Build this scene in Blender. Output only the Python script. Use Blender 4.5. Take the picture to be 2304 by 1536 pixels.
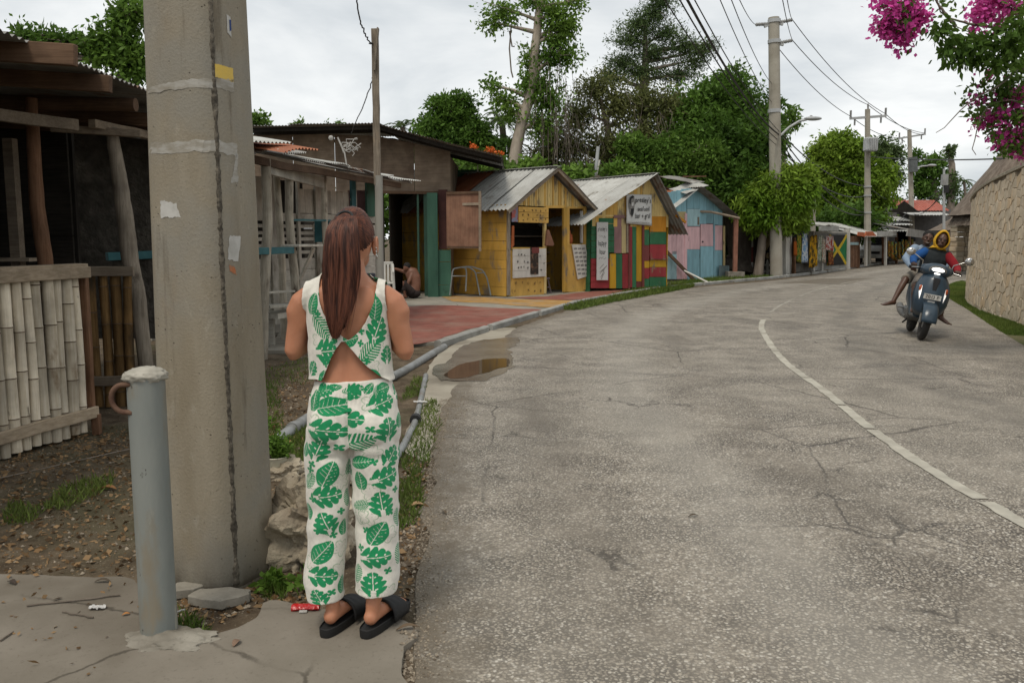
import bpy, bmesh, math, random
import numpy as np
from mathutils import Vector, Matrix, noise
from mathutils.bvhtree import BVHTree
for o in list(bpy.data.objects): bpy.data.objects.remove(o)
S = bpy.context.scene
C = S.collection
rad = math.radians
RND = random.Random(11)
NP = np.random.default_rng(5)
# ---------------------------------------------------------------- camera, sky, sun, exposure
FPX = 1900.0; PITCH = math.atan(233/FPX); EYE = 1.5
cam = bpy.data.cameras.new('camera'); camo = bpy.data.objects.new('camera', cam); C.objects.link(camo)
cam.sensor_width = 36; cam.lens = FPX/2304*36; cam.clip_end = 2000; cam.clip_start = .05
camo.location = (0, 0, EYE); camo.rotation_euler = (math.pi/2 - PITCH, 0, 0)
S.camera = camo
SUN_EL, SUN_AZ = rad(62), rad(205)          # high soft sun behind the camera, under cloud
W = bpy.data.worlds.new('World'); S.world = W; W.use_nodes = True
wn, wl = W.node_tree.nodes, W.node_tree.links
wn.clear()
wo = wn.new('ShaderNodeOutputWorld'); bg = wn.new('ShaderNodeBackground'); bg.inputs[1].default_value = .1
sky = wn.new('ShaderNodeTexSky'); sky.sky_type = 'NISHITA'; sky.sun_disc = False
sky.sun_elevation = SUN_EL; sky.sun_rotation = SUN_AZ
wc = wn.new('ShaderNodeTexCoord'); sep = wn.new('ShaderNodeSeparateXYZ'); wl.new(wc.outputs['Generated'], sep.inputs[0])
def wmath(op, a, b):
    n = wn.new('ShaderNodeMath'); n.operation = op
    for i, v in enumerate((a, b)):
        if isinstance(v, (int, float)): n.inputs[i].default_value = v
        else: wl.new(v, n.inputs[i])
    return n.outputs[0]
zz = wmath('ADD', wmath('MAXIMUM', sep.outputs[2], 0.0), .22)
cmb = wn.new('ShaderNodeCombineXYZ')
wl.new(wmath('DIVIDE', sep.outputs[0], zz), cmb.inputs[0]); wl.new(wmath('DIVIDE', sep.outputs[1], zz), cmb.inputs[1])
def wnoise(sc, det, rough, dist=0):
    n = wn.new('ShaderNodeTexNoise'); n.inputs['Scale'].default_value = sc; n.inputs['Detail'].default_value = det
    n.inputs['Roughness'].default_value = rough; n.inputs['Distortion'].default_value = dist
    wl.new(cmb.outputs[0], n.inputs['Vector']); return n.outputs[0]
ramp = wn.new('ShaderNodeValToRGB')
e = ramp.color_ramp.elements
e[0].position = .36; e[0].color = (4.75, 5.1, 5.35, 1)
e[1].position = .62; e[1].color = (8.4, 8.45, 8.3, 1)
wl.new(wmath('ADD', wmath('MULTIPLY', wnoise(1.15, 9, .55, .35), .8), wmath('MULTIPLY', wnoise(.5, 3, .5), .2)), ramp.inputs[0])
mx = wn.new('ShaderNodeMix'); mx.data_type = 'RGBA'; mx.inputs[0].default_value = .93
wl.new(sky.outputs[0], mx.inputs[6]); wl.new(ramp.outputs[0], mx.inputs[7])
wl.new(mx.outputs[2], bg.inputs[0]); wl.new(bg.outputs[0], wo.inputs[0])
sun = bpy.data.lights.new('sun', 'SUN'); sun.energy = 1.5; sun.angle = rad(16); sun.color = (1, .92, .80)
so = bpy.data.objects.new('sun', sun); C.objects.link(so)
sd = Vector((math.sin(SUN_AZ)*math.cos(SUN_EL), math.cos(SUN_AZ)*math.cos(SUN_EL), math.sin(SUN_EL)))
so.rotation_euler = sd.to_track_quat('Z', 'Y').to_euler(); so.location = sd*60
S.view_settings.view_transform = 'Standard'; S.view_settings.look = 'None'
S.view_settings.exposure = 0.36; S.view_settings.gamma = 1; S.view_settings.use_curve_mapping = False
# ---------------------------------------------------------------- helpers: survey of the place from the photograph
def ray(px, py):
    u = (px-1152)/FPX; v = (768-py)/FPX
    return u, math.cos(PITCH)+v*math.sin(PITCH), -math.sin(PITCH)+v*math.cos(PITCH)
def G(px, py, z=0.):
    a, b, c = ray(px, py); s = (z-EYE)/c
    return Vector((a*s, b*s, z))
def A(px, py, Y):
    a, b, c = ray(px, py); s = Y/b
    return Vector((a*s, Y, EYE+c*s))
# ---------------------------------------------------------------- helpers: objects
def tag(o, label=None, cat=None, group=None, kind=None):
    if label: o['label'] = label
    if cat: o['category'] = cat
    if group: o['group'] = group
    if kind: o['kind'] = kind
    return o
def obj(name, me, m=None, parent=None):
    o = bpy.data.objects.new(name, me); C.objects.link(o)
    if m is not None and me is not None:
        for k in (m if isinstance(m, (list, tuple)) else [m]): me.materials.append(k)
    if parent is not None: o.parent = parent
    return o
def thing(name, label, cat, loc=(0, 0, 0), rz=0., group=None):
    o = bpy.data.objects.new(name, None); C.objects.link(o)
    o.location = loc; o.rotation_euler = (0, 0, rz); o.empty_display_size = .1
    return tag(o, label, cat, group)
def copy_tree(o, parent=None):
    c = o.copy(); C.objects.link(c); c.parent = parent
    for ch in list(o.children): copy_tree(ch, c)
    return c
def V(*a): return Vector(a)
class MB:
    def __init__(s): s.v = []; s.f = []; s.m = []
    def add(s, vs, fs, m=0):
        b = len(s.v); s.v += [tuple(p) for p in vs]
        for k in fs: s.f.append(tuple(i+b for i in k)); s.m.append(m)
        return s
    def box(s, c, sz, rot=None, m=0):
        c = Vector(c); h = Vector(sz)/2; vs = []
        for x in (-1, 1):
            for y in (-1, 1):
                for z in (-1, 1):
                    p = Vector((x*h.x, y*h.y, z*h.z))
                    vs.append(c+(rot @ p if rot else p))
        return s.add(vs, [(0, 1, 3, 2), (4, 6, 7, 5), (0, 4, 5, 1), (2, 3, 7, 6), (0, 2, 6, 4), (1, 5, 7, 3)], m)
    def bar(s, p, q, w, h, up=(0, 0, 1), m=0, n=1, jit=0., tw=0.):
        """beam from p to q: w across, h along up, n lengthwise pieces with a little wobble"""
        p, q = Vector(p), Vector(q); d = (q-p).normalized(); up = Vector(up)
        sx = d.cross(up)
        if sx.length < 1e-4: sx = d.cross(Vector((1, 0, 0)))
        sx.normalize(); uu = sx.cross(d).normalized(); vs = []
        for i in range(n+1):
            c = p.lerp(q, i/n)
            if jit: c = c+sx*RND.uniform(-jit, jit)+uu*RND.uniform(-jit, jit)
            ww = w*(1+RND.uniform(-tw, tw)); hh = h*(1+RND.uniform(-tw, tw)*.5)
            vs += [c-sx*ww/2-uu*hh/2, c+sx*ww/2-uu*hh/2, c+sx*ww/2+uu*hh/2, c-sx*ww/2+uu*hh/2]
        fs = [(0, 3, 2, 1), (4*n, 4*n+1, 4*n+2, 4*n+3)]
        for i in range(n):
            for k in range(4): a, b = i*4+k, i*4+(k+1) % 4; fs.append((a, b, b+4, a+4))
        return s.add(vs, fs, m)
    def tube(s, pts, rads, n=8, cap=True, m=0, squash=None, up=None):
        pts = [Vector(p) for p in pts]
        if isinstance(rads, (int, float)): rads = [rads]*len(pts)
        t0 = (pts[1]-pts[0]).normalized()
        ref = Vector(up) if up else (Vector((0, 0, 1)) if abs(t0.z) < .9 else Vector((0, 1, 0)))
        nx = t0.cross(ref).normalized(); vs = []
        for i, p in enumerate(pts):
            t = (pts[min(i+1, len(pts)-1)]-pts[max(i-1, 0)]).normalized()
            nx = (nx-t*nx.dot(t)).normalized(); ny = t.cross(nx)
            r = rads[i]; rx, ry = (r if isinstance(r, (tuple, list)) else (r, r))
            for k in range(n):
                a = 2*math.pi*k/n; vs.append(p+nx*(math.cos(a)*rx)+ny*(math.sin(a)*ry))
        fs = []
        for i in range(len(pts)-1):
            for k in range(n):
                a, b = i*n+k, i*n+(k+1) % n; fs.append((a, b, b+n, a+n))
        if cap: fs.append(tuple(range(n-1, -1, -1))); L = (len(pts)-1)*n; fs.append(tuple(L+k for k in range(n)))
        return s.add(vs, fs, m)
    def grid(s, P, cu=False, cv=False, m=0):
        nu, nv = len(P), len(P[0]); vs = [p for r in P for p in r]; fs = []
        for i in range(nu if cu else nu-1):
            for j in range(nv if cv else nv-1):
                a = i*nv+j; b = ((i+1) % nu)*nv+j; c = ((i+1) % nu)*nv+(j+1) % nv; d = i*nv+(j+1) % nv
                fs.append((a, b, c, d))
        return s.add(vs, fs, m)
    def prism(s, poly, z0, z1, m=0):
        n = len(poly); vs = [(p[0], p[1], z0) for p in poly]+[(p[0], p[1], z1) for p in poly]
        ar = sum(poly[i][0]*poly[(i+1) % n][1]-poly[(i+1) % n][0]*poly[i][1] for i in range(n))
        top = tuple(range(n, 2*n)); bot = tuple(range(n-1, -1, -1))
        fs = [top, bot]+[(i, (i+1) % n, n+(i+1) % n, n+i) for i in range(n)]
        if ar < 0: fs = [tuple(reversed(f)) for f in fs]
        return s.add(vs, fs, m)
    def lathe(s, prof, c=(0, 0, 0), n=16, m=0):
        c = Vector(c); P = []
        for r, z in prof: P.append([c+Vector((r*math.cos(2*math.pi*k/n), r*math.sin(2*math.pi*k/n), z)) for k in range(n)])
        s.grid(P, cv=True, m=m); return s
    def ball(s, c, r, n=10, m=0, rot=None):
        c = Vector(c); r = Vector(r) if not isinstance(r, (int, float)) else Vector((r, r, r)); P = []
        for i in range(n+1):
            a = math.pi*i/n; row = []
            for k in range(2*n):
                b = math.pi*k/n; p = Vector((r.x*math.sin(a)*math.cos(b), r.y*math.sin(a)*math.sin(b), -r.z*math.cos(a)))
                row.append(c+(rot @ p if rot else p))
            P.append(row)
        return s.grid(P, cv=True, m=m)
    def mesh(s, name):
        me = bpy.data.meshes.new(name); me.from_pydata(s.v, [], s.f)
        if any(s.m): me.polygons.foreach_set('material_index', s.m)
        me.update(); return me
    def build(s, name, m, parent=None, smooth=None, bev=0.):
        me = s.mesh(name)
        if smooth: me.shade_smooth(); me.set_sharp_from_angle(angle=rad(smooth))
        o = obj(name, me, m, parent)
        if bev:
            b = o.modifiers.new('bevel', 'BEVEL'); b.width = bev; b.segments = 1; b.limit_method = 'ANGLE'; b.angle_limit = rad(50)
        return o
def corr(p0, du, dv, wu, lv, pitch=.076, amp=.009, nv=2, sag=0., th=.0022, warp=0., skew=0.):
    """corrugated sheet: waves run along dv; returns MB with two skins"""
    mb = MB(); du, dv = Vector(du).normalized(), Vector(dv).normalized(); nn = du.cross(dv).normalized(); p0 = Vector(p0)
    nu = max(4, int(wu/pitch*6)); sd_ = RND.random()*50
    for k in (0, 1):
        P = []
        for i in range(nu+1):
            u = wu*i/nu; row = []
            for j in range(nv+1):
                v = lv*j/nv
                h = amp*math.sin(2*math.pi*u/pitch)-sag*math.sin(math.pi*j/nv)+warp*noise.noise((u*1.3+sd_, v*1.3, sd_))-k*th
                row.append(p0+du*(u+skew*v)+dv*v+nn*h)
            P.append(row)
        if k: P = P[::-1]
        mb.grid(P)
    return mb
def remesh(mb, name, vox, it=6, fac=.5, sub=0):
    """fuse overlapping closed shapes into one continuous skin"""
    me = mb.mesh(name+'_tmp'); o = bpy.data.objects.new('tmp', me); C.objects.link(o)
    r = o.modifiers.new('r', 'REMESH'); r.mode = 'VOXEL'; r.voxel_size = vox
    if it: s_ = o.modifiers.new('s', 'SMOOTH'); s_.iterations = it; s_.factor = fac
    if sub: u_ = o.modifiers.new('u', 'SUBSURF'); u_.levels = sub; u_.render_levels = sub
    dg = bpy.context.evaluated_depsgraph_get(); ev = o.evaluated_get(dg)
    out = bpy.data.meshes.new_from_object(ev); out.name = name
    bpy.data.objects.remove(o); bpy.data.meshes.remove(me)
    out.shade_smooth(); return out
# ---------------------------------------------------------------- helpers: materials
class NT:
    def __init__(s, name):
        s.m = bpy.data.materials.new(name); s.m.use_nodes = True; s.t = s.m.node_tree; s.n = s.t.nodes; s.l = s.t.links
        s.b = s.n['Principled BSDF']; s.tc = s.n.new('ShaderNodeTexCoord')
    def put(s, v, sock):
        if isinstance(v, bpy.types.NodeSocket): s.l.new(v, sock)
        elif isinstance(v, (tuple, list)): sock.default_value = tuple(v)+((1,) if len(v) == 3 and sock.type == 'RGBA' else ())
        else: sock.default_value = v
    def math(s, op, a, b=0., c=None, clamp=False):
        n = s.n.new('ShaderNodeMath'); n.operation = op; n.use_clamp = clamp
        s.put(a, n.inputs[0]); s.put(b, n.inputs[1])
        if c is not None: s.put(c, n.inputs[2])
        return n.outputs[0]
    def mapp(s, coord='Object', scale=(1, 1, 1), loc=(0, 0, 0), rot=(0, 0, 0)):
        n = s.n.new('ShaderNodeMapping'); n.inputs['Scale'].default_value = scale; n.inputs['Location'].default_value = loc; n.inputs['Rotation'].default_value = rot
        s.l.new(coord if isinstance(coord, bpy.types.NodeSocket) else s.tc.outputs[coord], n.inputs[0]); return n.outputs[0]
    def noise(s, vec, sc, det=5, rough=.55, dist=0., col=False):
        n = s.n.new('ShaderNodeTexNoise'); s.l.new(vec, n.inputs['Vector'])
        n.inputs['Scale'].default_value = sc; n.inputs['Detail'].default_value = det; n.inputs['Roughness'].default_value = rough; n.inputs['Distortion'].default_value = dist
        return n.outputs[1 if col else 0]
    def voro(s, vec, sc, feat='F1', out='Distance', rnd=1.):
        n = s.n.new('ShaderNodeTexVoronoi'); n.feature = feat; s.l.new(vec, n.inputs['Vector']); n.inputs['Scale'].default_value = sc
        n.inputs['Randomness'].default_value = rnd; return n.outputs[out]
    def ramp(s, v, lo, hi, a=0., b=1.):
        n = s.n.new('ShaderNodeMapRange'); n.clamp = True; s.put(v, n.inputs[0])
        n.inputs[1].default_value = lo; n.inputs[2].default_value = hi; n.inputs[3].default_value = a; n.inputs[4].default_value = b
        n.interpolation_type = 'SMOOTHSTEP' if hi > lo else 'LINEAR'; return n.outputs[0]
    def mix(s, f, a, b, mode='MIX'):
        n = s.n.new('ShaderNodeMix'); n.data_type = 'RGBA'; n.blend_type = mode
        s.put(f, n.inputs[0]); s.put(a, n.inputs[6]); s.put(b, n.inputs[7]); return n.outputs[2]
    def val(s, col, f):
        n = s.n.new('ShaderNodeHueSaturation'); s.put(col, n.inputs['Color']); s.put(f, n.inputs['Value']); return n.outputs[0]
    def bump(s, h, st=.3, d=.01):
        n = s.n.new('ShaderNodeBump'); n.inputs['Strength'].default_value = st; n.inputs['Distance'].default_value = d; s.put(h, n.inputs['Height'])
        s.l.new(n.outputs[0], s.b.inputs['Normal']); return n.outputs[0]
    def done(s, col, rough=.8, spec=.3, metal=0.):
        s.put(col, s.b.inputs['Base Color']); s.put(rough, s.b.inputs['Roughness']); s.b.inputs['Specular IOR Level'].default_value = spec
        s.put(metal, s.b.inputs['Metallic']); return s.m
def mat(name, c1, c2=None, sc=4., rough=.8, bump=.25, bs=45., rnd=.12, stretch=(1, 1, 1), spots=(), spec=.25, metal=0., lo=.35, hi=.68, isl=0., bd=.006):
    t = NT(name); v = t.mapp('Object', stretch)
    c2 = c2 or tuple(x*.72 for x in c1)
    col = t.mix(t.ramp(t.noise(v, sc, 7, .6), lo, hi), c1, c2)
    for sp in spots:                      # (colour, scale, lo, hi, stretch)
        vv = t.mapp('Object', sp[4] if len(sp) > 4 else (1, 1, 1), (3.1, 7.7, 1.3))
        col = t.mix(t.ramp(t.noise(vv, sp[1], 6, .62), sp[2], sp[3]), col, sp[0])
    if rnd:
        oi = t.n.new('ShaderNodeObjectInfo'); col = t.val(col, t.ramp(oi.outputs['Random'], 0, 1, 1-rnd, 1+rnd))
    if isl:
        g = t.n.new('ShaderNodeNewGeometry'); col = t.val(col, t.ramp(g.outputs['Random Per Island'], 0, 1, 1-isl, 1+isl))
    if bump: t.bump(t.noise(v, bs, 5, .6), bump, bd)
    return t.done(col, rough, spec, metal)
def wood(name, c1, c2, rnd=.18, axis='z', spots=(), rough=.85, grain=1., bump=.35):
    st = {'x': (.06, 1, 1), 'y': (1, .06, 1), 'z': (1, 1, .06)}[axis]
    t = NT(name); v = t.mapp('Object', st); ob = t.mapp('Object')
    g = t.noise(v, 55*grain, 6, .6, .6); g2 = t.noise(ob, 3.2, 5, .6)
    col = t.mix(t.ramp(g, .3, .7), c1, c2); col = t.val(col, t.ramp(g2, .25, .75, .7, 1.2))
    for sp in spots:
        vv = t.mapp('Object', sp[4] if len(sp) > 4 else (1, 1, 1), (3.1, 7.7, 1.3))
        col = t.mix(t.ramp(t.noise(vv, sp[1], 6, .62), sp[2], sp[3]), col, sp[0])
    oi = t.n.new('ShaderNodeObjectInfo'); col = t.val(col, t.ramp(oi.outputs['Random'], 0, 1, 1-rnd, 1+rnd))
    t.bump(g, bump, .006); return t.done(col, rough, .2)
# ================================================================ SETTING
def resample(pts, n):
    P = np.array([(p[0], p[1]) for p in pts], float)
    # Catmull-Rom through the survey points, then even arc length
    Q = np.vstack([2*P[0]-P[1], P, 2*P[-1]-P[-2]]); out = []
    for i in range(1, len(Q)-2):
        for t in np.linspace(0, 1, 24, endpoint=False):
            a, b, c, d = Q[i-1], Q[i], Q[i+1], Q[i+2]
            out.append(.5*((2*b)+(-a+c)*t+(2*a-5*b+4*c-d)*t*t+(-a+3*b-3*c+d)*t**3))
    out.append(P[-1]); out = np.array(out)
    s = np.r_[0, np.cumsum(np.hypot(*np.diff(out, axis=0).T))]; k = np.linspace(0, s[-1], n)
    return np.c_[np.interp(k, s, out[:, 0]), np.interp(k, s, out[:, 1])]
def offset(P, d):
    T = np.gradient(P, axis=0); T /= np.hypot(T[:, 0], T[:, 1])[:, None]
    return P+np.c_[-T[:, 1], T[:, 0]]*np.asarray(d).reshape(-1, 1)
def inpoly(P, poly):
    x, y = P[:, 0], P[:, 1]; ins = np.zeros(len(P), bool); n = len(poly)
    for i in range(n):
        x0, y0 = poly[i][:2]; x1, y1 = poly[(i+1) % n][:2]
        if y0 == y1: continue
        c = ((y0 > y) != (y1 > y)) & (x < (x1-x0)*(y-y0)/(y1-y0)+x0); ins ^= c
    return ins
def fbm(x, y, s=0.): return noise.fractal((x, y, s), 1., 2., 5)
# --- materials of the ground
def dirt_mat():
    t = NT('dirt'); v = t.mapp('Object')
    n1 = t.noise(v, .55, 6, .6); n2 = t.noise(v, 4, 8, .65); n3 = t.noise(v, 38, 6, .7)
    col = t.mix(t.ramp(n2, .3, .7), (.055, .040, .027), (.150, .115, .078))
    col = t.mix(t.ramp(n3, .55, .72), col, (.22, .18, .13))
    col = t.mix(t.ramp(n1, .48, .66), col, (.085, .075, .045))
    pe = t.voro(v, 55, out='Distance'); pm = t.math('MULTIPLY', t.ramp(pe, .22, .12), t.ramp(n2, .45, .6))
    col = t.mix(pm, col, (.36, .32, .26))
    h = t.math('ADD', t.math('MULTIPLY', n3, .6), t.math('ADD', t.math('MULTIPLY', n2, 1.2), t.math('MULTIPLY', pm, .5)))
    t.bump(h, .8, .02); return t.done(col, .95, .1)
def asphalt_mat(name='asphalt', dark=1.):
    t = NT(name); v = t.mapp('Object')
    big = t.noise(v, .42, 5, .6, .4); mid = t.noise(v, 2.1, 6, .62); fine = t.noise(v, 140, 3, .6)
    wob = t.mix(.015, v, t.noise(v, 60, 2, .5, col=True))
    cd = t.voro(wob, 78, 'F1', 'Distance'); cc = t.voro(wob, 78, 'F1', 'Color')
    sp = t.n.new('ShaderNodeSeparateColor'); t.l.new(cc, sp.inputs[0])
    stone = t.mix(sp.outputs[0], (.162*dark, .138*dark, .108*dark), (.405*dark, .36*dark, .292*dark))
    stone = t.mix(t.ramp(sp.outputs[1], .78, .95), stone, (.54*dark, .50*dark, .43*dark))
    binder = (.062*dark, .053*dark, .043*dark)
    worn = t.ramp(mid, .32, .66)                       # how far the stones stand clear of the binder
    gap = t.math('MULTIPLY', t.ramp(cd, .36, .62), t.ramp(worn, 0, 1, .45, 1.))
    col = t.mix(gap, stone, binder)
    dust = t.ramp(big, .36, .62); col = t.mix(t.math('MULTIPLY', dust, .40), col, (.255*dark, .232*dark, .194*dark))
    # wheel-darkened and damp stains
    st = t.ramp(t.noise(t.mapp('Object', (.8, .25, 1), (5, 1, 0), (0, 0, .5)), 1.1, 6, .65, .6), .53, .70)
    col = t.mix(t.math('MULTIPLY', st, .5), col, (.105*dark, .09*dark, .073*dark))
    # lanes: wheel paths follow the bend (u runs across the road)
    uv = t.n.new('ShaderNodeUVMap'); uv.uv_map = 'lane'; su = t.n.new('ShaderNodeSeparateXYZ'); t.l.new(uv.outputs[0], su.inputs[0]); wu = t.math('ADD', su.outputs[0], t.math('MULTIPLY', t.math('SUBTRACT', t.noise(v, .35, 4), .5), .09))
    def band(c0, w0): return t.ramp(t.math('ABSOLUTE', t.math('SUBTRACT', wu, c0)), w0, w0*.2)
    br_ = t.noise(v, 1.4, 6, .65)
    col = t.mix(t.math('MULTIPLY', t.math('MULTIPLY', t.math('ADD', band(.70, .055), band(.90, .05)), t.ramp(br_, .35, .6)), .55), col, (.105*dark, .095*dark, .08*dark))
    col = t.mix(t.math('MULTIPLY', t.math('MULTIPLY', t.math('ADD', band(.13, .05), band(.36, .06)), t.ramp(br_, .40, .62)), .42), col, (.135*dark, .115*dark, .09*dark))
    col = t.mix(t.math('MULTIPLY', band(.25, .07), .35), col, (.34*dark, .315*dark, .27*dark))
    # cracks
    w2 = t.mix(.12, v, t.noise(v, 2.2, 6, .65, col=True))
    cr = t.voro(w2, .46, 'DISTANCE_TO_EDGE'); crm = t.math('MULTIPLY', t.ramp(cr, .0045, .0015), t.ramp(t.noise(v, .5, 3), .44, .54))
    w3 = t.mix(.2, v, t.noise(v, 5, 6, .65, col=True)); cr2 = t.voro(w3, 2.1, 'DISTANCE_TO_EDGE')
    cm2 = t.math('MULTIPLY', t.ramp(cr2, .022, .006), t.ramp(t.noise(v, .75, 5, .6), .545, .62))
    cm = t.math('MAXIMUM', crm, cm2); col = t.mix(t.math('MULTIPLY', cm, .75), col, (.05, .043, .036))
    ed = t.math('ADD', su.outputs[0], t.math('MULTIPLY', t.math('SUBTRACT', t.noise(v, 6, 7, .72), .5), .13)); col = t.mix(t.ramp(ed, .045, .0), col, (.135, .112, .082))
    h = t.math('ADD', t.math('MULTIPLY', gap, -.7), t.math('ADD', t.math('MULTIPLY', fine, .2), t.math('MULTIPLY', cm, -1.2)))
    t.bump(h, .55, .008)
    return t.done(col, t.ramp(big, .3, .7, .62, .85), .35)
def concrete_mat(name, c1, c2, c3=None, sc=2.2, cracks=True, stain=(.085, .07, .05), samt=.6):
    t = NT(name); v = t.mapp('Object'); n1 = t.noise(v, sc, 8, .62); n2 = t.noise(v, 55, 5, .65); n3 = t.noise(v, sc*.35, 4, .6)
    col = t.mix(t.ramp(n1, .3, .7), c1, c2); col = t.mix(t.ramp(n2, .55, .75, 0, .5), col, tuple(x*.55 for x in c1))
    col = t.mix(t.math('MULTIPLY', t.ramp(n3, .5, .68), samt), col, stain)
    h = t.math('MULTIPLY', n2, .6)
    if cracks:
        w2 = t.mix(.12, v, t.noise(v, 3, 6, .65, col=True)); cr = t.voro(w2, .55, 'DISTANCE_TO_EDGE')
        cm = t.math('MULTIPLY', t.ramp(cr, .0055, .0015), t.ramp(t.noise(v, 1.1, 3), .45, .55)); col = t.mix(t.math('MULTIPLY', cm, .7), col, (.05, .042, .032)); h = t.math('SUBTRACT', h, cm)
    t.bump(h, .35, .006); return t.done(col, .88, .22)
M_dirt = dirt_mat(); M_asph = asphalt_mat()
M_pad = concrete_mat('concrete_pad', (.165, .145, .115), (.215, .19, .155), stain=(.10, .082, .06))
M_gut = concrete_mat('gutter_concrete', (.27, .24, .19), (.34, .31, .25), cracks=False)
M_plaza = concrete_mat('plaza_concrete', (.22, .205, .17), (.29, .265, .22))
M_kerb = concrete_mat('kerb_concrete', (.33, .33, .31), (.24, .235, .215), sc=3., cracks=False, stain=(.12, .11, .085))
M_pipe = mat('galvanised_pipe', (.25, .26, .26), (.165, .165, .155), sc=5, rough=.55, bump=.2, bs=30, spec=.4, rnd=0, spots=[((.16, .11, .07), 3, .62, .72)])
M_rub = concrete_mat('broken_concrete', (.19, .172, .14), (.29, .268, .225), sc=6, cracks=False, samt=.35)
def paint_sheet(name, c, under, lo, hi):
    t = NT(name); v = t.mapp('Object'); n = t.noise(v, 1.3, 8, .68); n2 = t.noise(v, 22, 5, .65)
    col = t.mix(t.ramp(t.noise(v, 5, 5), .3, .7), c, tuple(x*.7 for x in c))
    col = t.mix(t.ramp(t.math('ADD', t.math('MULTIPLY', n, .75), t.math('MULTIPLY', n2, .25)), lo, hi), col, under)
    t.bump(n2, .25, .004); return t.done(col, .8, .25)
M_red = paint_sheet('worn_red_paint', (.25, .088, .064), (.235, .15, .115), .44, .72)
M_yel = paint_sheet('worn_ochre_paint', (.42, .24, .075), (.27, .22, .16), .46, .66)
M_line = paint_sheet('worn_white_line', (.45, .425, .355), (.29, .265, .22), .46, .68)
M_leafg = None
# --- ground: one sheet to the horizon, finer where the dirt shows near the camera
def axis_vals(lo, a, b, hi, step, grow=1.35):
    m = list(np.arange(a, b+1e-6, step)); d = step; x = a; L = []
    while x > lo: d *= grow; x -= d; L.append(max(x, lo))
    d = step; x = b; H = []
    while x < hi: d *= grow; x += d; H.append(min(x, hi))
    return np.array(L[::-1]+m+H)
xs = axis_vals(-600, -4.6, -.3, 600, .045); ys = axis_vals(-300, 2.2, 9.4, 900, .045)
gx, gy = np.meshgrid(xs, ys, indexing='ij')
gz = np.zeros_like(gx)
for i in range(len(xs)):
    for j in range(len(ys)):
        x, y = xs[i], ys[j]
        if -4.7 < x < -.2 and 2. < y < 9.6:
            k = min(1, max(0, (-.55-x)/.5))*min(1, max(0, (x+4.6)/.5))*min(1, (y-2.)/.5)*min(1, max(0, (9.4-y)/.5))
            gz[i, j] = k*(.028*fbm(x*1.1, y*1.1, 3.)+.012*fbm(x*7, y*7, 9.)-.01)
gv = np.c_[gx.ravel(), gy.ravel(), gz.ravel()]
ni, nj = gx.shape; ii, jj = np.meshgrid(np.arange(ni-1), np.arange(nj-1), indexing='ij'); a_ = (ii*nj+jj).ravel()
gf = np.c_[a_, a_+nj, a_+nj+1, a_+1]
def np_mesh(name, v, f, smooth=True):
    v = np.asarray(v, np.float32); f = np.asarray(f, np.int32)
    me = bpy.data.meshes.new(name); me.vertices.add(len(v)); me.vertices.foreach_set('co', v.ravel())
    k = f.shape[1]; me.loops.add(f.size); me.loops.foreach_set('vertex_index', f.ravel())
    me.polygons.add(len(f)); me.polygons.foreach_set('loop_start', np.arange(0, f.size, k, dtype=np.int32))
    me.update(calc_edges=True); me.validate()
    if smooth: me.shade_smooth()
    return me
tag(obj('ground', np_mesh('ground', gv, gf), M_dirt), kind='structure')
def ground_z(x, y):
    i = int(np.clip(np.searchsorted(xs, x), 1, ni-1)); j = int(np.clip(np.searchsorted(ys, y), 1, nj-1)); return float(gz[i, j])
# --- road
RL = resample([(-.25, -3), (-.34, 2.0), (-.37, 3.0), (-.50, 4.9), (-.62, 7.6), (-.42, 9.9), (-.18, 12), (.16, 14.2), (1.78, 18.9), (4.9, 24.7), (10.5, 31.6), (21.2, 47.5), (34, 60)], 420)
RR = resample([(6.1, -3), (6.2, 3), (6.3, 7), (6.65, 10), (7.11, 11.62), (9.42, 17.35), (11.82, 22.96), (16.2, 30.0), (24, 36), (40, 40)], 420)
RLn = offset(RL, np.array([.05*fbm(p[0]*2.1, p[1]*2.1, 1.)+.035*fbm(p[0]*9, p[1]*9, 4.) for p in RL]))
P = []
for i in range(420):
    P.append([V(*(RLn[i]*(1-t)+RR[i]*t), .014) for t in [0, .02, .1, .3, .5, .7, .9, 1]])
TT = [0, .02, .1, .3, .5, .7, .9, 1]
mb = MB(); mb.grid(P)
sk = [[V(*RLn[i], .014), V(*(RLn[i]-np.array([.02, 0])), -.04)] for i in range(420)]
mb.grid(sk); me = mb.mesh('road'); uvl = me.uv_layers.new(name='lane')
for lp_ in me.loops: k_ = lp_.vertex_index; uvl.data[lp_.index].uv = (TT[k_ % 8], (k_//8)*.01) if k_ < 420*8 else (0, 0)
me.flip_normals(); tag(obj('road', me, M_asph), kind='structure')
def ribbon(name, P, w, z, m, edge=.006, nz=7.):
    L = offset(P, np.array([w/2+edge*fbm(p[0]*nz, p[1]*nz, 2) for p in P])); Rr = offset(P, np.array([-w/2+edge*fbm(p[0]*nz, p[1]*nz, 7) for p in P]))
    mb = MB(); mb.grid([[V(*Rr[i], z), V(*L[i], z)] for i in range(len(P))]); return mb.build(name, m)
LN = resample([(2.75, 1.2), (2.68, 4.27), (2.76, 6.04), (3.06, 8.2), (3.34, 10.34), (4.05, 13.59), (4.6, 15.4)], 240)
cuts = [0, 58, 88, 104, 129, 165, 200, 239]
for a, b in zip(cuts[:-1], cuts[1:]):
    tag(ribbon('road_marking', LN[a:b], .09, .019, M_line, .016, 6.), kind='structure')
LF = resample([(4.9, 16.2), (6.3, 19.4), (9.17, 24.97), (12.69, 30.27), (18.5, 37)], 200)
M_linef = paint_sheet('ghost_white_line', (.42, .40, .34), (.27, .25, .21), .36, .56)
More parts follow.
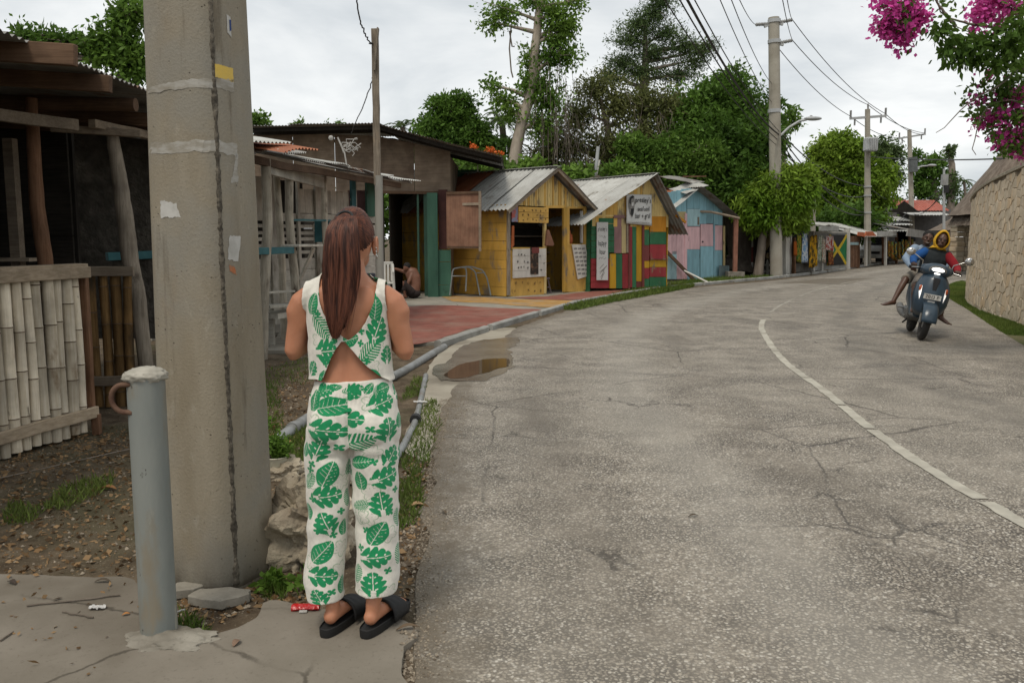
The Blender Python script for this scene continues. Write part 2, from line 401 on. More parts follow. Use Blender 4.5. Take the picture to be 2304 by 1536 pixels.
for a, b in ((6, 40), (46, 96), (100, 190)): tag(ribbon('road_marking', LF[a:b], .06, .019, M_linef, .03, 3.), kind='structure')
# dark repair patch
M_asd = asphalt_mat('asphalt_patch', .62)
mb = MB(); mb.prism([G(*p) for p in [(1762, 637), (1850, 628), (1968, 626), (1925, 636), (1895, 641)]], .005, .0185); tag(mb.build('road_patch', M_asd), kind='structure')
# gutter apron of pale concrete with the puddle
gp = [G(*p) for p in [(905, 1010), (920, 960), (950, 880), (985, 800), (1080, 752), (1150, 738), (1190, 760), (1130, 850), (1040, 900), (990, 960), (960, 1040)]]
gq = resample([(p.x, p.y) for p in gp]+[(gp[0].x, gp[0].y)], 90)[:-1]
mb = MB(); mb.prism([(p[0]+.04*fbm(p[0]*3, p[1]*3), p[1]+.06*fbm(p[0]*3, p[1]*3, 5)) for p in gq], -.03, .0105); tag(mb.build('gutter_apron', M_gut), kind='structure')
tw = NT('muddy_water'); M_water = tw.done((.06, .045, .028), .05, .5); tw.bump(tw.noise(tw.mapp('Object'), 6, 3), .02, .01)
def puddle(pts, name, m, z, amp=.10):
    q = resample([G(*p).xy for p in pts]+[G(*pts[0]).xy], 140)[:-1]
    mb = MB(); mb.add([(p[0]+amp*fbm(p[0]*2.2, p[1]*1.2, 3), p[1]+amp*1.8*fbm(p[0]*2.2, p[1]*1.2, 8), z) for p in q], [tuple(range(len(q)))]); return mb.build(name, m)
M_wet = concrete_mat('wet_concrete', (.15, .135, .11), (.21, .19, .155), cracks=False); M_wet.node_tree.nodes['Principled BSDF'].inputs['Roughness'].default_value = .16
tag(puddle([(975, 850), (1010, 805), (1070, 770), (1165, 762), (1150, 800), (1155, 835), (1110, 850), (1010, 862)], 'wet_patch', M_wet, .0175, .13), kind='structure')
tag(puddle([(1000, 848), (1030, 826), (1090, 812), (1142, 812), (1140, 828), (1085, 842), (1030, 856)], 'puddle', M_water, .0195, .07), kind='structure')
# plaza: worn concrete with painted fields
KB = resample([G(*p).xy for p in [(985, 783), (1130, 735), (1240, 702), (1300, 685), (1400, 666), (1500, 650), (1640, 636), (1760, 625), (1880, 610), (1985, 594), (2060, 590)]], 260)
pz = [(-3.2, 10.9), (-2.2, 10.9), (-1.5, 11.6)]+[tuple(p) for p in KB[2:120:6]]+[(4.4, 27), (2, 29), (-4, 29), (-9, 24), (-9, 14), (-3.6, 13)]
mb = MB(); mb.prism(pz, -.05, .045); tag(mb.build('plaza', M_plaza), kind='structure')
def sheet(name, pix, m, z, amp=.12):
    q = resample([G(p[0], p[1], z).xy for p in pix]+[G(pix[0][0], pix[0][1], z).xy], 120)[:-1]
    mb = MB(); mb.add([(p[0]+amp*fbm(p[0], p[1], 3), p[1]+amp*fbm(p[0], p[1], 8), z) for p in q], [tuple(range(len(q)))]); return tag(mb.build(name, m), kind='structure')
sheet('painted_floor_red', [(760, 735), (830, 712), (905, 691), (1010, 687), (1140, 694), (1225, 697), (1175, 712), (1120, 729), (1050, 742), (960, 770), (850, 772)], M_red, .050, .1)
sheet('painted_floor_ochre', [(985, 662), (1140, 672), (1230, 674), (1300, 678), (1268, 688), (1215, 691), (1120, 683), (1020, 677)], M_yel, .050, .1)
sheet('painted_floor_brick', [(1145, 669), (1230, 666), (1325, 656), (1420, 652), (1445, 654), (1330, 672), (1240, 674)], M_red, .054, .08)
# kerb: separate cast pieces along the bend
kt = tag(bpy.data.objects.new('kerb', None), kind='structure'); C.objects.link(kt)
i = 0
while i < 250:
    n = RND.randint(9, 15) if i < 120 else RND.randint(12, 20); seg = KB[i:min(i+n, 259)]; mb = MB(); w, h = .11, RND.uniform(.085, .105)
    rows = []
    for p, q, r, s_ in zip(offset(seg, -w/2), offset(seg, -w/2+.02), offset(seg, w/2-.02), offset(seg, w/2)):
        dz = .006*fbm(p[0]*3, p[1]*3); rows.append([V(p[0], p[1], -.02), V(p[0], p[1], h-.02+dz), V(q[0], q[1], h+dz), V(r[0], r[1], h+dz), V(s_[0], s_[1], h-.02+dz), V(s_[0], s_[1], -.02)])
    mb.grid(rows); mb.add(rows[0], [tuple(range(5, -1, -1))]); mb.add(rows[-1], [tuple(range(6))])
    if i not in ()and len(seg) > 3: mb.build('kerbstone', M_kerb, kt)
    i += n
# foreground slab and rubble
pp = [(-400, 1270), (-150, 1284), (0, 1291), (120, 1293), (200, 1298), (290, 1300), (350, 1345), (330, 1400), (420, 1425), (500, 1420), (575, 1390), (600, 1352), (680, 1362), (745, 1370), (850, 1376), (905, 1392), (938, 1428), (905, 1462), (903, 1500), (918, 1536), (905, 1640), (880, 1900), (-700, 1900)]
q = resample([G(p[0], p[1], .03).xy for p in pp]+[G(pp[0][0], pp[0][1], .03).xy], 260)[:-1]
q = np.array([(p[0]+.02*fbm(p[0]*8, p[1]*8, 3), p[1]+.02*fbm(p[0]*8, p[1]*8, 8)) for p in q])
mb = MB(); mb.prism(q, -.06, .03); PADQ = q; tag(mb.build('concrete_slab', M_pad), kind='structure')
def blob(c, r, seed, amp=.25, fr=2.2, flat=0., sub=3, box=0.):
    bm = bmesh.new(); bmesh.ops.create_icosphere(bm, subdivisions=sub, radius=1)
    for v in bm.verts:
        d = v.co.normalized()
        if box: m_ = max(abs(d.x), abs(d.y), abs(d.z)); d = d.lerp(d/m_*.8, box)
        k = 1+amp*noise.fractal(d*fr+Vector((seed, seed*2, 0)), 1., 2., 4)+amp*.6*(noise.cell(d*fr*1.3+Vector((seed, 0, 0)))-.5)*.5
        v.co = Vector((d.x*r[0]*k, d.y*r[1]*k, d.z*r[2]*k))+Vector(c)
        if flat and v.co.z < c[2]-flat: v.co.z = c[2]-flat
    me = bpy.data.meshes.new('blob'); bm.to_mesh(me); bm.free(); return me
b = G(385, 1452); me = blob((b.x, b.y, .002), (.21, .12, .05), 4.3, .24, 2.3, sub=5); me.shade_smooth(); me.set_sharp_from_angle(angle=rad(30))
tag(obj('concrete_footing', me, M_rub), 'lumpy broken concrete footing poured around the grey bollard', 'footing')
b = G(495, 1352)
mb = MB(); mb.prism([(b.x+p[0], b.y+p[1]) for p in [(-.13, -.02), (-.118, .018), (-.10, .05), (-.05, .052), (.02, .07), (.07, .052), (.12, .045), (.108, .022), (.125, .01), (.09, -.028), (.06, -.045), (.044, -.052), (.03, -.07), (-.02, -.056), (-.06, -.05), (-.088, -.034)]], -.01, .036)
o = mb.build('slab_fragment', M_rub, bev=.006); tag(o, 'cracked flat concrete fragment lying at the foot of the big pole', 'concrete')
b = G(420, 1335)
mb = MB(); mb.prism([(b.x+p[0], b.y+p[1]) for p in [(-.05, -.05), (-.06, .04), (.03, .07), (.08, .03), (.04, -.02)]], -.01, .035)
tag(mb.build('slab_fragment', M_rub, bev=.006), 'small cracked concrete fragment between the bollard and the big pole', 'concrete')
# pipes along the verge
pts = [G(*p, .055) for p in [(500, 1085), (600, 1005), (690, 935), (800, 878), (895, 835), (985, 785), (1000, 776)]]
qq = resample([p.xy for p in pts], 40); mb = MB(); mb.tube([V(p[0], p[1], .030+.006*math.sin(i*.4)) for i, p in enumerate(qq)], .046, 14)
po = thing('drain_pipe', 'thick grey pipe running beside the dirt verge to the kerb', 'pipe'); mb.build('pipe', M_pipe, po, 40)
for k in (9, 24): mb = MB(); mb.tube([V(*qq[k], .03), V(*(qq[k]*.6+qq[k+1]*.4), .03)], .053, 14); mb.build('collar', M_pipe, po, 40)
qq = resample([G(*p, .03).xy for p in [(958, 842), (950, 880), (936, 940), (915, 985), (895, 1020), (860, 1075)]], 24); mb = MB(); mb.tube([V(p[0], p[1], .02) for p in qq], .026, 12)
po = thing('water_pipe', 'thin grey pipe with a black coupling lying in the grass', 'pipe'); mb.build('pipe', M_pipe, po, 40)
M_black = mat('black_rubber', (.018, .018, .018), (.03, .03, .03), rough=.6, bump=.05, rnd=0)
mb = MB(); mb.tube([V(*qq[13], .032), V(*(qq[13]*.5+qq[14]*.5), .032)], .045, 12); mb.build('coupling', M_black, po, 40)
# ================================================================ BIG CONCRETE POLE, BOLLARD
def pole_mat():
    t = NT('pole_concrete'); v = t.mapp('Object', (1, 1, .25)); o = t.mapp('Object')
    n1 = t.noise(v, 5, 7, .62); n2 = t.noise(o, 90, 4, .6); n3 = t.noise(t.mapp('Object', (1, 1, .12), (2, 5, 1)), 9, 6, .65); n4 = t.noise(o, 1.6, 5, .6)
    col = t.mix(t.ramp(n1, .3, .7), (.225, .19, .135), (.285, .25, .19))
    col = t.mix(t.ramp(n4, .42, .66, 0, .75), col, (.235, .225, .195))
    col = t.mix(t.ramp(n3, .58, .72, 0, .6), col, (.10, .08, .055))
    col = t.mix(t.ramp(n2, .6, .75, 0, .45), col, (.10, .085, .065))
    sp = t.n.new('ShaderNodeSeparateXYZ'); t.l.new(t.tc.outputs['Object'], sp.inputs[0])
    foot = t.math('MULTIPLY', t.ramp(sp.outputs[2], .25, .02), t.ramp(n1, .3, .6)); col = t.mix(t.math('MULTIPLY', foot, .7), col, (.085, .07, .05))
    rs = t.math('MULTIPLY', t.ramp(t.noise(t.mapp('Object', (1, 1, .4), (7, 3, 0)), 3.2, 5, .6), .56, .7), t.ramp(sp.outputs[0], -.02, -.2)); col = t.mix(t.math('MULTIPLY', rs, .75), col, (.20, .115, .05))
    pit = t.math('MULTIPLY', t.ramp(t.voro(o, 34), .16, .07), t.ramp(t.noise(o, 5, 3), .5, .62)); col = t.mix(t.math('MULTIPLY', pit, .8), col, (.06, .05, .036))
    sm2 = t.ramp(t.noise(t.mapp('Object', (1, 1, .55), (1, 9, 2)), 7, 7, .7, 1.2), .60, .66); col = t.mix(t.math('MULTIPLY', sm2, .35), col, (.34, .31, .25))
    t.bump(t.math('SUBTRACT', n2, t.math('MULTIPLY', pit, 1.5)), .5, .005); return t.done(col, .9, .2)
M_pole = pole_mat()
PX, PY, PROT = -1.315, 3.66, rad(-22)
def prad(z): return .2175-.0125*z
def psec(a, z, e=0.):
    r = prad(z); c, s = math.cos(a), math.sin(a); n = 3.6
    k = (abs(c)**n+abs(s)**n)**(-1/n)*(r*.93)+e
    x, y = c*k, s*k
    return V(x*math.cos(PROT)-y*math.sin(PROT), x*math.sin(PROT)+y*math.cos(PROT), z)
pole = thing('concrete_pole', 'massive tapering concrete utility pole with torn stickers beside the bollard', 'pole', (PX, PY, 0))
zs = [-.3, -.02, .0, .01, .03]+list(np.linspace(.1, 9.5, 60)); P = []
for z in zs:
    e = -.012*max(0, (.03-z)/.03) if 0 <= z < .03 else 0
    P.append([psec(2*math.pi*k/72, z, e+.0022*fbm(math.cos(6.283*k/72)*2.2, math.sin(6.283*k/72)*2.2, z*1.5)+.02*max(0, .05-z)*fbm(k*.5, z*9)) for k in range(72)])
mb = MB(); mb.grid(P, cv=True); mb.add(P[-1], [tuple(range(72))]); o = mb.build('shaft', M_pole, pole, 50)
o.data.flip_normals()
# rough mould seam: a ridge with pits, built from small lumps
M_seam = mat('mould_seam', (.055, .047, .036), (.15, .13, .10), sc=40, bump=.6, bs=120, rnd=0)
SA = rad(-90+36)-PROT
P = []
for i, z in enumerate(np.arange(.02, 4.6, .011)):
    w = .006+.0045*fbm(z*9, 1.)+.004*RND.random(); c = SA+.012*fbm(z*1.2, 4.)
    P.append([psec(c-w*1.7/prad(z), z, -.003), psec(c-w*.5/prad(z), z, .003+.003*RND.random()), psec(c+w*.5/prad(z), z, .002+.003*RND.random()), psec(c+w*1.7/prad(z), z, -.003)])
mb = MB(); mb.grid(P); mb.build('mould_seam', M_seam, pole)
def pole_ang(px, py):      # angle on the pole skin seen at a pixel
    best = None
    for k in range(400):
        a = -math.pi+math.pi*k/400; p = psec(a, 1.)+V(PX, PY, 0)
        z = A(px, py, p.y).z; q = psec(a, z)+V(PX, PY, 0); qq = A(px, py, q.y)
        d = abs(qq.x-q.x)
        nrm = (psec(a, z)*1.0); nrm.z = 0; nrm.normalize()
        if nrm.dot((V(0, 0, EYE)-q).normalized()) > .05 and (best is None or d < best[0]): best = (d, a, z)
    return best[1], best[2]
def patch(name, m, pix, e=.0016, ragged=.0, parent=None):
    """paper or tape lying on the pole: a four-cornered strip following the skin"""
    c = [pole_ang(*p) for p in pix]; n, k = 16, 8; P = []
    for i in range(n+1):
        row = []
        for j in range(k+1):
            u, v = i/n, j/k
            a = (c[0][0]*(1-u)+c[1][0]*u)*(1-v)+(c[3][0]*(1-u)+c[2][0]*u)*v; z = (c[0][1]*(1-u)+c[1][1]*u)*(1-v)+(c[3][1]*(1-u)+c[2][1]*u)*v
            if ragged and (i in (0, n) or j in (0, k)): a += ragged*RND.uniform(-1, 1)/.2; z += ragged*RND.uniform(-1, 1)
            row.append(psec(a, z, e))
        P.append(row)
    mb = MB(); mb.grid(P); o = mb.build(name, m, parent or pole); return o
M_paper = mat('weathered_paper', (.50, .49, .46), (.38, .37, .34), sc=14, rough=.85, bump=.15, rnd=.05, spots=[((.22, .19, .15), 9, .6, .72)])
M_tape = mat('worn_clear_tape', (.36, .345, .31), (.24, .215, .17), sc=11, rough=.6, bump=.2, rnd=.05, stretch=(1, 1, 3))
M_ysticker = mat('yellow_sticker', (.62, .43, .09), (.5, .38, .14), sc=9, rough=.7, rnd=0, spots=[((.6, .52, .36), 8, .55, .66)])
M_ink = mat('blue_ink', (.02, .05, .16), (.03, .06, .2), rnd=0, bump=0)
M_oran = mat('orange_smear', (.42, .13, .045), (.30, .17, .10), sc=20, rnd=0)
patch('tape_strip', M_tape, [(333, 212), (482, 198), (480, 176), (336, 196)], ragged=.004)
patch('tape_strip', M_tape, [(484, 196), (548, 208), (548, 178), (484, 176)], ragged=.004)
patch('tape_strip', M_tape, [(336, 346), (556, 350), (556, 322), (340, 322)], ragged=.006)
patch('torn_sticker', M_paper, [(362, 490), (406, 488), (396, 458), (362, 450)], ragged=.004)
patch('torn_sticker', M_paper, [(511, 584), (536, 588), (541, 532), (516, 530)], ragged=.003)
patch('torn_sticker', M_tape, [(520, 410), (556, 412), (552, 348), (530, 348)], ragged=.008)
patch('torn_sticker', M_oran, [(518, 612), (532, 618), (528, 600), (516, 596)], ragged=.004)
patch('yellow_sticker', M_ysticker, [(483, 172), (542, 186), (542, 154), (483, 142)], ragged=.0015)
pst = patch('blue_lettered_poster', M_paper, [(511, 72), (541, 84), (541, 38), (509, 31)], ragged=.001)
def stroke(o, m, pts, w, e=.003):
    for p, q in pts:
        c = [pole_ang(p[0]-w, p[1]), pole_ang(p[0]+w, p[1]), pole_ang(q[0]+w, q[1]), pole_ang(q[0]-w, q[1])]
        mb = MB(); mb.add([psec(a, z, e) for a, z in c], [(0, 1, 2, 3)]); mb.build('letter_stroke', m, o)
stroke(pst, M_ink, [((518, 69), (517, 44)), ], 2.2); stroke(pst, M_ink, [((514, 46), (521, 46)), ], .1)
stroke(pst, M_ink, [((530, 74), (529, 60)), ((530, 73), (533, 66)), ((533, 66), (536, 74)), ((536, 75), (535, 62)), ((532, 50), (537, 42))], 1.1)
# bollard
BX, BY = -1.327, 3.02
M_boll = mat('bollard_paint', (.225, .235, .215), (.165, .182, .175), sc=3, stretch=(1, 1, .35), rough=.7, bump=.2, bs=70, rnd=0,
             spots=[((.21, .185, .14), 5, .5, .64, (1, 1, .3)), ((.05, .045, .035), 26, .66, .72, (1, 1, .5)), ((.32, .31, .26), 12, .62, .7, (1, 1, .2))])
M_rust = mat('rusty_iron', (.085, .045, .03), (.13, .075, .05), sc=20, rough=.85, bump=.4, rnd=0)
M_cap = concrete_mat('bollard_cap', (.30, .285, .24), (.40, .375, .32), sc=12, cracks=False, samt=.3)
bl = thing('bollard', 'grey painted steel bollard with cement cap and rusty ring', 'bollard', (BX, BY, 0))
P = []
for z in np.linspace(-.03, 1.0, 40): P.append([V((.0655+.0012*fbm(z*4, k*.7))*math.cos(k*math.pi/16), (.0655+.0012*fbm(z*5, k*.6))*math.sin(k*math.pi/16), z) for k in range(32)])
mb = MB(); mb.grid(P, cv=True); mb.add(P[-1], [tuple(range(32))]); o = mb.build('shaft', M_boll, bl, 50); o.data.flip_normals()
me = blob((0, 0, 1.005), (.076, .076, .034), 7.1, .14, 3.5, sub=4); me.shade_smooth(); obj('cement_cap', me, M_cap, bl)
mb = MB(); cc = [V(-.062+.0-.045*math.sin(a), -.045, .93+.05*math.cos(a)) for a in np.linspace(-.15, math.pi+.15, 14)]; cc = [V(-.03, -.05, .982)]+cc+[V(-.03, -.05, .878)]
mb.tube(cc, .0095, 10); mb.build('iron_ring', M_rust, bl, 40)
# ================================================================ WALLS OF BOARDS, SHACKS
def vboards(par, name, p0, du, W, z0, top, n, m, th=.022, gap=.004, up=(0, 0, 1), holes=(), jit=.01, wob=.003):
    """upright boards along du, from height z0 to top(u); holes are (u0,u1,z0,z1)"""
    p0, du = Vector(p0), Vector(du).normalized(); nn = du.cross(Vector((0, 0, 1))); e = 0.
    ws = [1+RND.uniform(-.25, .25) for _ in range(n)]; tot = sum(ws)
    for w in ws:
        w = w/tot*W; u0, u1 = e+gap/2, e+w-gap/2; e += w; um = (u0+u1)/2
        segs = [(z0, None)]; cut = [h for h in holes if h[0] < um < h[1]]
        spans = [[z0, top]]
        for h in sorted(cut, key=lambda h: h[2]): spans[-1][1] = h[2]; spans.append([h[3], top])
        off = nn*RND.uniform(-wob, wob)
        for a, b in spans:
            ta = b(u0) if callable(b) else b; tb = b(u1) if callable(b) else b
            if min(ta, tb)-a < .02: continue
            za = a+(RND.uniform(0, jit) if a == z0 else 0); mb = MB(); q = []
            for d in (0, th):
                q += [p0+du*u0+nn*d+off+V(0, 0, za), p0+du*u1+nn*d+off+V(0, 0, za), p0+du*u1+nn*d+off+V(0, 0, tb), p0+du*u0+nn*d+off+V(0, 0, ta)]
            mb.add(q, [(0, 3, 2, 1), (4, 5, 6, 7), (0, 1, 5, 4), (1, 2, 6, 5), (2, 3, 7, 6), (3, 0, 4, 7)]); mb.build(name, m[RND.randrange(len(m))] if isinstance(m, list) else m, par)
def hboards(par, name, p0, du, W, z0, z1, n, m, th=.022, gap=.005, holes=(), wob=.003, u0=0., left=None):
    p0, du = Vector(p0), Vector(du).normalized(); nn = du.cross(Vector((0, 0, 1))); H = (z1-z0)/n
    for k in range(n):
        a, b = z0+k*H+gap/2, z0+(k+1)*H-gap/2; zm = (a+b)/2; spans = [[u0, W]]
        for h in sorted([h for h in holes if h[2] < zm < h[3]], key=lambda h: h[0]): spans[-1][1] = h[0]; spans.append([h[1], W])
        off = nn*RND.uniform(-wob, wob)
        for s, e in spans:
            if e-s < .03: continue
            mb = MB(); t1, t2 = RND.uniform(-.004, .004), RND.uniform(-.004, .004); q = []
            for d in (0, th): q += [p0+du*s+nn*d+off+V(0, 0, a+t1), p0+du*e+nn*d+off+V(0, 0, a+t2), p0+du*e+nn*d+off+V(0, 0, b+t2), p0+du*s+nn*d+off+V(0, 0, b+t1)]
            mb.add(q, [(0, 3, 2, 1), (4, 5, 6, 7), (0, 1, 5, 4), (1, 2, 6, 5), (2, 3, 7, 6), (3, 0, 4, 7)]); mb.build(name, m[RND.randrange(len(m))] if isinstance(m, list) else m, par)
class Facade:
    """a wall line on the ground; pixel corners measured on it become (u, z) on the wall"""
    def __init__(s, p, q):
        s.p = V(p[0], p[1], 0); s.d = (V(q[0], q[1], 0)-s.p); s.L = s.d.length; s.d.normalize(); s.ang = math.atan2(s.d.y, s.d.x); s.n = V(s.d.y, -s.d.x, 0)
    def uz(s, px, py):
        k = ray(px, py)
        # the vertical plane through p along d
        t = (s.p.x*s.n.x+s.p.y*s.n.y)/(k[0]*s.n.x+k[1]*s.n.y)
        w = V(k[0]*t, k[1]*t, 0); return (w-s.p).dot(s.d), EYE+k[2]*t
    def quad(s, pix, proud, th):
        """slab in the thing's own frame (x along the wall, -y outwards)"""
        uz = [s.uz(*p) for p in pix]; mb = MB(); q = [V(u, -proud, z) for u, z in uz]+[V(u, -proud+th, z) for u, z in uz]; n = len(pix)
        mb.add(q, [tuple(range(n)), tuple(range(2*n-1, n-1, -1))]+[((i+1) % n, i, n+i, n+(i+1) % n) for i in range(n)]); return mb
    def rect(s, par, name, x0, x1, y0, y1, m, proud=.02, th=.02):
        pix = [(x0, y1), (x1, y1), (x1, y0), (x0, y0)]
        u0, _ = s.uz(x0, y1); u1, _ = s.uz(x1, y1)
        return s.quad(pix, proud, th).build(name, m, par)
def gable_roof(par, W, D, ze, zr, ov, m, name='roof_sheet', rid=None, front=.3, pitch=.14, amp=.022, npan=5, ovr=None, warp=.012, alt=None):
    rid = W/2 if rid is None else rid
    for side in (-1, 1):
        o_ = ov if side < 0 else (ovr if ovr is not None else ov)
        xe = -o_ if side < 0 else W+o_; run = abs(xe-rid); sl = (zr-ze)/(abs((0 if side < 0 else W)-rid)); ze2 = zr-sl*run
        dv = V(xe-rid, 0, ze2-zr); pw = (D+front)/npan
        for k in range(npan):
            y0 = -front+k*pw-.03; L = dv.length+RND.uniform(-.06, .08)
            if side < 0: mb = corr(V(rid, y0+pw+.06, zr+.012*(k % 2)), V(0, -1, 0), dv, pw+.06, L, pitch, amp, 4, .015, warp=warp)
            else: mb = corr(V(rid, y0, zr+.012*(k % 2)), V(0, 1, 0), dv, pw+.06, L, pitch, amp, 4, .015, warp=warp)
            mm = m
            if alt and (side, k) in alt: mm = alt[(side, k)]
            mb.build(name, mm, par, 60)
TIN = dict(rough=.6, bump=.15, bs=20, spec=.35)
M_tin = mat('weathered_tin', (.40, .40, .375), (.31, .305, .28), sc=2.2, rnd=.12, spots=[((.16, .145, .12), 2.2, .55, .72), ((.23, .13, .08), 3.5, .66, .76)], **TIN)
M_tind = mat('dark_old_tin', (.17, .165, .15), (.26, .25, .23), sc=2, rnd=.15, spots=[((.16, .08, .045), 2.2, .55, .7)], **TIN)
M_tinr = mat('rusted_tin', (.235, .075, .035), (.31, .12, .06), sc=3, rnd=.1, spots=[((.42, .40, .36), 2.5, .62, .68)], **TIN)
M_dark = wood('interior_shade_wood', (.020, .017, .014), (.035, .03, .024)); M_darkx = wood('interior_shade_boards', (.022, .019, .015), (.04, .034, .027), axis='x')  # near-black colour puts the shade of the roofed interiors into the wood
M_wbrown = wood('brown_timber', (.085, .05, .03), (.13, .08, .05), axis='x'); M_wbrz = wood('brown_post_timber', (.12, .06, .032), (.19, .105, .062))
M_wpale = wood('pale_weathered_timber', (.24, .185, .125), (.33, .265, .19), axis='y'); M_wpx = wood('pale_weathered_plank', (.19, .15, .11), (.27, .22, .165), axis='x')
M_logg = wood('grey_log', (.155, .128, .098), (.25, .215, .17), spots=[((.07, .055, .042), 6, .58, .7, (1, 1, .4))])
# ---------------------------------------------------------------- bamboo stall
M_bamw = wood('bleached_bamboo', (.45, .385, .285), (.56, .50, .40), rnd=.22, spots=[((.21, .15, .09), 3.5, .56, .7, (1, 1, .5)), ((.12, .10, .075), 9, .66, .75, (1, 1, .3))], bump=.2)
M_bamd = wood('golden_bamboo', (.13, .072, .026), (.21, .125, .05), rnd=.25, spots=[((.05, .035, .02), 4, .5, .68, (1, 1, .3))], bump=.2)
M_node = mat('bamboo_node', (.10, .07, .045), (.16, .12, .085), sc=20, rnd=.2)
def cane(par, p, q, r, m):
    p, q = Vector(p), Vector(q); L = (q-p).length; z = -RND.uniform(0, .25); zs_ = [(0, 0)]; bd = RND.uniform(-.012, .012); side = V(1, .3, 0)
    while z < L:
        if z > .03 and z < L-.03: zs_ += [(z-.012, 0), (z-.004, 1), (z, 2), (z+.004, 1), (z+.014, 0)]
        z += RND.uniform(.26, .36)
    zs_.append((L, 0)); mb = MB(); pts = []; rr = []
    for a, k in zs_: pts.append(p.lerp(q, a/L)+side*bd*math.sin(math.pi*a/L)); rr.append(r*(1.0 if k == 0 else (1.09 if k == 1 else 1.02))*(1-.08*a/L))
    mb.tube(pts, rr, 11)
    nf = 11
    for i in range(len(pts)-1):
        if zs_[i][1] and zs_[i+1][1]:
            for k in range(nf): mb.m[i*nf+k] = 1
    return mb.build('bamboo_cane', [m, M_node], par, 45)
bs_ = thing('bamboo_stall', 'dark open timber stall with bamboo half walls and corrugated roof', 'stall', (-3.6, 5.5, 0))
bo = Vector(bs_.location)
def L_(p): return Vector(p)-bo
a0, a1 = V(-3.83, 4.3, 0), V(-3.30, 6.42, 0); dd = (a1-a0).normalized(); n_ = 24; nrm = V(dd.y, -dd.x, 0)
for k in range(n_):
    c = a0.lerp(a1, (k+.5)/n_); r = .042+RND.uniform(-.006, .006)
    cane(bs_, L_(c+V(0, 0, .0+RND.uniform(0, .03))), L_(c+V(RND.uniform(-.012, .012), RND.uniform(-.02, .02), 1.24)), r, M_bamw)
for z, w, th, m in ((1.24, .085, .035, M_wpale), (.16, .085, .035, M_wpale)):
    mb = MB(); mb.bar(L_(a0+nrm*.06+V(0, 0, z)), L_(a1+dd*.06+nrm*.06+V(0, 0, z)), th, w, n=8, jit=.003); mb.build('rail', m, bs_, bev=.004)
for z in (1.27, ):
    mb = MB(); mb.bar(L_(a0+V(0, 0, z+.02)), L_(a1+dd*.05+V(0, 0, z+.02)), .13, .03, n=4, jit=.003); mb.build('cap_rail', M_wpale, bs_, bev=.004)
mb = MB(); mb.bar(L_(a1+dd*.05+V(.0, .0, .1)), L_(a1+dd*.07+V(-.01, 0, 1.26)), .07, .05, up=(0, 1, 0), n=4, jit=.004); mb.build('end_stud', M_wbrz, bs_, bev=.004)
mb = MB(); mb.bar(L_(a1+dd*.05+nrm*.05+V(0, 0, -.02)), L_(a1+dd*.05+nrm*.05+V(0, 0, .14)), .06, .05, up=(0, 1, 0)); mb.build('stud_foot', M_wbrz, bs_, bev=.004)
b0, b1 = V(-4.05, 7.42, 0), V(-3.36, 7.47, 0)
for k in range(7):
    c = b0.lerp(b1, (k+.5)/7); cane(bs_, L_(c+V(0, 0, 0)), L_(c+V(RND.uniform(-.02, .02), 0, 1.18)), .044+RND.uniform(-.006, .005), M_bamd)
for z, h in ((1.21, .085), (.24, .085)):
    mb = MB(); mb.bar(L_(b0+V(-.05, -.06, z)), L_(b1+V(.05, -.06, z)), .035, h, n=5, jit=.003); mb.build('rail', M_wpx, bs_, bev=.004)
def log(par, pts, rads, m=None, name='post', n=10):
    """a crooked round post through the given points"""
    P = [Vector(p) for p in pts]; out = []; rr = []
    for i in range(len(P)-1):
        for t in np.linspace(0, 1, 8, endpoint=(i == len(P)-2)):
            out.append(P[i].lerp(P[i+1], t)+V(.008*fbm(i*3+t*2, P[i].x), .008*fbm(i*3+t*2, P[i].y, 4), 0)); rr.append((rads[i]*(1-t)+rads[i+1]*t)*(1+.06*fbm(i*5+t*4, 2.)))
    mb = MB(); mb.tube(out, rr, n); return mb.build(name, m or M_logg, par, 45)
log(bs_, [L_((-3.83, 7.02, -.02)), L_((-3.86, 7.02, 1.2)), L_((-3.9, 7.02, 1.75)), L_((-3.89, 7.02, 2.62))], [.062, .06, .058, .045], M_wbrz)
log(bs_, [L_((-3.27, 7.52, -.02)), L_((-3.33, 7.52, .95)), L_((-3.40, 7.54, 1.35)), L_((-3.44, 7.55, 1.9)), L_((-3.50, 7.55, 2.45))], [.062, .068, .075, .068, .05], M_logg)
log(bs_, [L_((-5.3, 3.6, 0)), L_((-5.3, 3.6, 2.6))], [.06, .05], M_wbrz)
mb = MB(); mb.bar(L_((-4.6, 7.9, 0)), L_((-4.6, 7.9, 2.4)), .09, .09, up=(0, 1, 0)); mb.build('post', M_wpx, bs_)
# roof: rafters, plates, sheets
for y, xe, z, h, m in ((5.45, -2.72, 2.63, .13, M_wbrown), (6.35, -2.93, 2.61, .12, M_wbrown), (4.5, -2.75, 2.66, .13, M_wbrown), (7.9, -3.05, 2.55, .12, M_wbrown), (8.3, -3.1, 2.48, .10, M_wbrown)):
    mb = MB(); mb.bar(L_((-7.0, y, z+.25)), L_((xe, y, z)), .055, h, n=6, jit=.004); mb.build('rafter', m, bs_, bev=.004)
log(bs_, [L_((-6.6, 7.1, 2.66)), L_((-4.8, 7.1, 2.62)), L_((-3.08, 7.1, 2.58))], [.06, .06, .055], M_wbrown, 'roof_pole')
for p, q_, w, h in (((-4.85, 4.2, 2.42), (-3.52, 7.0, 2.40), .05, .09), ((-3.55, 7.3, 2.46), (-3.35, 8.4, 2.45), .07, .07)):
    mb = MB(); mb.bar(L_(p), L_(q_), w, h, n=6, jit=.004); mb.build('wall_plate', M_wpx, bs_, bev=.004)
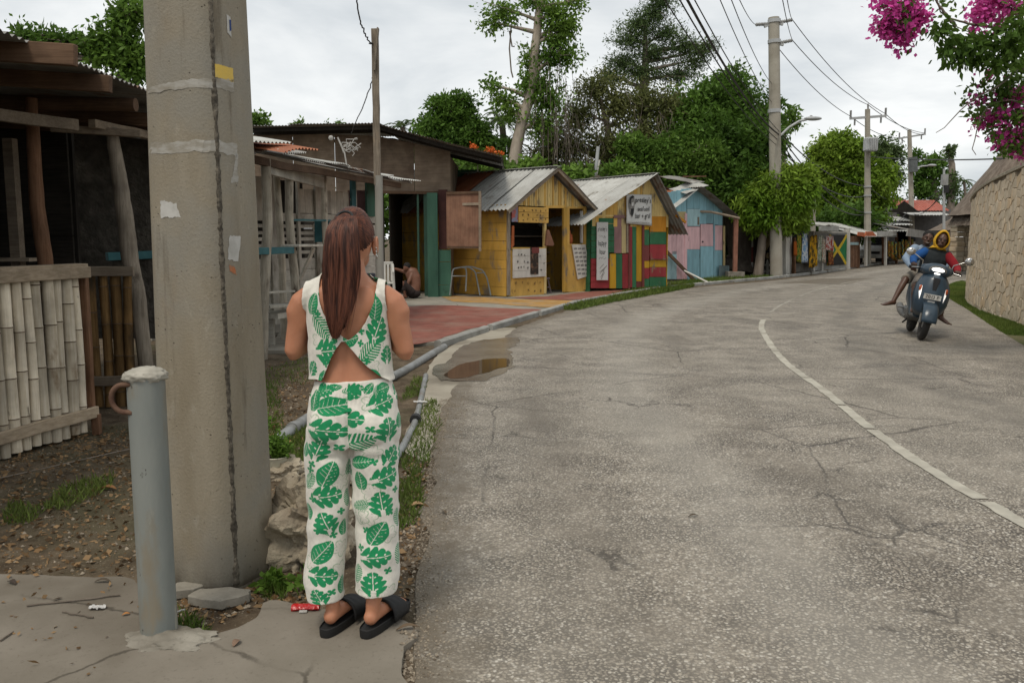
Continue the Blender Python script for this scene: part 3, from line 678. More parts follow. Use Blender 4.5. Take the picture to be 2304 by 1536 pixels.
mb = MB(); mb.bar(L_((-3.9, 7.3, 2.42)), L_((-3.25, 7.55, 2.40)), .07, .06); mb.build('brace', M_wpx, bs_, bev=.004)
for k in range(8):
    y0 = 2.7+k*.78
    corr(L_((-3.0, y0, 2.70)), (0, 1, 0), (-1, 0, .085), .80, 4.4, .076, .011, 4, warp=.02).build('roof_sheet', M_tind, bs_, 60)
mb = MB(); mb.bar(L_((-3.32, 4.1, 2.76)), L_((-3.35, 4.95, 2.77)), .12, .16, n=2); mb.build('roof_ballast_beam', M_wbrown, bs_, bev=.006)
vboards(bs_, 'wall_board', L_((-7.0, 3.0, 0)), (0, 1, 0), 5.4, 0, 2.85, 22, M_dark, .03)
for c_, z_ in (((-7.08, 5.7, 1.45), (.05, 5.8, 2.9)), ((-5.75, 8.64, 1.35), (2.7, .05, 2.7)), ((-5.6, 2.94, 1.35), (2.9, .05, 2.7))): mb = MB(); mb.box(L_(c_), z_); mb.build('light_stop_panel', M_dark, bs_)  # panels added behind the boards to stop daylight coming through the gaps
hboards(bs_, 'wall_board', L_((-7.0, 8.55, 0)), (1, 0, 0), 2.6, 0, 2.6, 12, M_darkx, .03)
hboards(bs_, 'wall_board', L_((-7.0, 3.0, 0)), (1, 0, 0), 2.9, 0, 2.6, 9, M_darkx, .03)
mb = MB(); mb.box(L_((-5.6, 7.9, 1.3)), (2.4, .35, .03)); mb.build('counter_shelf', M_wpx, bs_)
M_stone_d = mat('rough_dark_stone', (.06, .053, .043), (.11, .098, .08), sc=7, bump=1., bs=9, bd=.05, rnd=0)
mb = MB(); mb.box(L_((-4.0, 9.3, 1.55)), (1.7, .14, 2.3)); mb.build('stone_panel', M_stone_d, bs_)
# ---------------------------------------------------------------- white stall beside it
M_white = wood('chalky_white_boards', (.50, .475, .41), (.38, .355, .30), axis='x', spots=[((.14, .12, .09), 2.5, .58, .75, (1, 1, .5)), ((.16, .13, .10), 6, .66, .74, (1, 1, .3))], bump=.2)
M_whz = wood('chalky_white_uprights', (.53, .50, .43), (.39, .36, .30), spots=[((.15, .125, .09), 3, .56, .72, (1, 1, .4))], bump=.2)
M_teal = mat('teal_paint', (.032, .115, .13), (.05, .16, .175), sc=6, spots=[((.20, .21, .19), 9, .64, .7)], rough=.6)
M_green = mat('green_paint', (.030, .085, .058), (.045, .115, .078), sc=4, stretch=(1, 1, .3), rough=.65, spots=[((.02, .04, .03), 3, .6, .75)])
M_plylt = wood('plywood_brown', (.20, .15, .105), (.26, .20, .145), axis='x', grain=.35, spots=[((.14, .10, .07), 1.4, .5, .7)])
M_logw = wood('whitewashed_log', (.47, .425, .345), (.33, .29, .225), spots=[((.13, .10, .075), 5, .56, .68, (1, 1, .3))])
ws_ = thing('white_stall', 'whitewashed plank stall with crooked log posts and sagging tin awning', 'stall', (-3.2, 12, 0)); bo = Vector(ws_.location)
wa, wb = V(-5.3, 12.3, 0), V(-2.55, 16.6, 0); wd = (wb-wa).normalized(); wl_ = (wb-wa).length
FW = Facade(wa, wb)
def uw(px): return FW.uz(px, 500)[0]
hboards(ws_, 'wall_board', L_(wa), wd, wl_, .0, 1.15, 6, M_white, .03, .006)
hboards(ws_, 'wall_slat', L_(wa), wd, uw(705), 1.2, 1.75, 5, M_white, .03, .055)
hboards(ws_, 'wall_board', L_(wa+wd*uw(705)), wd, wl_-uw(705), 1.15, 1.75, 3, M_white, .03, .006)
hboards(ws_, 'wall_board', L_(wa), wd, wl_, 1.78, 1.92, 1, M_white, .04)
vboards(ws_, 'wall_board', L_(wa), wd, uw(600), 1.9, 2.5, 7, M_whz, .025)
vboards(ws_, 'shutter_board', L_(wa+wd*uw(672)), wd, uw(706)-uw(672), 1.92, 2.34, 3, M_whz, .025)
vboards(ws_, 'shutter_board', L_(wa+wd*uw(716)), wd, uw(785)-uw(716), 1.92, 2.34, 5, M_whz, .025, wob=.012)
for px, m, w in ((610, M_whz, .12), (712, M_whz, .13), (668, M_whz, .05), (792, M_teal, .12), (797, M_whz, .03), (830, M_green, .22)):
    p = wa+wd*uw(px); mb = MB(); mb.bar(L_(p+V(.04, -.05, 0 if m is M_whz else 1.9)), L_(p+V(.04, -.05, 2.55)), w, .05, up=wd.cross(V(0, 0, 1))); mb.build('upright', m, ws_)
mb = MB(); mb.box(L_(wa+wd*uw(813)+V(-.1, .3, 2.15)), (.4, .04, .5)); mb.build('hanging_cloth', mat('dull_pink_cloth', (.2, .11, .11)), ws_)
# inner dark wall so the gaps look into a closed room
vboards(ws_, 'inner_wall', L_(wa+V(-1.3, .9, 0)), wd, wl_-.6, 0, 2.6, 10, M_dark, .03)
for pts, r in (([G(592, 808), A(594, 650, 10.36), A(602, 520, 10.4), A(598, 358, 10.4)], (.058, .066, .06, .062)),
               ([G(668, 782), A(665, 650, 11.6), A(650, 480, 11.6), A(650, 378, 11.6)], (.06, .06, .058, .058)),
               ([G(640, 770), A(635, 600, 12.2), A(622, 395, 12.2)], (.055, .055, .05)), ([G(735, 745), A(733, 600, 13.6), A(729, 388, 13.6)], (.05, .05, .048))):
    log(ws_, [L_(p) for p in pts], r, M_logw)
for p, q_, w, h, m in ((A(600, 375, 10.4), A(727, 412, 13.4), .05, .17, M_white), (A(560, 565, 9.9), A(652, 563, 11.2), .12, .085, M_teal), (A(652, 553, 11.2), A(708, 552, 12.4), .25, .03, M_whz),
                       (A(652, 495, 12), A(742, 496, 13.8), .04, .03, M_teal), (A(565, 660, 10.6), A(665, 655, 11.6), .06, .03, M_white), (A(240, 577, 9.0), A(560, 565, 9.9), .12, .085, M_teal),
                       (A(706, 558, 12.4), A(676, 628, 12.6), .05, .04, M_whz), (A(585, 690, 10.9), A(680, 684, 11.9), .3, .04, M_white)):
    mb = MB(); mb.bar(L_(p), L_(q_), w, h, n=3, jit=.003); mb.build('ledge', m, ws_, bev=.004)
mb = MB(); mb.bar(L_(A(725, 495, 13.8)), L_(A(725, 545, 13.8)), .24, .03, up=(0, 1, 0)); mb.build('teal_panel', M_teal, ws_)
hboards(ws_, 'counter_board', L_((-4.6, 9.75, 0)), (1, 0, 0), 1.45, .45, 1.62, 5, M_white, .03)
hboards(ws_, 'counter_board', L_(A(585, 700, 11.4)*V(1, 1, 0).length*0+V(-3.4, 11.3, 0)), V(.35, 1, 0), 1.6, .42, .5, 1, M_white, .3)
for t in (.1, .5, .9):
    mb = MB(); p = V(-3.35, 11.35, 0)+V(.35, 1, 0).normalized()*1.6*t; mb.bar(L_(p), L_(p+V(0, 0, .42)), .08, .08, up=(0, 1, 0)); mb.build('bench_leg', M_white, ws_)
e0, e1 = V(-3.02, 8.9, 2.49), V(-2.02, 16.9, 2.60); ed = (e1-e0).normalized()
for k in range(10):
    p = e0+ed*(k*.82)
    m = [M_tind, M_tin, M_tind][k % 3]
    if k < 3: mb = corr(L_(p+V(0, 0, -.10+.05*k)), ed+V(0, 0, .13), V(-1, .1, .16), .86, 2.6, .076, .012, 4, warp=.04)
    else: mb = corr(L_(p+V(RND.uniform(-.05, .12), 0, RND.uniform(-.02, .04))), ed, V(-1, .1, .2), .86, 2.6, .076, .012, 4, warp=.04)
    mb.build('awning_sheet', m, ws_, 60)
corr(L_(A(555, 318, 9.4)), V(.35, 1, .12), V(-1, .2, .1), .9, 1.2, .076, .012, 3, warp=.06).build('awning_sheet', M_tin, ws_, 60)
corr(L_(A(640, 345, 9.7)), V(.3, 1, .16), V(-1, .2, .16), .8, .9, .076, .012, 3, warp=.06).build('rusty_awning_sheet', M_tinr, ws_, 60)
corr(L_(A(860, 395, 15.7)), V(.5, 1, -.02), V(-1, .2, .14), 1.3, .9, .076, .012, 3, warp=.05).build('awning_sheet', M_tin, ws_, 60)
corr(L_(A(560, 305, 15)), V(.1, 1, .0), V(-1, .1, .03), 1.5, 2.2, .1, .014, 3, warp=.02).build('rear_sheet', M_tin, ws_, 60)
for q_ in ((-3.12, 9.1, 2.40), ):
    mb = MB(); mb.bar(L_(V(-3.12, 9.0, 2.38)), L_(V(-2.18, 16.7, 2.50)), .06, .09, n=8, jit=.01); mb.build('eave_beam', M_wbrown, ws_)
# tall wood post with the house cable, and the bent antenna behind it
wp = thing('wooden_post', 'slim grey wooden post with a peeling top standing by the stall', 'post', (-2.07, 13.2, 0))
log(wp, [(.0, 0, -.05), (.02, 0, 2.45)], (.066, .06), mat('grey_painted_post', (.30, .29, .255), (.22, .21, .185), stretch=(1, 1, .2), rnd=0), 'lower_shaft')
mb = MB(); mb.bar((.0, .0, 2.3), (.0, 0, 4.62), .10, .085, up=(0, 1, 0), n=10, jit=.005); mb.build('upper_shaft', wood('split_grey_wood', (.16, .13, .10), (.30, .25, .19), spots=[((.36, .24, .13), 2, .58, .68, (1, 1, .3))]), wp, bev=.006)
mb = MB(); mb.bar((.0, -.05, 4.0), (.06, -.05, 4.62), .02, .12, up=(0, 1, 0)); mb.build('splinter', M_logg, wp)
M_wire = mat('black_cable', (.02, .02, .02), (.03, .03, .03), rough=.5, bump=0, rnd=0)
def wire(pts, r, label, group=None, sag=0., n=24, wob=0., seg=5):
    P = [Vector(p) for p in pts]; out = []
    if len(P) == 2:
        for t in np.linspace(0, 1, n): out.append(P[0].lerp(P[1], t)-V(0, 0, sag*4*t*(1-t)))
    else:
        for i in range(len(P)-1):
            for t in np.linspace(0, 1, 8, endpoint=(i == len(P)-2)): out.append(P[i].lerp(P[i+1], t))
    if wob: out = [p+V(wob*noise.noise((i*.7, 1, 2)), 0, wob*noise.noise((i*.7, 5, 2))) for i, p in enumerate(out)]
    mb = MB(); mb.tube(out, r, seg); o = mb.build('cable', M_wire, None, 60); return tag(o, label, 'cable', group)
wire([A(842, 98, 13.2), A(833, 98, 13.1), A(820, 75, 13.0), A(808, 40, 12.6), A(800, -30, 12)], .011, 'twisted black cable dropping onto the top of the wooden post', wob=.03)
wire([A(846, 150, 13.25), A(835, 190, 13.6), A(815, 245, 14.6), A(800, 275, 16), A(790, 302, 19)], .009, 'black cable hanging from the wooden post to the brown shed roof', wob=.02)
an = thing('bent_antenna', 'mangled pale wire antenna sticking up behind the tin awning', 'antenna', A(788, 345, 15.5))
M_wirep = mat('pale_wire', (.42, .40, .37), rnd=0, bump=0)
mb = MB(); mb.tube([V(-.05, 0, -.35), V(-.1, 0, .0), V(-.22, 0, .28)], .014, 6); mb.build('mast', M_wirep, an)
for k in range(9):
    p = V(-.15, 0, .1); pts = [p]
    for j in range(5): p = p+V(RND.uniform(-.04, .12), RND.uniform(-.05, .05), RND.uniform(-.10, .11)); pts.append(p)
    mb = MB(); mb.tube(pts, .008, 5); mb.build('wire_loop', M_wirep, an)
mb = MB(); mb.ball((-.34, 0, .27), .045, 6); mb.build('knob', M_wirep, an, 60)
# ---------------------------------------------------------------- brown plywood shop
br = thing('plywood_shop', 'brown plywood shop with wide flat tin roof and dark open front', 'shop', (-3.2, 21.2, 0)); bo = Vector(br.location)
X = lambda px, Y=21.2: (px-1152)/FPX*Y*.9975
M_plyd = wood('plywood_dark', (.17, .125, .09), (.225, .17, .12), axis='x', grain=.3, spots=[((.12, .085, .06), 1.2, .5, .7)])
zt = [(X(575), 4.02), (X(760), 4.02), (X(855), 3.98), (X(1016), 3.62)]
for (xa, za), (xb, zb) in zip(zt[:-1], zt[1:]):
    n = max(1, round((xb-xa)/1.1))
    for k in range(n):
        u0, u1 = xa+(xb-xa)*k/n+.006, xa+(xb-xa)*(k+1)/n-.006; za_, zb_ = za+(zb-za)*k/n, za+(zb-za)*(k+1)/n
        mb = MB(); q = [L_(V(u, 21.2+d, z)) for d in (0, .02) for u, z in ((u0, 2.62), (u1, 2.62), (u1, zb_), (u0, za_))]
        mb.add(q, [(0, 1, 2, 3), (7, 6, 5, 4), (0, 4, 5, 1), (1, 5, 6, 2), (2, 6, 7, 3), (3, 7, 4, 0)]); mb.build('plywood_panel', M_plylt if k % 2 else M_plyd, br)
mb = MB(); mb.bar(L_((X(845), 21.17, 2.62)), L_((X(1016), 21.17, 2.60)), .05, .07); mb.build('lintel', M_wbrown, br)
vboards(br, 'side_board', L_((X(1012), 21.25, 0)), (0, 1, 0), 3.2, 0, 3.5, 10, M_plyd, .03)
hboards(br, 'side_board', L_((X(575), 21.25, 0)), (1, 0, 0), X(866)-X(575), 0, 2.6, 9, M_darkx, .03)
vboards(br, 'inner_wall', L_((X(866), 24.2, 0)), (1, 0, 0), 2.2, 0, 3.4, 9, M_green, .03); vboards(br, 'inner_wall', L_((X(866)+.1, 21.4, 0)), (0, 1, 0), 3., 0, 3.4, 9, M_dark, .03)
for z in (.75, 1.35, 1.95):
    mb = MB(); mb.box(L_((-2.6, 23.9, z)), (1.5, .4, .03)); mb.build('shelf', M_wpx, br)
for k in range(14):
    mb = MB(); z = (.765, 1.365, 1.965)[k % 3]; h = RND.uniform(.12, .26); mb.lathe([(.0, 0), (.05, 0), (.05, h*.7), (.02, h*.8), (.02, h), (0, h)], L_((-3.2+RND.random()*1.2, 23.8, z)), 8); mb.build('shelf_ware', [M_green, M_wbrz, M_whz][k % 3], br)
M_grd = mat('dark_green_boards', (.025, .06, .042), (.04, .09, .06), stretch=(1, 1, .25), sc=6, rough=.6)
for px0, px1, m, d in ((955, 963, M_grd, .05), (965, 988, M_green, -.55), ):
    mb = MB(); mb.box(L_((X((px0+px1)/2), 21.2+d/2, 1.3)), ((X(px1)-X(px0)), .05, 2.58)); mb.build('door_leaf', m, br)
mb = MB(); mb.box(L_((X(942), 21.25, 1.3)), (.05, .08, 2.58)); mb.build('door_jamb', M_grd, br)
hboards(br, 'low_panel', L_((X(975), 21.02, 0)), (1, 0, 0), X(1016)-X(975), .05, 1.2, 4, M_green, .03)
mb = MB(); mb.box(L_((X(999), 21.1, 1.95)), (.22, .06, 1.45)); mb.build('window_recess', mat('dark_red_paint', (.075, .03, .025), (.05, .02, .018)), br)
M_shut = wood('reddish_plywood', (.165, .085, .055), (.21, .115, .075), axis='z', grain=.4)
sp_ = thing('tmp', 'x', 'x'); bpy.data.objects.remove(sp_)
sx0, sx1 = X(1006, 20.7), X(1083, 20.3)
mb = MB(); mb.bar(L_((sx0, 20.75, 1.92)), L_((sx1, 20.35, 1.92)), .03, 1.36); sh = mb.build('shutter', M_shut, br)
for a, b in (((sx0, 20.72, 2.57), (sx1, 20.32, 2.57)), ((sx0, 20.72, 1.27), (sx1, 20.32, 1.27))):
    mb = MB(); mb.bar(L_(a), L_(b), .03, .06); mb.build('shutter_rail', M_wbrown, sh)
mb = MB(); mb.bar(L_((sx1-.03, 20.32, 1.18)), L_((sx1-.03, 20.32, 2.6)), .06, .03, up=(0, 1, 0)); mb.build('shutter_stile', M_wpx, sh)
mb = MB(); mb.bar(L_((sx1-.45, 20.54, 2.3)), L_((sx1-.05, 20.32, 2.3)), .02, .06); mb.build('latch', M_wpx, sh)
# roof sheets: flat run on the left, then falling toward the street
rp = [(X(560, 20.3), 4.10), (X(855, 20.3), 4.16), (X(1000, 20.3), 3.74), (X(1128, 20.3), 3.42)]
for (xa, za), (xb, zb) in zip(rp[:-1], rp[1:]):
    d = V(xb-xa, 0, zb-za); n = max(1, round(d.length/.9))
    for k in range(n):
        corr(L_(V(xa, 20.25, za)+d*(k/n)+V(0, 0, .01*(k % 2))), d, V(0, 1, .06 if xa < -3.2 else .015), d.length/n+.04, 5.0, .076, .013, 3, warp=.02).build('roof_sheet', M_tind, br, 60)
for y in (20.45, 21.1, 23):
    for (xa, za), (xb, zb) in zip(rp[:-1], rp[1:]): mb = MB(); mb.bar(L_((xa, y, za-.07)), L_((xb, y, zb-.07)), .05, .09); mb.build('purlin', M_dark, br)
# ================================================================ PAINTED SHACKS
def text_mesh(txt, size, jit=.0, space=1., bold=0.):
    """lettering as flat meshes, letter by letter so it can wander like hand paint; returns MB in x/z plane"""
    out = MB(); x = 0.; dg = None
    for ch in txt:
        if ch == ' ': x += size*.32; continue
        cu = bpy.data.curves.new('t', 'FONT'); cu.body = ch; cu.size = size*(1+RND.uniform(-jit, jit)); cu.extrude = 0; cu.offset = bold; cu.resolution_u = 3
        o = bpy.data.objects.new('t', cu); C.objects.link(o); dg = bpy.context.evaluated_depsgraph_get()
        me = bpy.data.meshes.new_from_object(o.evaluated_get(dg)); r = RND.uniform(-jit, jit)*.7; dy = RND.uniform(-jit, jit)*size*.5
        vs = [(v.co.x, v.co.y) for v in me.vertices]; w = max((v[0] for v in vs), default=size*.4)
        out.add([(x+v[0]*math.cos(r)-v[1]*math.sin(r), 0, dy+v[0]*math.sin(r)+v[1]*math.cos(r)) for v in vs], [tuple(p.vertices) for p in me.polygons])
        x += w*space+size*.06
        bpy.data.objects.remove(o); bpy.data.curves.remove(cu); bpy.data.meshes.remove(me)
    out.width = x; return out
def put_text(par, name, txt, c, width, height, y, m, jit=.12, bold=.0, slant=0.):
    mb = text_mesh(txt, 1., jit, bold=bold); k = width/max(mb.width, .01); zs_ = [v[2] for v in mb.v]; z0, z1 = min(zs_), max(zs_); kz = height/(z1-z0)
    mb.v = [(c[0]+(v[0]-mb.width/2)*k, y, c[1]+(v[2]-(z0+z1)/2)*kz+slant*(v[0]-mb.width/2)*k) for v in mb.v]
    return tag(mb.build(name, m, par), kind='stuff')
M_blackp = mat('black_hand_paint', (.018, .018, .018), (.05, .05, .05), sc=20, rnd=0, bump=0, rough=.7)
M_dood = mat('brown_doodle_paint', (.09, .06, .03), (.2, .12, .05), sc=20, rnd=0, bump=0)
M_grayp = mat('faded_grey_paint', (.16, .15, .14), (.3, .29, .27), sc=20, rnd=0, bump=0)
M_redp = mat('red_doodle_paint', (.24, .05, .03), (.18, .06, .04), rnd=0, bump=0)
PS = dict(rough=.75, bump=.25, bs=35, stretch=(1, 1, .35))
def paint(name, c, wear=(.2, .16, .11), k=.6, rnd=.1): return mat(name, c, tuple(x*.8 for x in c), sc=5, rnd=rnd, spots=[(wear, 3.2, k, k+.13, (1, 1, .5)), (tuple(x*.35 for x in c), 7, .64, .74, (1, 1, .25))], **PS)
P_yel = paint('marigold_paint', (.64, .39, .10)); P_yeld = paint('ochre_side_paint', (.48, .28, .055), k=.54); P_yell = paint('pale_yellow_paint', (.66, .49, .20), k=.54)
P_white = paint('white_board_paint', (.55, .53, .48), k=.66); P_grn = paint('flag_green_paint', (.035, .135, .062)); P_red = paint('flag_red_paint', (.27, .035, .04)); P_gold = paint('flag_gold_paint', (.47, .27, .02))
P_mauv = paint('mauve_paint', (.26, .145, .14)); P_crm = paint('cream_paint', (.50, .40, .20)); P_mar = paint('maroon_paint', (.17, .045, .04)); P_org = paint('orange_paint', (.46, .20, .02))
P_pink = paint('pink_paint', (.64, .42, .44), k=.68); P_blue = paint('sky_blue_paint', (.225, .41, .475), k=.68); P_lblue = paint('pale_blue_paint', (.32, .47, .50), k=.66)
M_banner = mat('white_banner', (.56, .56, .54), (.50, .50, .48), sc=3, rnd=0, bump=.1, bs=9, bd=.02, rough=.7)
def doodles(par, name, m, F, x0, x1, y0, y1, nx, ny, proud, s=.05):
    mb = MB()
    for i in range(nx):
        for j in range(ny):
            if RND.random() < .2: continue
            u, z = F.uz(x0+(x1-x0)*(i+.5)/nx+RND.uniform(-2, 2), y0+(y1-y0)*(j+.5)/ny+RND.uniform(-2, 2)); k = RND.randint(2, 4); r0 = RND.random()*3
            for a in range(k):
                t = r0+a*math.pi/k*1.2; d = V(math.cos(t), 0, math.sin(t))*s*RND.uniform(.6, 1.1); mb.bar(V(u, -proud, z)-d, V(u, -proud, z)+d*.8, .004, .007, up=(-d.z, 0, d.x))
    return tag(mb.build(name, m, par), kind='stuff')
# ---------------------------------------------------------------- yellow shack
FY = Facade(G(1140, 668, .045).xy, G(1318, 655, .045).xy); W_ = FY.L; D_ = 4.2
ys_ = thing('yellow_shack', 'marigold plank shack with corrugated gable roof and open counter window', 'shack', (FY.p.x, FY.p.y, .04), FY.ang)
FY.p.z = 0
zE, zR = 2.28, 3.24
def uzY(px, py): return FY.uz(px, py)
def ftop(u): return zR-.09-abs(u-W_/2)*(zR-zE)/(W_/2)
z_b = uzY(1230, 469)[1]
vboards(ys_, 'gable_stick', (0.0, .0, 0), (1, 0, 0), W_, z_b, ftop, 44, [P_yell, P_yel, P_yell], .03, .012, wob=.008)
u_ = lambda px: uzY(px, 560)[0]
hboards(ys_, 'fascia_board', (u_(1163), -.03, 0), (1, 0, 0), u_(1230)-u_(1163), uzY(1200, 505)[1], uzY(1200, 470)[1], 3, P_yel, .03)
FY.rect(ys_, 'base_panel', 1142, 1223, 566, 670, P_yel, .02, .03); FY.rect(ys_, 'base_panel', 1273, 1315, 552, 660, P_yel, .02, .03)
wpn = thing('x', 'x', 'x'); bpy.data.objects.remove(wpn)
z0 = uzY(1190, 627)[1]; z1 = uzY(1190, 563)[1]
hboards(ys_, 'counter_board', (u_(1150), -.05, 0), (1, 0, 0), u_(1224)-u_(1150), z0, z1, 4, P_white, .03, .004)
FY.rect(ys_, 'framed_picture', 1188, 1205, 560, 620, mat('dark_picture', (.03, .022, .018), (.16, .09, .055), sc=9, rnd=0, rough=.4, lo=.5, hi=.62), .10, .02)
FY.rect(ys_, 'picture_header', 1190, 1206, 560, 573, P_mar, .11, .02)
FY.rect(ys_, 'coloured_poster', 1149, 1163, 463, 503, mat('faded_poster', (.22, .24, .33), (.42, .12, .10), sc=8, rnd=0, lo=.45, hi=.6), .04, .01)
for x0, x1, y0, y1, m in ((1140, 1146, 464, 668, M_logg), (1222, 1227, 470, 664, P_yell), (1266, 1274, 470, 660, P_yeld), (1274, 1279, 470, 556, P_yel), (1306, 1309, 478, 550, P_white), (1311, 1317, 470, 655, P_yel)): FY.rect(ys_, 'upright', x0, x1, y0, y1, m, .04, .06)
for x0, x1, y0, y1 in ((1274, 1316, 468, 473), (1226, 1268, 466, 472), (1150, 1224, 560, 565)): FY.rect(ys_, 'cross_rail', x0, x1, y0, y1, P_yel, .035, .05)
doodles(ys_, 'painted_marks', M_dood, FY, 1168, 1228, 472, 503, 6, 3, .066, .035); doodles(ys_, 'painted_marks', M_blackp, FY, 1156, 1186, 570, 612, 4, 3, .09, .035); doodles(ys_, 'painted_marks', M_dood, FY, 1150, 1220, 632, 664, 5, 2, .045, .05)
doodles(ys_, 'painted_marks', M_blackp, FY, 1206, 1222, 572, 616, 2, 3, .09, .03)
# side wall with star doodles
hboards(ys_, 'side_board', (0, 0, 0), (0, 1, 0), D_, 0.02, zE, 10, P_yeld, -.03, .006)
mb = MB()
for k in range(46):
    y, z = RND.uniform(.15, 3.4), RND.uniform(.25, 2.1); n = RND.randint(2, 4)
    for a in range(n):
        t = a*math.pi/n+RND.random(); d = V(0, math.cos(t), math.sin(t))*RND.uniform(.04, .09); mb.bar(V(-.006, y, z)-d, V(-.006, y, z)+d, .014, .004, up=(1, 0, 0), m=RND.random() < .4)
tag(mb.build('painted_marks', [M_blackp, M_redp], ys_), kind='stuff')
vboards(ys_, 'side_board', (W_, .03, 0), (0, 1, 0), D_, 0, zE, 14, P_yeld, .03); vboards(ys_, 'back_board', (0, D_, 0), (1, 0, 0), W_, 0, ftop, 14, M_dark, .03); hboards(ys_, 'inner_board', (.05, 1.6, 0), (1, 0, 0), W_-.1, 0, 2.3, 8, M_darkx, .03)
mb = MB(); mb.box((W_/2, .85, 2.27), (W_-.1, 1.5, .03)); mb.build('ceiling_board', M_darkx, ys_)
for z in (.75, 1.05, 1.5): mb = MB(); mb.box((W_/2+.3, 1.4, z), (W_-.8, .35, .03)); mb.build('shelf', M_wpx, ys_)
gable_roof(ys_, W_, D_, zE, zR, .28, M_tin, npan=6, alt={(-1, 4): M_tinr, (-1, 3): M_tinr, (1, 0): M_tind, (1, 1): M_tind}, front=.32, warp=.02)
mb = MB(); mb.bar((W_/2, -.34, zR+.03), (W_/2, D_, zR+.03), .22, .012); mb.build('ridge_cap', M_tin, ys_)
for s in (0, 1):
    mb = MB(); x = W_+.26 if s else -.26; mb.bar((W_/2, -.3, zR-.05), (x, -.3, zR-.05-(abs(x-W_/2))*(zR-zE)/(W_/2)), .04, .08); mb.build('barge_board', M_wpx, ys_)
mb = MB(); mb.bar((W_+.05, -.25, zE-.12), (W_+.38, -.25, zE-.28), .04, .06); mb.build('eave_bracket', P_yell, ys_)
# things on and in the yellow shack
def world_of(root, p):
    c, s = math.cos(root.rotation_euler.z), math.sin(root.rotation_euler.z); return V(root.location.x+p[0]*c-p[1]*s, root.location.y+p[0]*s+p[1]*c, root.location.z+p[2])
mbd = thing('menu_board', 'tilted white menu board hung below the small window of the yellow shack', 'sign', FY.p, FY.ang)
FY.quad([(1296, 628), (1324, 619), (1313, 550), (1283, 550)], .07, .025).build('board', P_white, mbd)
for r in range(7):
    for c in range(3):
        t0 = r/7; x = 1287+c*9+t0*11; y = 557+r*9.3; FY.quad([(x, y+5), (x+7, y+4), (x+6.3, y), (x-.6, y+.6)], .0725, .002).build('menu_entry', M_grayp, mbd)
pb = thing('cloth_bag', 'brown cloth bag hanging in the doorway of the yellow shack', 'bag', FY.p, FY.ang)
uz = [uzY(*p) for p in [(1225, 517), (1229, 517), (1241, 551), (1236, 554), (1222, 553)]]; mb = MB(); mb.add([V(u, -.12, z) for u, z in uz]+[V(u, -.04, z) for u, z in uz], [(0, 4, 3, 2, 1), (5, 6, 7, 8, 9), (0, 1, 6, 5), (1, 2, 7, 6), (2, 3, 8, 7), (3, 4, 9, 8), (4, 0, 5, 9)]); mb.build('bag', wood('brown_cloth', (.20, .095, .06), (.27, .14, .09)), pb, bev=.02)
rb = thing('rust_cloth', 'rust orange cloth strip hanging at the corner of the yellow shack', 'cloth', FY.p, FY.ang); FY.quad([(1147, 558), (1153, 552), (1153, 508), (1148, 508)], .07, .03).build('cloth', mat('rust_cloth_mat', (.35, .10, .035)), rb, bev=.008)
vz = thing('orange_jug', 'orange jug standing in the small window of the yellow shack', 'jug', world_of(ys_, (u_(1291), .18, 0)), 0)
zj = uzY(1290, 551)[1]; mb = MB(); mb.lathe([(0, 0), (.09, 0), (.12, .1), (.10, .24), (.05, .3), (.055, .36), (0, .36)], (0, 0, zj-.02), 12); mb.build('body', mat('orange_glaze', (.40, .10, .03), rough=.4, rnd=0), vz, 50)
mb = MB(); mb.box((0, 0, zj/2-.02), (.3, .2, zj-.02)); mb.build('stand', M_dark, vz)
st_ = thing('plastic_stool', 'faded mauve plastic stool standing inside the yellow shack doorway', 'stool', world_of(ys_, (u_(1240), .25, -.0)), FY.ang)
M_stool = mat('mauve_plastic', (.17, .13, .135), rough=.5, rnd=0, bump=0)
mb = MB(); mb.lathe([(0, .42), (.15, .42), (.17, .40), (.16, .38), (0, .38)], (0, 0, 0), 14); mb.build('seat', M_stool, st_, 40)
for k in range(4): a = k*math.pi/2+.6; mb = MB(); mb.bar((.11*math.cos(a), .11*math.sin(a), .39), (.2*math.cos(a), .2*math.sin(a), 0), .04, .03); mb.build('leg', M_stool, st_)
mb = MB(); mb.lathe([(.145, .16), (.155, .16), (.155, .18), (.145, .18), (.145, .16)], (0, 0, 0), 14); mb.build('ring', M_stool, st_)
# bench frame of bent tube in front of the side wall
M_tube = mat('grey_blue_tube', (.17, .20, .205), (.23, .25, .25), rough=.45, rnd=0, bump=.1, spec=.5)
bf = thing('tube_bench_frame', 'pair of bent grey tube armrests left from a bench by the yellow wall', 'bench', (0, 0, 0))
for pix in ([(1012, 664), (1018, 610), (1022, 604), (1046, 600), (1050, 612), (1048, 655)], [(1040, 602), (1056, 601), (1070, 612), (1080, 664)], [(1046, 600), (1062, 600), (1086, 608), (1096, 625), (1104, 664)]):
    pts = [A(p[0], p[1], 21.0) for p in pix]; q = []
    for i in range(len(pts)-1):
        for t in np.linspace(0, 1, 5, endpoint=(i == len(pts)-2)): q.append(pts[i].lerp(pts[i+1], t))
    for i in range(1, len(q)-1): q[i] = (q[i-1]+q[i]*2+q[i+1])/4
    mb = MB(); mb.tube(q, .019, 8); mb.build('bent_tube', M_tube, bf, 40)
for p, q in (((1018, 621), (1048, 621)), ((1072, 614), (1092, 613))): mb = MB(); mb.tube([A(*p, 21.0), A(*q, 21.0)], .014, 8); mb.build('rung', M_tube, bf)
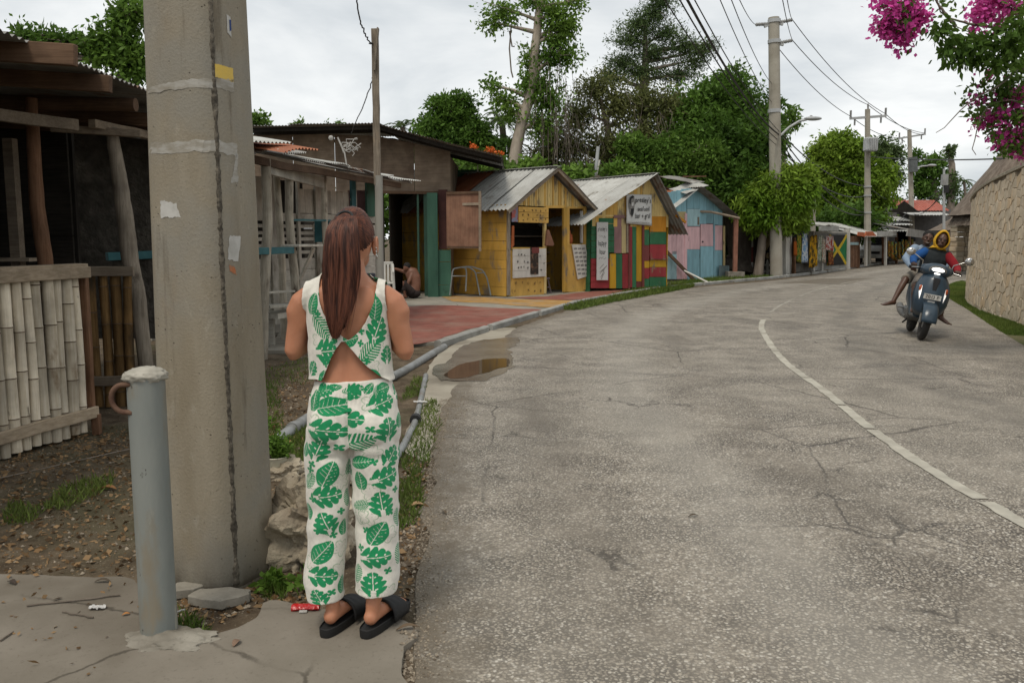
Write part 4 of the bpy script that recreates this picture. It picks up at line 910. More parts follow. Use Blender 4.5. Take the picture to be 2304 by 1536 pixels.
# ---------------------------------------------------------------- seafood bar shack
FP = Facade(G(1329, 656, .045).xy, G(1499, 648, .045).xy); WP = FP.L
ps_ = thing('striped_shack', 'seafood bar shack painted in red gold and green stripes under tin gable', 'shack', (FP.p.x, FP.p.y, .04), FP.ang); FP.p.z = 0
zE2, zR2 = 2.12, 3.22
rid2 = FP.uz(1455, 500)[0]
def ptop(u): return zR2-.08-(abs(u-rid2))*((zR2-zE2)/(rid2 if u < rid2 else WP-rid2))
zb2 = FP.uz(1400, 493)[1]
vboards(ps_, 'gable_board', (0, 0, 0), (1, 0, 0), WP, zb2-.25, ptop, 24, [P_yell, P_yel, P_yell], .03, .006)
FP.rect(ps_, 'eave_rail', 1328, 1378, 487, 491, P_yell, .05, .05)
k = 0
for y0, y1 in zip(np.linspace(494, 572, 7)[:-1], np.linspace(494, 572, 7)[1:]): FP.rect(ps_, 'green_board', 1329, 1380, y0, y1-.8, P_grn, .03, .03)
for y0, y1 in ((572, 585), ): FP.rect(ps_, 'green_board', 1329, 1369, y0, y1-.6, P_grn, .03, .03)
for y0, y1 in zip(np.linspace(585, 652, 6)[:-1], np.linspace(585, 652, 6)[1:]): FP.rect(ps_, 'red_board', 1329, 1369, y0, y1-.8, P_red, .03, .03)
for x0, x1, y0, y1, m, pr in ((1380, 1397, 494, 573, P_mauv, .03), (1397, 1407, 494, 573, P_crm, .03), (1407, 1413, 505, 572, M_wpx, .05), (1370, 1384, 574, 652, P_gold, .04), (1384, 1398, 574, 652, P_grn, .04), (1398, 1411, 574, 652, P_red, .04),
                              (1411, 1415, 490, 654, P_mar, .06), (1415, 1421, 500, 650, P_red, .03), (1421, 1430, 500, 650, P_grn, .03), (1430, 1442, 500, 636, P_gold, .03), (1430, 1442, 636, 650, P_mar, .03), (1442, 1447, 492, 650, P_mar, .06),
                              (1447, 1459, 492, 520, P_gold, .03), (1447, 1459, 520, 555, P_grn, .03), (1447, 1459, 555, 590, P_mar, .03), (1447, 1459, 590, 606, P_gold, .03), (1447, 1459, 606, 630, P_red, .03), (1447, 1459, 630, 650, P_grn, .03),
                              (1460, 1497, 490, 525, P_org, .04), (1460, 1497, 525, 553, P_grn, .04), (1460, 1497, 553, 585, P_red, .04), (1460, 1497, 586, 604, P_gold, .035), (1460, 1497, 604, 626, P_red, .035), (1460, 1497, 626, 649, P_grn, .035)):
    FP.rect(ps_, 'painted_board', x0+.3, x1-.3, y0+.3, y1-.3, m, pr, .03)
FP.rect(ps_, 'lintel', 1378, 1404, 487, 494, P_mauv, .06, .05); FP.rect(ps_, 'shutter_sill', 1460, 1498, 585, 587.5, P_mar, .07, .06)
hboards(ps_, 'side_board', (WP, 0, 0), (0, 1, 0), 4., 0, zE2, 9, P_gold, .03); hboards(ps_, 'side_board', (0, .03, 0), (0, 1, 0), 4., 0, zE2, 9, P_grn, -.03); hboards(ps_, 'back_board', (0, 4, 0), (1, 0, 0), WP, 0, 2.1, 7, M_darkx, .03)
gable_roof(ps_, WP, 4.2, zE2, zR2, .62, M_tin, rid=rid2, npan=5, front=.38, ovr=.45, warp=.02, alt={(1, 0): M_tind, (1, 1): M_tind})
mb = MB(); mb.bar((rid2, -.38, zR2+.03), (rid2, 4, zR2+.03), .2, .012); mb.build('ridge_cap', M_tin, ps_)
mb = MB(); mb.bar((WP+.02, -.3, zE2-.02), (WP+.42, -.3, zE2-.22), .04, .07); mb.build('eave_bracket', P_org, ps_)
ban = thing('painted_banner', 'white cloth banner lettered for a seafood bar and grill on the gable', 'banner', FP.p, FP.ang)
P = []
c4 = [FP.uz(*p) for p in [(1404, 503), (1461, 508), (1461, 439), (1404, 437)]]
for i in range(15):
    row = []
    for j in range(11):
        s, t = i/14, j/10; u = (c4[0][0]*(1-s)+c4[1][0]*s)*(1-t)+(c4[3][0]*(1-s)+c4[2][0]*s)*t; z = (c4[0][1]*(1-s)+c4[1][1]*s)*(1-t)+(c4[3][1]*(1-s)+c4[2][1]*s)*t
        row.append(V(u, -.10-.008*math.sin(s*9+t*4)*math.sin(math.pi*t), z))
    P.append(row)
mb = MB(); mb.grid(P); o = mb.build('cloth', M_banner, ban, 60); o.modifiers.new('t', 'SOLIDIFY').thickness = .006
for txt, cx, cy, w, h in (('presley\'s', 1441, 452, 36, 17), ('seafood', 1442, 470, 27, 11), ('bar + grill', 1440, 487, 34, 15)):
    c = FP.uz(cx, cy); w_ = FP.uz(cx+w/2, cy)[0]-FP.uz(cx-w/2, cy)[0]; h_ = FP.uz(cx, cy-h/2)[1]-FP.uz(cx, cy+h/2)[1]; put_text(ban, 'lettering', txt, c, w_, h_, -.118, M_blackp, .08, .012)
hd = [(1411, 444), (1417, 440), (1421, 443), (1422, 455), (1421, 466), (1420, 478), (1416, 490), (1411, 482), (1408, 466), (1408, 452)]
FP.quad(hd[::-1], .116, .001).build('painted_head', M_grayp, ban); FP.quad([(1413, 470), (1420, 469), (1419, 480), (1416, 488), (1412, 481)], .118, .001).build('painted_beard', M_blackp, ban); FP.quad([(1415, 456), (1419, 456), (1419, 463), (1415, 464)], .118, .001).build('painted_face', M_banner, ban)
FP.quad([(1409, 456), (1411, 444), (1417, 440), (1421, 444), (1414, 448), (1412, 462)], .119, .001).build('painted_hair', M_blackp, ban)
def scribble(par, F, x0, x1, y, h, proud, m, n=9):
    mb = MB()
    for k in range(n):
        a = F.uz(x0+(x1-x0)*k/n, y+h*RND.uniform(-.5, .5)); b = F.uz(x0+(x1-x0)*(k+.8)/n, y+h*RND.uniform(-.5, .5)); mb.bar(V(a[0], -proud, a[1]), V(b[0], -proud, b[1]), .003, .012)
    tag(mb.build('faded_scrawl', m, par), kind='stuff')
scribble(ban, FP, 1416, 1456, 501, 3, .118, M_grayp)
vs_ = thing('happy_hour_sign', 'tall narrow white happy hour sign on the striped shack', 'sign', FP.p, FP.ang); FP.rect(vs_, 'board', 1339, 1364, 500, 630, M_banner, .075, .02)
for txt, cy, w, h, m in (('presley\'s', 516, 21, 14, M_blackp), ('happy', 549, 19, 15, M_blackp), ('hour', 566, 14, 13, M_blackp)):
    c = FP.uz(1351.5, cy); w_ = FP.uz(1351+w/2, cy)[0]-FP.uz(1351-w/2, cy)[0]; h_ = FP.uz(1351, cy-h/2)[1]-FP.uz(1351, cy+h/2)[1]; put_text(vs_, 'lettering', txt, c, w_, h_, -.077, m, .1, .01)
scribble(vs_, FP, 1343, 1360, 533, 7, .078, M_grayp, 8); scribble(vs_, FP, 1344, 1360, 580, 6, .078, M_grayp, 8)
mb = MB()
for k in range(7): a = FP.uz(1343+RND.random()*8, 628-k*4); b = FP.uz(1353+RND.random()*9, 612-k*3); mb.bar(V(a[0], -.077, a[1]), V(b[0], -.077, b[1]), .003, .015, up=(0, 0, 1))
tag(mb.build('drawing', M_grayp, vs_), kind='stuff')
# ---------------------------------------------------------------- pink and blue shack
FK = Facade((5.35, 29.0), (8.05, 32.2)); WK = FK.L
pk = thing('pink_blue_shack', 'boarded shack painted pink and sky blue with patched tin roof', 'shack', (FK.p.x, FK.p.y, 0), FK.ang); FK.p.z = 0
for x0, x1, y0, y1, m, pr in ((1500, 1510, 432, 500, P_blue, .03), (1510, 1521, 430, 500, P_blue, .03), (1521, 1532, 428, 478, P_blue, .03), (1532, 1543, 425, 500, P_blue, .03), (1500, 1519, 470, 515, P_lblue, .035), (1521, 1542, 476, 500, P_crm, .036),
                              (1500, 1510, 516, 572, P_pink, .03), (1510, 1521, 516, 572, P_pink, .03), (1500, 1511, 572, 628, P_lblue, .03), (1511, 1521, 565, 628, P_lblue, .03), (1521, 1533, 500, 628, P_pink, .03), (1533, 1540, 500, 628, P_pink, .03), (1538, 1543, 480, 628, P_pink, .06),
                              (1544, 1558, 424, 470, P_blue, .03), (1558, 1573, 428, 470, P_blue, .03), (1573, 1588, 434, 504, P_blue, .03), (1588, 1603, 444, 503, P_blue, .03), (1544, 1573, 470, 509, P_lblue, .035), (1567, 1571, 488, 506, M_logg, .05),
                              (1544, 1573, 510, 561, P_pink, .03), (1544, 1573, 561, 630, P_blue, .03), (1574, 1602, 504, 554, P_pink, .05), (1574, 1602, 554, 626, P_blue, .05), (1604, 1615, 455, 506, P_blue, .03), (1615, 1624, 468, 507, P_blue, .03), (1604, 1624, 507, 563, P_pink, .03), (1604, 1624, 563, 625, P_blue, .03), (1602, 1605, 500, 626, P_blue, .07), (1623, 1627, 508, 618, P_crm, .09)):
    FK.rect(pk, 'door_board' if 1573 < x0 < 1602 and y0 > 500 else 'wall_board', x0+.25, x1-.25, y0+.25, y1-.25, m, pr, .03)
u, z = FK.uz(1577, 544); mb = MB(); mb.ball((u, -.07, z), .035, 6); mb.build('door_knob', M_blackp, pk)
FK.rect(pk, 'plinth', 1498, 1545, 628, 640, mat('dark_plinth', (.055, .048, .04)), .02, .2); FK.rect(pk, 'leaning_sheet', 1610, 1632, 597, 623, mat('grey_blue_sheet', (.14, .19, .20)), .16, .02)
rk = FK.uz(1558, 430)[0]
vboards(pk, 'inner_wall', (0, .06, 0), (1, 0, 0), WK, .05, lambda u: 3.15-abs(u-rk)*(.40 if u < rk else .28), 16, M_dark, .02); hboards(pk, 'side_board', (WK, .05, 0), (0, 1, 0), 3.5, 0, 2.3, 8, M_dark, .03); hboards(pk, 'side_board', (.02, .1, 0), (0, 1, 0), 3.5, 0, 2.4, 8, P_blue, -.03)
for k in range(4):
    corr(V(rk-.1, -.45+k*.95, 3.28), (0, 1, 0), V(1, 0, -.33), 1.0, 3.2, .09, .014, 4, warp=.05).build('roof_sheet', M_tind, pk, 60); corr(V(rk+.1, .75+k*.95, 3.24), (0, -1, 0), V(-1, 0, -.42), 1.0, 2.6, .09, .014, 4, warp=.05).build('roof_sheet', (M_tin, M_tinr, M_tinr, M_tin)[k], pk, 60)
corr(V(rk-.9, -.25, 3.0), (1, 0, .22), V(0, 1, .25), 1.7, .7, .09, .014, 3, warp=.06).build('loose_sheet', M_tin, pk, 60); corr(V(rk-.2, .2, 3.42), (1, 0, .05), V(0, 1, .3), 1.5, 1.1, .09, .014, 3, warp=.08).build('loose_sheet', M_tind, pk, 60)
mb = MB(); mb.bar((rk-.4, .15, 3.62), (rk+1.25, .15, 3.72), .05, .05); mb.build('roof_batten', M_wbrz, pk)
# leaning timbers
lt = thing('leaning_plank', 'weathered plank leaning against the pink shack wall', 'plank', (0, 0, 0)); mb = MB(); mb.bar(A(1500, 566, 28.6), G(1563, 631), .04, .12, n=3); mb.build('plank', M_wbrown, lt)
lt = thing('leaning_pole', 'thin white pole propped toward the road before the pink shack', 'pole', (0, 0, 0)); mb = MB(); mb.tube([A(1540, 609, 28.6), G(1602, 640)], .03, 7); mb.build('pole', P_white, lt)
fr = thing('pipe_frame', 'rusty post and slanting pipe rail in front of the pink shack', 'frame', (0, 0, 0)); pt = G(1653, 626); mb = MB(); mb.bar(pt, A(1656, 488, pt.y), .15, .15, up=(0, 1, 0)); mb.build('post', wood('rusty_red_post', (.17, .075, .05), (.22, .11, .075)), fr)
mb = MB(); mb.tube([A(1557, 475, 30.6), A(1600, 477, 30.7), A(1663, 491, pt.y-.02)], .045, 8); mb.build('rail', M_wpx, fr); mb = MB(); mb.box(pt+V(0, 0, .12), (.6, .5, .26)); mb.build('footing', M_rub, fr)
# ================================================================ FAR STALLS, POLES, WIRES
FF = Facade(G(1762, 621).xy, G(1908, 606).xy); FF.p.z = 0
def cloth(F, name, label, cat, pix, m, proud, group=None, fold=.03, nf=3., rag=0.):
    """hanging cloth with folds between four measured corners (bl, br, tr, tl)"""
    c = [F.uz(*p) for p in pix]; P = []; ph = RND.random()*6
    for i in range(13):
        row = []
        for j in range(9):
            s, t = i/12, j/8; u = (c[0][0]*(1-s)+c[1][0]*s)*(1-t)+(c[3][0]*(1-s)+c[2][0]*s)*t; z = (c[0][1]*(1-s)+c[1][1]*s)*(1-t)+(c[3][1]*(1-s)+c[2][1]*s)*t
            if j == 0: z += rag*RND.uniform(-1, 1)
            row.append(V(u, -proud-fold*math.sin(s*nf*6.28+ph)*(1-.5*t), z))
        P.append(row)
    r = thing(name, label, cat, F.p, F.ang, group); mb = MB(); mb.grid(P); o = mb.build('cloth', m, r, 70); o.modifiers.new('t', 'SOLIDIFY').thickness = .012; return r
fs = thing('souvenir_stall', 'souvenir stall with white corrugated front and rows of hung clothes', 'stall', FF.p, FF.ang)
M_tinw = mat('white_corrugated', (.46, .46, .44), (.36, .36, .34), sc=3, rnd=.05, stretch=(1, 1, .3), rough=.6)
u0, z0 = FF.uz(1832, 609); u1, z1 = FF.uz(1905, 523); corr(V(u0, 0, z0), (1, 0, 0), (0, 0, 1), u1-u0, z1-z0, .13, .025, 1).build('corrugated_front', M_tinw, fs, 60)
for x, w, y0, y1, m in ((1766, 9, 530, 622, P_white), (1905, 4, 515, 608, P_white), (1826, 4, 520, 610, P_white), (1845, 3, 590, 610, P_white), (1774, 3, 528, 616, P_white)):
    FF.rect(fs, 'post', x-w/2, x+w/2, y0, y1, m, .12, .2)
FF.rect(fs, 'top_rail', 1832, 1906, 521, 524, P_white, .06, .06); FF.rect(fs, 'low_wall', 1775, 1828, 592, 612, mat('dull_grey_ply', (.15, .14, .12)), .0, .05); FF.rect(fs, 'back_wall', 1764, 1910, 520, 612, M_darkx, -1.2, .05)
L0 = FF.L
for k in range(6): corr(V(-.3+k*1.0, -.9+.12*math.sin(k*2), 2.08-.03*k+RND.uniform(-.03, .03)), (1, 0, -.02), V(0, 1, .12), 1.06, 2.8, .13, .022, 3, warp=.08).build('roof_sheet', M_tin, fs, 60)
FF.rect(fs, 'roof_edge', 1790, 1836, 509, 520, M_tin, .95, .03)
for k in range(4): corr(V(2.2+k*1.0, 2.6, 2.3), (1, 0, 0), V(0, .8, .2), 1.05, 2.2, .13, .022, 2, warp=.03).build('rear_roof_sheet', M_tin, fs, 60)
def cam(name, cols, sc):
    t = NT(name); v = t.mapp('Object', (1, 1, .6)); n = t.noise(v, sc, 4, .6); col = cols[0]
    for i, c in enumerate(cols[1:]): col = t.mix(t.ramp(n, .42+.09*i, .46+.09*i), col, c)
    return t.done(col, .9, .1)
GG = 'clothes hung out on the souvenir stall'
for lab, cat, pix, m in (('orange vest at the end of the souvenir stall clothes row', 'vest', [(1770, 574), (1776, 574), (1776, 543), (1770, 543)], mat('orange_cloth', (.5, .13, .02))),
                         ('dark green and yellow patterned dress on the souvenir stall', 'dress', [(1776, 588), (1788, 592), (1787, 529), (1777, 529)], cam('camo_cloth', [(.03, .04, .015), (.30, .24, .03), (.05, .12, .03)], 14)),
                         ('blue and white tie dye dress on the souvenir stall', 'dress', [(1789, 590), (1801, 590), (1800, 525), (1791, 525)], cam('tiedye_cloth', [(.07, .16, .33), (.55, .58, .60), (.2, .33, .5)], 7)),
                         ('bright yellow printed towel on the souvenir stall', 'towel', [(1803, 602), (1822, 598), (1822, 528), (1806, 532)], cam('yellow_print', [(.55, .32, .02), (.48, .25, .02), (.06, .05, .02)], 9)),
                         ('pale green leaf printed dress on the souvenir stall', 'dress', [(1824, 588), (1838, 588), (1837, 530), (1826, 530)], cam('pale_print', [(.38, .40, .33), (.14, .2, .12), (.5, .48, .42)], 13)),
                         ('pink hooded child garment beside the flag on the souvenir stall', 'hoodie', [(1842, 562), (1860, 566), (1859, 531), (1843, 531)], cam('pink_print', [(.55, .36, .36), (.6, .55, .52), (.35, .07, .05)], 8)),
                         ('red and brown patterned sarong low beside the flag', 'sarong', [(1847, 596), (1858, 596), (1858, 566), (1847, 566)], cam('red_print', [(.25, .07, .03), (.06, .03, .02), (.36, .15, .05)], 15)),
                         ('striped pale scarf hanging by the thin white stall post', 'scarf', [(1833, 590), (1842, 592), (1841, 538), (1834, 536)], cam('stripe_print', [(.45, .42, .36), (.33, .17, .10), (.5, .48, .44)], 16))):
    cloth(FF, 'hung_garment', lab, cat, pix, m, .30, GG, .05, 2., .03)
# the flag: black and green fields, gold saltire
fl = thing('flag', 'black green and gold saltire flag hung flat on the white stall front', 'flag', FF.p, FF.ang)
c = [FF.uz(*p) for p in [(1857, 597), (1901, 595), (1902, 528), (1862, 528)]]
def fpt(s, t, pr=.08):
    u = (c[0][0]*(1-s)+c[1][0]*s)*(1-t)+(c[3][0]*(1-s)+c[2][0]*s)*t; z = (c[0][1]*(1-s)+c[1][1]*s)*(1-t)+(c[3][1]*(1-s)+c[2][1]*s)*t
    return V(u, -pr-.012*math.sin(s*11)*(.4+.6*(1-t)), z)
w = .095; n = 60; fm = [mat('flag_black', (.014, .014, .014), rnd=0, bump=0), mat('flag_green', (.006, .16, .045), rnd=0, bump=0), mat('flag_gold', (.55, .38, .015), rnd=0, bump=0)]
P = [[fpt(i/n, j/n) for j in range(n+1)] for i in range(n+1)]; mb = MB(); mb.grid(P)
for i in range(n):
    for j in range(n):
        s, t = (i+.5)/n, (j+.5)/n; d1, d2 = abs(s-t), abs(s-(1-t)); mb.m[i*n+j] = 2 if min(d1, d2) < w*.75 else (0 if (t > s) == (t > 1-s) else 1)
o = mb.build('cloth', fm, fl, 70); o.modifiers.new('t', 'SOLIDIFY').thickness = .01
# orange awning, slatted gate
FG = Facade(G(1906, 606).xy, G(1990, 597).xy); FG.p.z = 0
ga = thing('slatted_gate', 'dark brown slatted gate between the flag stall and the parked van', 'gate', FG.p, FG.ang)
for k in range(7): FG.rect(ga, 'slat', 1908+k*3.3, 1910.3+k*3.3, 531, 602, M_wbrz, .02, .03)
FG.rect(ga, 'rail', 1907, 1931, 545, 551, P_lblue, .06, .03); FG.rect(ga, 'post', 1929, 1932, 530, 604, M_wbrz, .06, .1)
for k, pix in enumerate(([(1905, 530), (1922, 533), (1921, 523), (1906, 522)], [(1922, 531), (1949, 531), (1940, 521), (1924, 521)])):
    a = thing('orange_awning', ('small orange awning flap above the slatted gate', 'larger orange awning flap reaching toward the concrete utility pole')[k], 'awning', FG.p, FG.ang)
    FG.quad(pix, .5, .03).build('sheet', mat('orange_tarp', (.48, .13, .05), rnd=0), a)
# car shed
sh_ = thing('tin_carport', 'grey corrugated carport roof on thin posts over the white van', 'carport', FG.p, FG.ang)
for k in range(5):
    uu, zz_ = FG.uz(1925+k*15, 532); uu2, _ = FG.uz(1941+k*15, 532); corr(V(uu, -.4, zz_), (1, 0, 0), V(0, 1, .28), uu2-uu+.05, 2.6, .15, .03, 2).build('roof_sheet', M_tin, sh_, 60)
FG.rect(sh_, 'roof_edge', 1955, 1999, 520, 530, M_tin, .42, .03)
for x in (1979, 1934): FG.rect(sh_, 'post', x-1.2, x+1.2, 528, 598, P_white, .35, .1)
# further clothes stall
cs = thing('garment_stall', 'dim far stall crowded with yellow and brown hanging garments', 'stall', FG.p, FG.ang)
FC = Facade(G(1984, 597).xy, G(2046, 590).xy); cs.location = FC.p; cs.rotation_euler.z = FC.ang; FC.p.z = 0
FC.rect(cs, 'back_wall', 2013, 2058, 532, 590, M_darkx, -1., .05); FC.quad([(1996, 531), (2050, 537), (2040, 520), (2000, 514)], 1.0, .04).build('awning', M_tind, cs)
for k in range(5): corr(V(k*1.3-.3, -.9, 2.0-.03*k), (1, 0, -.03), V(0, 1, .2), 1.36, 2.5, .15, .03, 2).build('roof_sheet', M_tind, cs, 60)
for x in (1985, 2015, 2044): FC.rect(cs, 'post', x-1.2, x+1.2, 525, 594, M_wbrz, .1, .1)
gm = [cam('gar%d' % k, cl, 10) for k, cl in enumerate(([(.42, .25, .02), (.05, .04, .015), (.2, .08, .02)], [(.06, .04, .02), (.30, .10, .02), (.1, .2, .05)], [(.35, .12, .03), (.5, .33, .05), (.05, .05, .05)], [(.03, .13, .17), (.05, .05, .03), (.4, .3, .05)]))]
for k in range(14):
    x = 1989+k*3.8; y = 538+RND.uniform(0, 10)
    cloth(FC, 'far_garment', 'small printed garment hung in a row in the dim far stall', 'garment', [(x-2.2, y+RND.uniform(26, 42)), (x+2.2, y+RND.uniform(26, 42)), (x+1.8, y), (x-1.8, y)], gm[k % 4], .25+.1*(k % 2), 'garments in the dim far stall', .06, 2.)
# van
va = thing('white_van', 'white minivan parked nose out under the tin carport', 'van', (20.5, 48.2, 0), rad(-24))
M_carw = mat('white_car_paint', (.55, .55, .54), (.5, .5, .49), rough=.25, bump=0, rnd=0, spec=.5); M_glass = mat('dark_glass', (.015, .018, .02), rough=.05, bump=0, rnd=0, spec=.6)
prof = [(-.0, .35), (.0, .78), (.12, .92), (.75, 1.02), (1.35, 1.62), (2.0, 1.78), (4.2, 1.76), (4.45, 1.2), (4.45, .35)]
P = []
for x in (-.82, -.80, -.72, .72, .80, .82):
    e = abs(x) > .81; P.append([V(x*(1 if z < 1.1 else .90), y+(.06 if abs(x) > .75 and y < .2 else 0), z-(.05 if abs(x) > .75 and z > 1.5 else 0)) for y, z in prof])
mb = MB(); mb.grid(P); mb.add(P[0], [tuple(range(len(prof)))]); mb.add(P[-1], [tuple(range(len(prof)-1, -1, -1))]); mb.add([P[0][0], P[0][-1], P[-1][-1], P[-1][0]], [(0, 1, 2, 3)]); o = mb.build('body', M_carw, va, 35); o.data.flip_normals()
mb = MB(); mb.add([(-.66, .80, 1.08), (.66, .80, 1.08), (.58, 1.33, 1.60), (-.58, 1.33, 1.60)], [(0, 1, 2, 3)]); o = mb.build('windscreen', M_glass, va); o.location = (0, -.02, .02)
for s in (-1, 1):
    mb = MB(); mb.add([(s*.775, 1.1, 1.1), (s*.775, 4.0, 1.1), (s*.745, 4.0, 1.62), (s*.745, 1.5, 1.62)], [(0, 1, 2, 3)]); mb.build('side_window', M_glass, va)
    mb = MB(); mb.ball((s*.62, .05, .78), (.17, .07, .09), 8); mb.build('headlight', mat('lamp_lens', (.6, .6, .6), rough=.1, rnd=0, bump=0), va, 60)
    mb = MB(); mb.ball((s*.96, .95, 1.1), (.1, .06, .08), 8); mb.build('door_mirror', M_carw, va, 60)
    for y in (.75, 3.6):
        mb = MB(); mb.tube([V(s*.62, y, .31), V(s*.8, y, .31)], .31, 18); wo_ = mb.build('wheel', M_black, va, 40); mb = MB(); mb.tube([V(s*.79, y, .31), V(s*.81, y, .31)], .18, 14); mb.build('rim', M_pipe, wo_)
mb = MB(); mb.box((0, -.02, .66), (.7, .05, .14)); mb.build('grille', M_black, va); mb = MB(); mb.box((0, -.04, .45), (1.5, .08, .12)); mb.build('bumper', M_carw, va, bev=.02); mb = MB(); mb.box((0, -.09, .46), (.36, .02, .1)); mb.build('number_plate', M_paper, va)
# hat stand, picket fence, striped post by the tree
sp2 = thing('striped_post', 'thin post painted white and maroon in bands by the fig tree', 'post', G(1692, 618)); b_ = G(1692, 618)
for y0, y1, m in ((618, 590, P_white), (590, 556, P_mar), (556, 485, P_white)):
    za, zb_ = A(1692, y0, b_.y).z, A(1692, y1, b_.y).z; mb = MB(); mb.tube([V(0, 0, za), V(0, 0, zb_)], .062, 10); mb.build('band', m, sp2)
FH = Facade(G(1693, 617).xy, G(1741, 621).xy); FH.p.z = 0
pf = thing('picket_fence', 'short white picket fence below the straw hats', 'fence', FH.p, FH.ang)
for k in range(5): x = 1697+k*10; FH.quad([(x-2, 619), (x+2, 619), (x+2, 589), (x, 584), (x-2, 589)], .03, .04).build('picket', P_white, pf)
for y in (596, 609): FH.rect(pf, 'rail', 1693, 1741, y-2, y+2, P_white, -.02, .04)
for x in (1739, 1695): FH.rect(pf, 'post', x-2, x+2, 575 if x < 1700 else 540, 620, P_white, .02, .12)
hs = thing('hat_stand', 'dim stand with straw hats and woven goods behind the picket fence', 'stand', FH.p, FH.ang); FH.rect(hs, 'back_board', 1694, 1742, 535, 618, M_wbrz, -.9, .05); FH.rect(hs, 'shelf', 1694, 1740, 582, 585, M_wpx, -.3, .3)
M_straw = wood('straw', (.42, .30, .16), (.52, .40, .24), axis='x')
for k, (x, y, r) in enumerate(((1706, 545, .30), (1724, 546, .36))):
    h = thing('straw_hat', ('small straw hat hanging beside the striped post', 'wide straw hat hanging beside the concrete pole base')[k], 'hat', FH.p, FH.ang); u, z = FH.uz(x, y)
    mb = MB(); mb.lathe([(0, .13), (r*.36, .12), (r*.42, .02), (r, 0), (r, -.015), (r*.4, -.01), (0, -.01)], (0, 0, 0), 22); o = mb.build('weave', M_straw, h, 40); o.rotation_euler = (rad(80), 0, 0); o.location = (u, -.06, z)
for k in range(7):
    mb = MB(); u, z = FH.uz(1700+k*5.5, 581); mb.lathe([(0, 0), (.09, 0), (.12, .12), (.08, .2), (0, .2)], (u, .15, z), 10); mb.build('woven_basket', [M_straw, M_wbrz][k % 2], hs, 40)
# ---------------------------------------------------------------- utility poles
M_upole = concrete_mat('utility_pole_concrete', (.30, .275, .225), (.37, .345, .29), sc=2, cracks=False, stain=(.2, .18, .14)); M_ins = mat('grey_insulator', (.33, .33, .32), rough=.4, rnd=0, bump=0)
M_alu = mat('galvanised_steel', (.40, .41, .41), (.33, .34, .34), rough=.45, rnd=0, bump=.05, spec=.5)
def ins(par, p, q, r=.05):
    p, q = Vector(p), Vector(q); n = 9; pts = []; rr = []
    for i in range(n*2+1): pts.append(p.lerp(q, i/(2*n))); rr.append(r if i % 2 else r*.55)
    mb = MB(); mb.tube(pts, rr, 8); mb.build('insulator', M_ins, par, 30)
def upole(label, base, top_px, r0, r1, n=16):
    b = G(*base); t = thing('utility_pole', label, 'utility pole', b); tp = A(*top_px, b.y)-b; pts = [V(0, 0, -.1).lerp(tp, k/12) for k in range(13)]; mb = MB(); mb.tube(pts, [r0+(r1-r0)*k/12 for k in range(13)], n); mb.build('shaft', M_upole, t, 40); return t, b
U1, ub1 = upole('tall round concrete utility pole with stub insulator arms and street light', (1747, 624), (1741, 40), .235, .20)
def pu(b, px, py, dy=0.): return A(px, py, b.y+dy)-b
for a, b in (((1732, 54), (1700, 56)), ((1748, 52), (1783, 45)), ((1750, 98), (1783, 91))):
    ins(U1, pu(ub1, *a), pu(ub1, *b), .075); mb = MB(); mb.bar(pu(ub1, *a), pu(ub1, a[0]+(b[0]-a[0])*.4, a[1]+(b[1]-a[1])*.4+5), .09, .12); mb.build('bracket', M_alu, U1)
for y in (48, 94, 250): mb = MB(); z = pu(ub1, 1742, y).z; mb.tube([pu(ub1, 1742, y+4), pu(ub1, 1742, y-4)], .235, 16); mb.build('band', M_alu, U1)
mb = MB(); mb.tube([pu(ub1, 1756, 305), pu(ub1, 1775, 287), pu(ub1, 1798, 273), pu(ub1, 1815, 269)], .045, 8); la = mb.build('lamp_arm', M_alu, U1, 60)
mb = MB(); mb.ball(pu(ub1, 1829, 267), (.34, .16, .08), 8); mb.build('lamp_head', M_alu, la, 60); mb = MB(); mb.ball(pu(ub1, 1825, 263), (.06, .06, .06), 6); mb.build('photocell', M_ins, la)
U2, ub2 = upole('slim concrete utility pole with steel crossarm and pale transformer', (1952, 598), (1952, 246), .20, .14, 8)
def crossarm(U, b, l, r, hang=True):
    mb = MB(); mb.bar(pu(b, *l), pu(b, *r), .1, .12); ca = mb.build('crossarm', M_alu, U)
    for f in (.02, .98):
        p = pu(b, l[0]+(r[0]-l[0])*f, l[1]+(r[1]-l[1])*f); ins(U, p, p+V(0, 0, .42), .07)
        q = pu(b, l[0]+(r[0]-l[0])*(f+(.12 if f < .5 else -.12)), l[1]+(r[1]-l[1])*f); ins(U, q, q-V(0, 0, .36), .06)
crossarm(U2, ub2, (1912, 267), (1994, 261)); mb = MB(); mb.tube([pu(ub2, 1953, 246), pu(ub2, 1953, 234)], .05, 8); mb.build('top_insulator', M_ins, U2)
tr = MB(); tr.box(pu(ub2, 1952, 327)+V(0, -.38, 0), (.62, .5, .72)); o = tr.build('transformer', mat('pale_grey_metal', (.42, .43, .43), rnd=0, bump=.03, rough=.5), U2, bev=.06)
for k in range(5): mb = MB(); mb.bar(pu(ub2, 1942+k*5, 314)+V(0, -.66, 0), pu(ub2, 1942+k*5, 338)+V(0, -.66, 0), .03, .06, up=(0, 1, 0)); mb.build('cooling_fin', M_alu, o)
for y in (420, 440, 478, 545): mb = MB(); mb.tube([pu(ub2, 1952, y+1.5), pu(ub2, 1952, y-1.5)], .215, 8); mb.build('band', M_alu, U2)
U3, ub3 = upole('far concrete utility pole with tilted crossarm and dark transformer', (2054, 581), (2046, 292), .22, .15, 8)
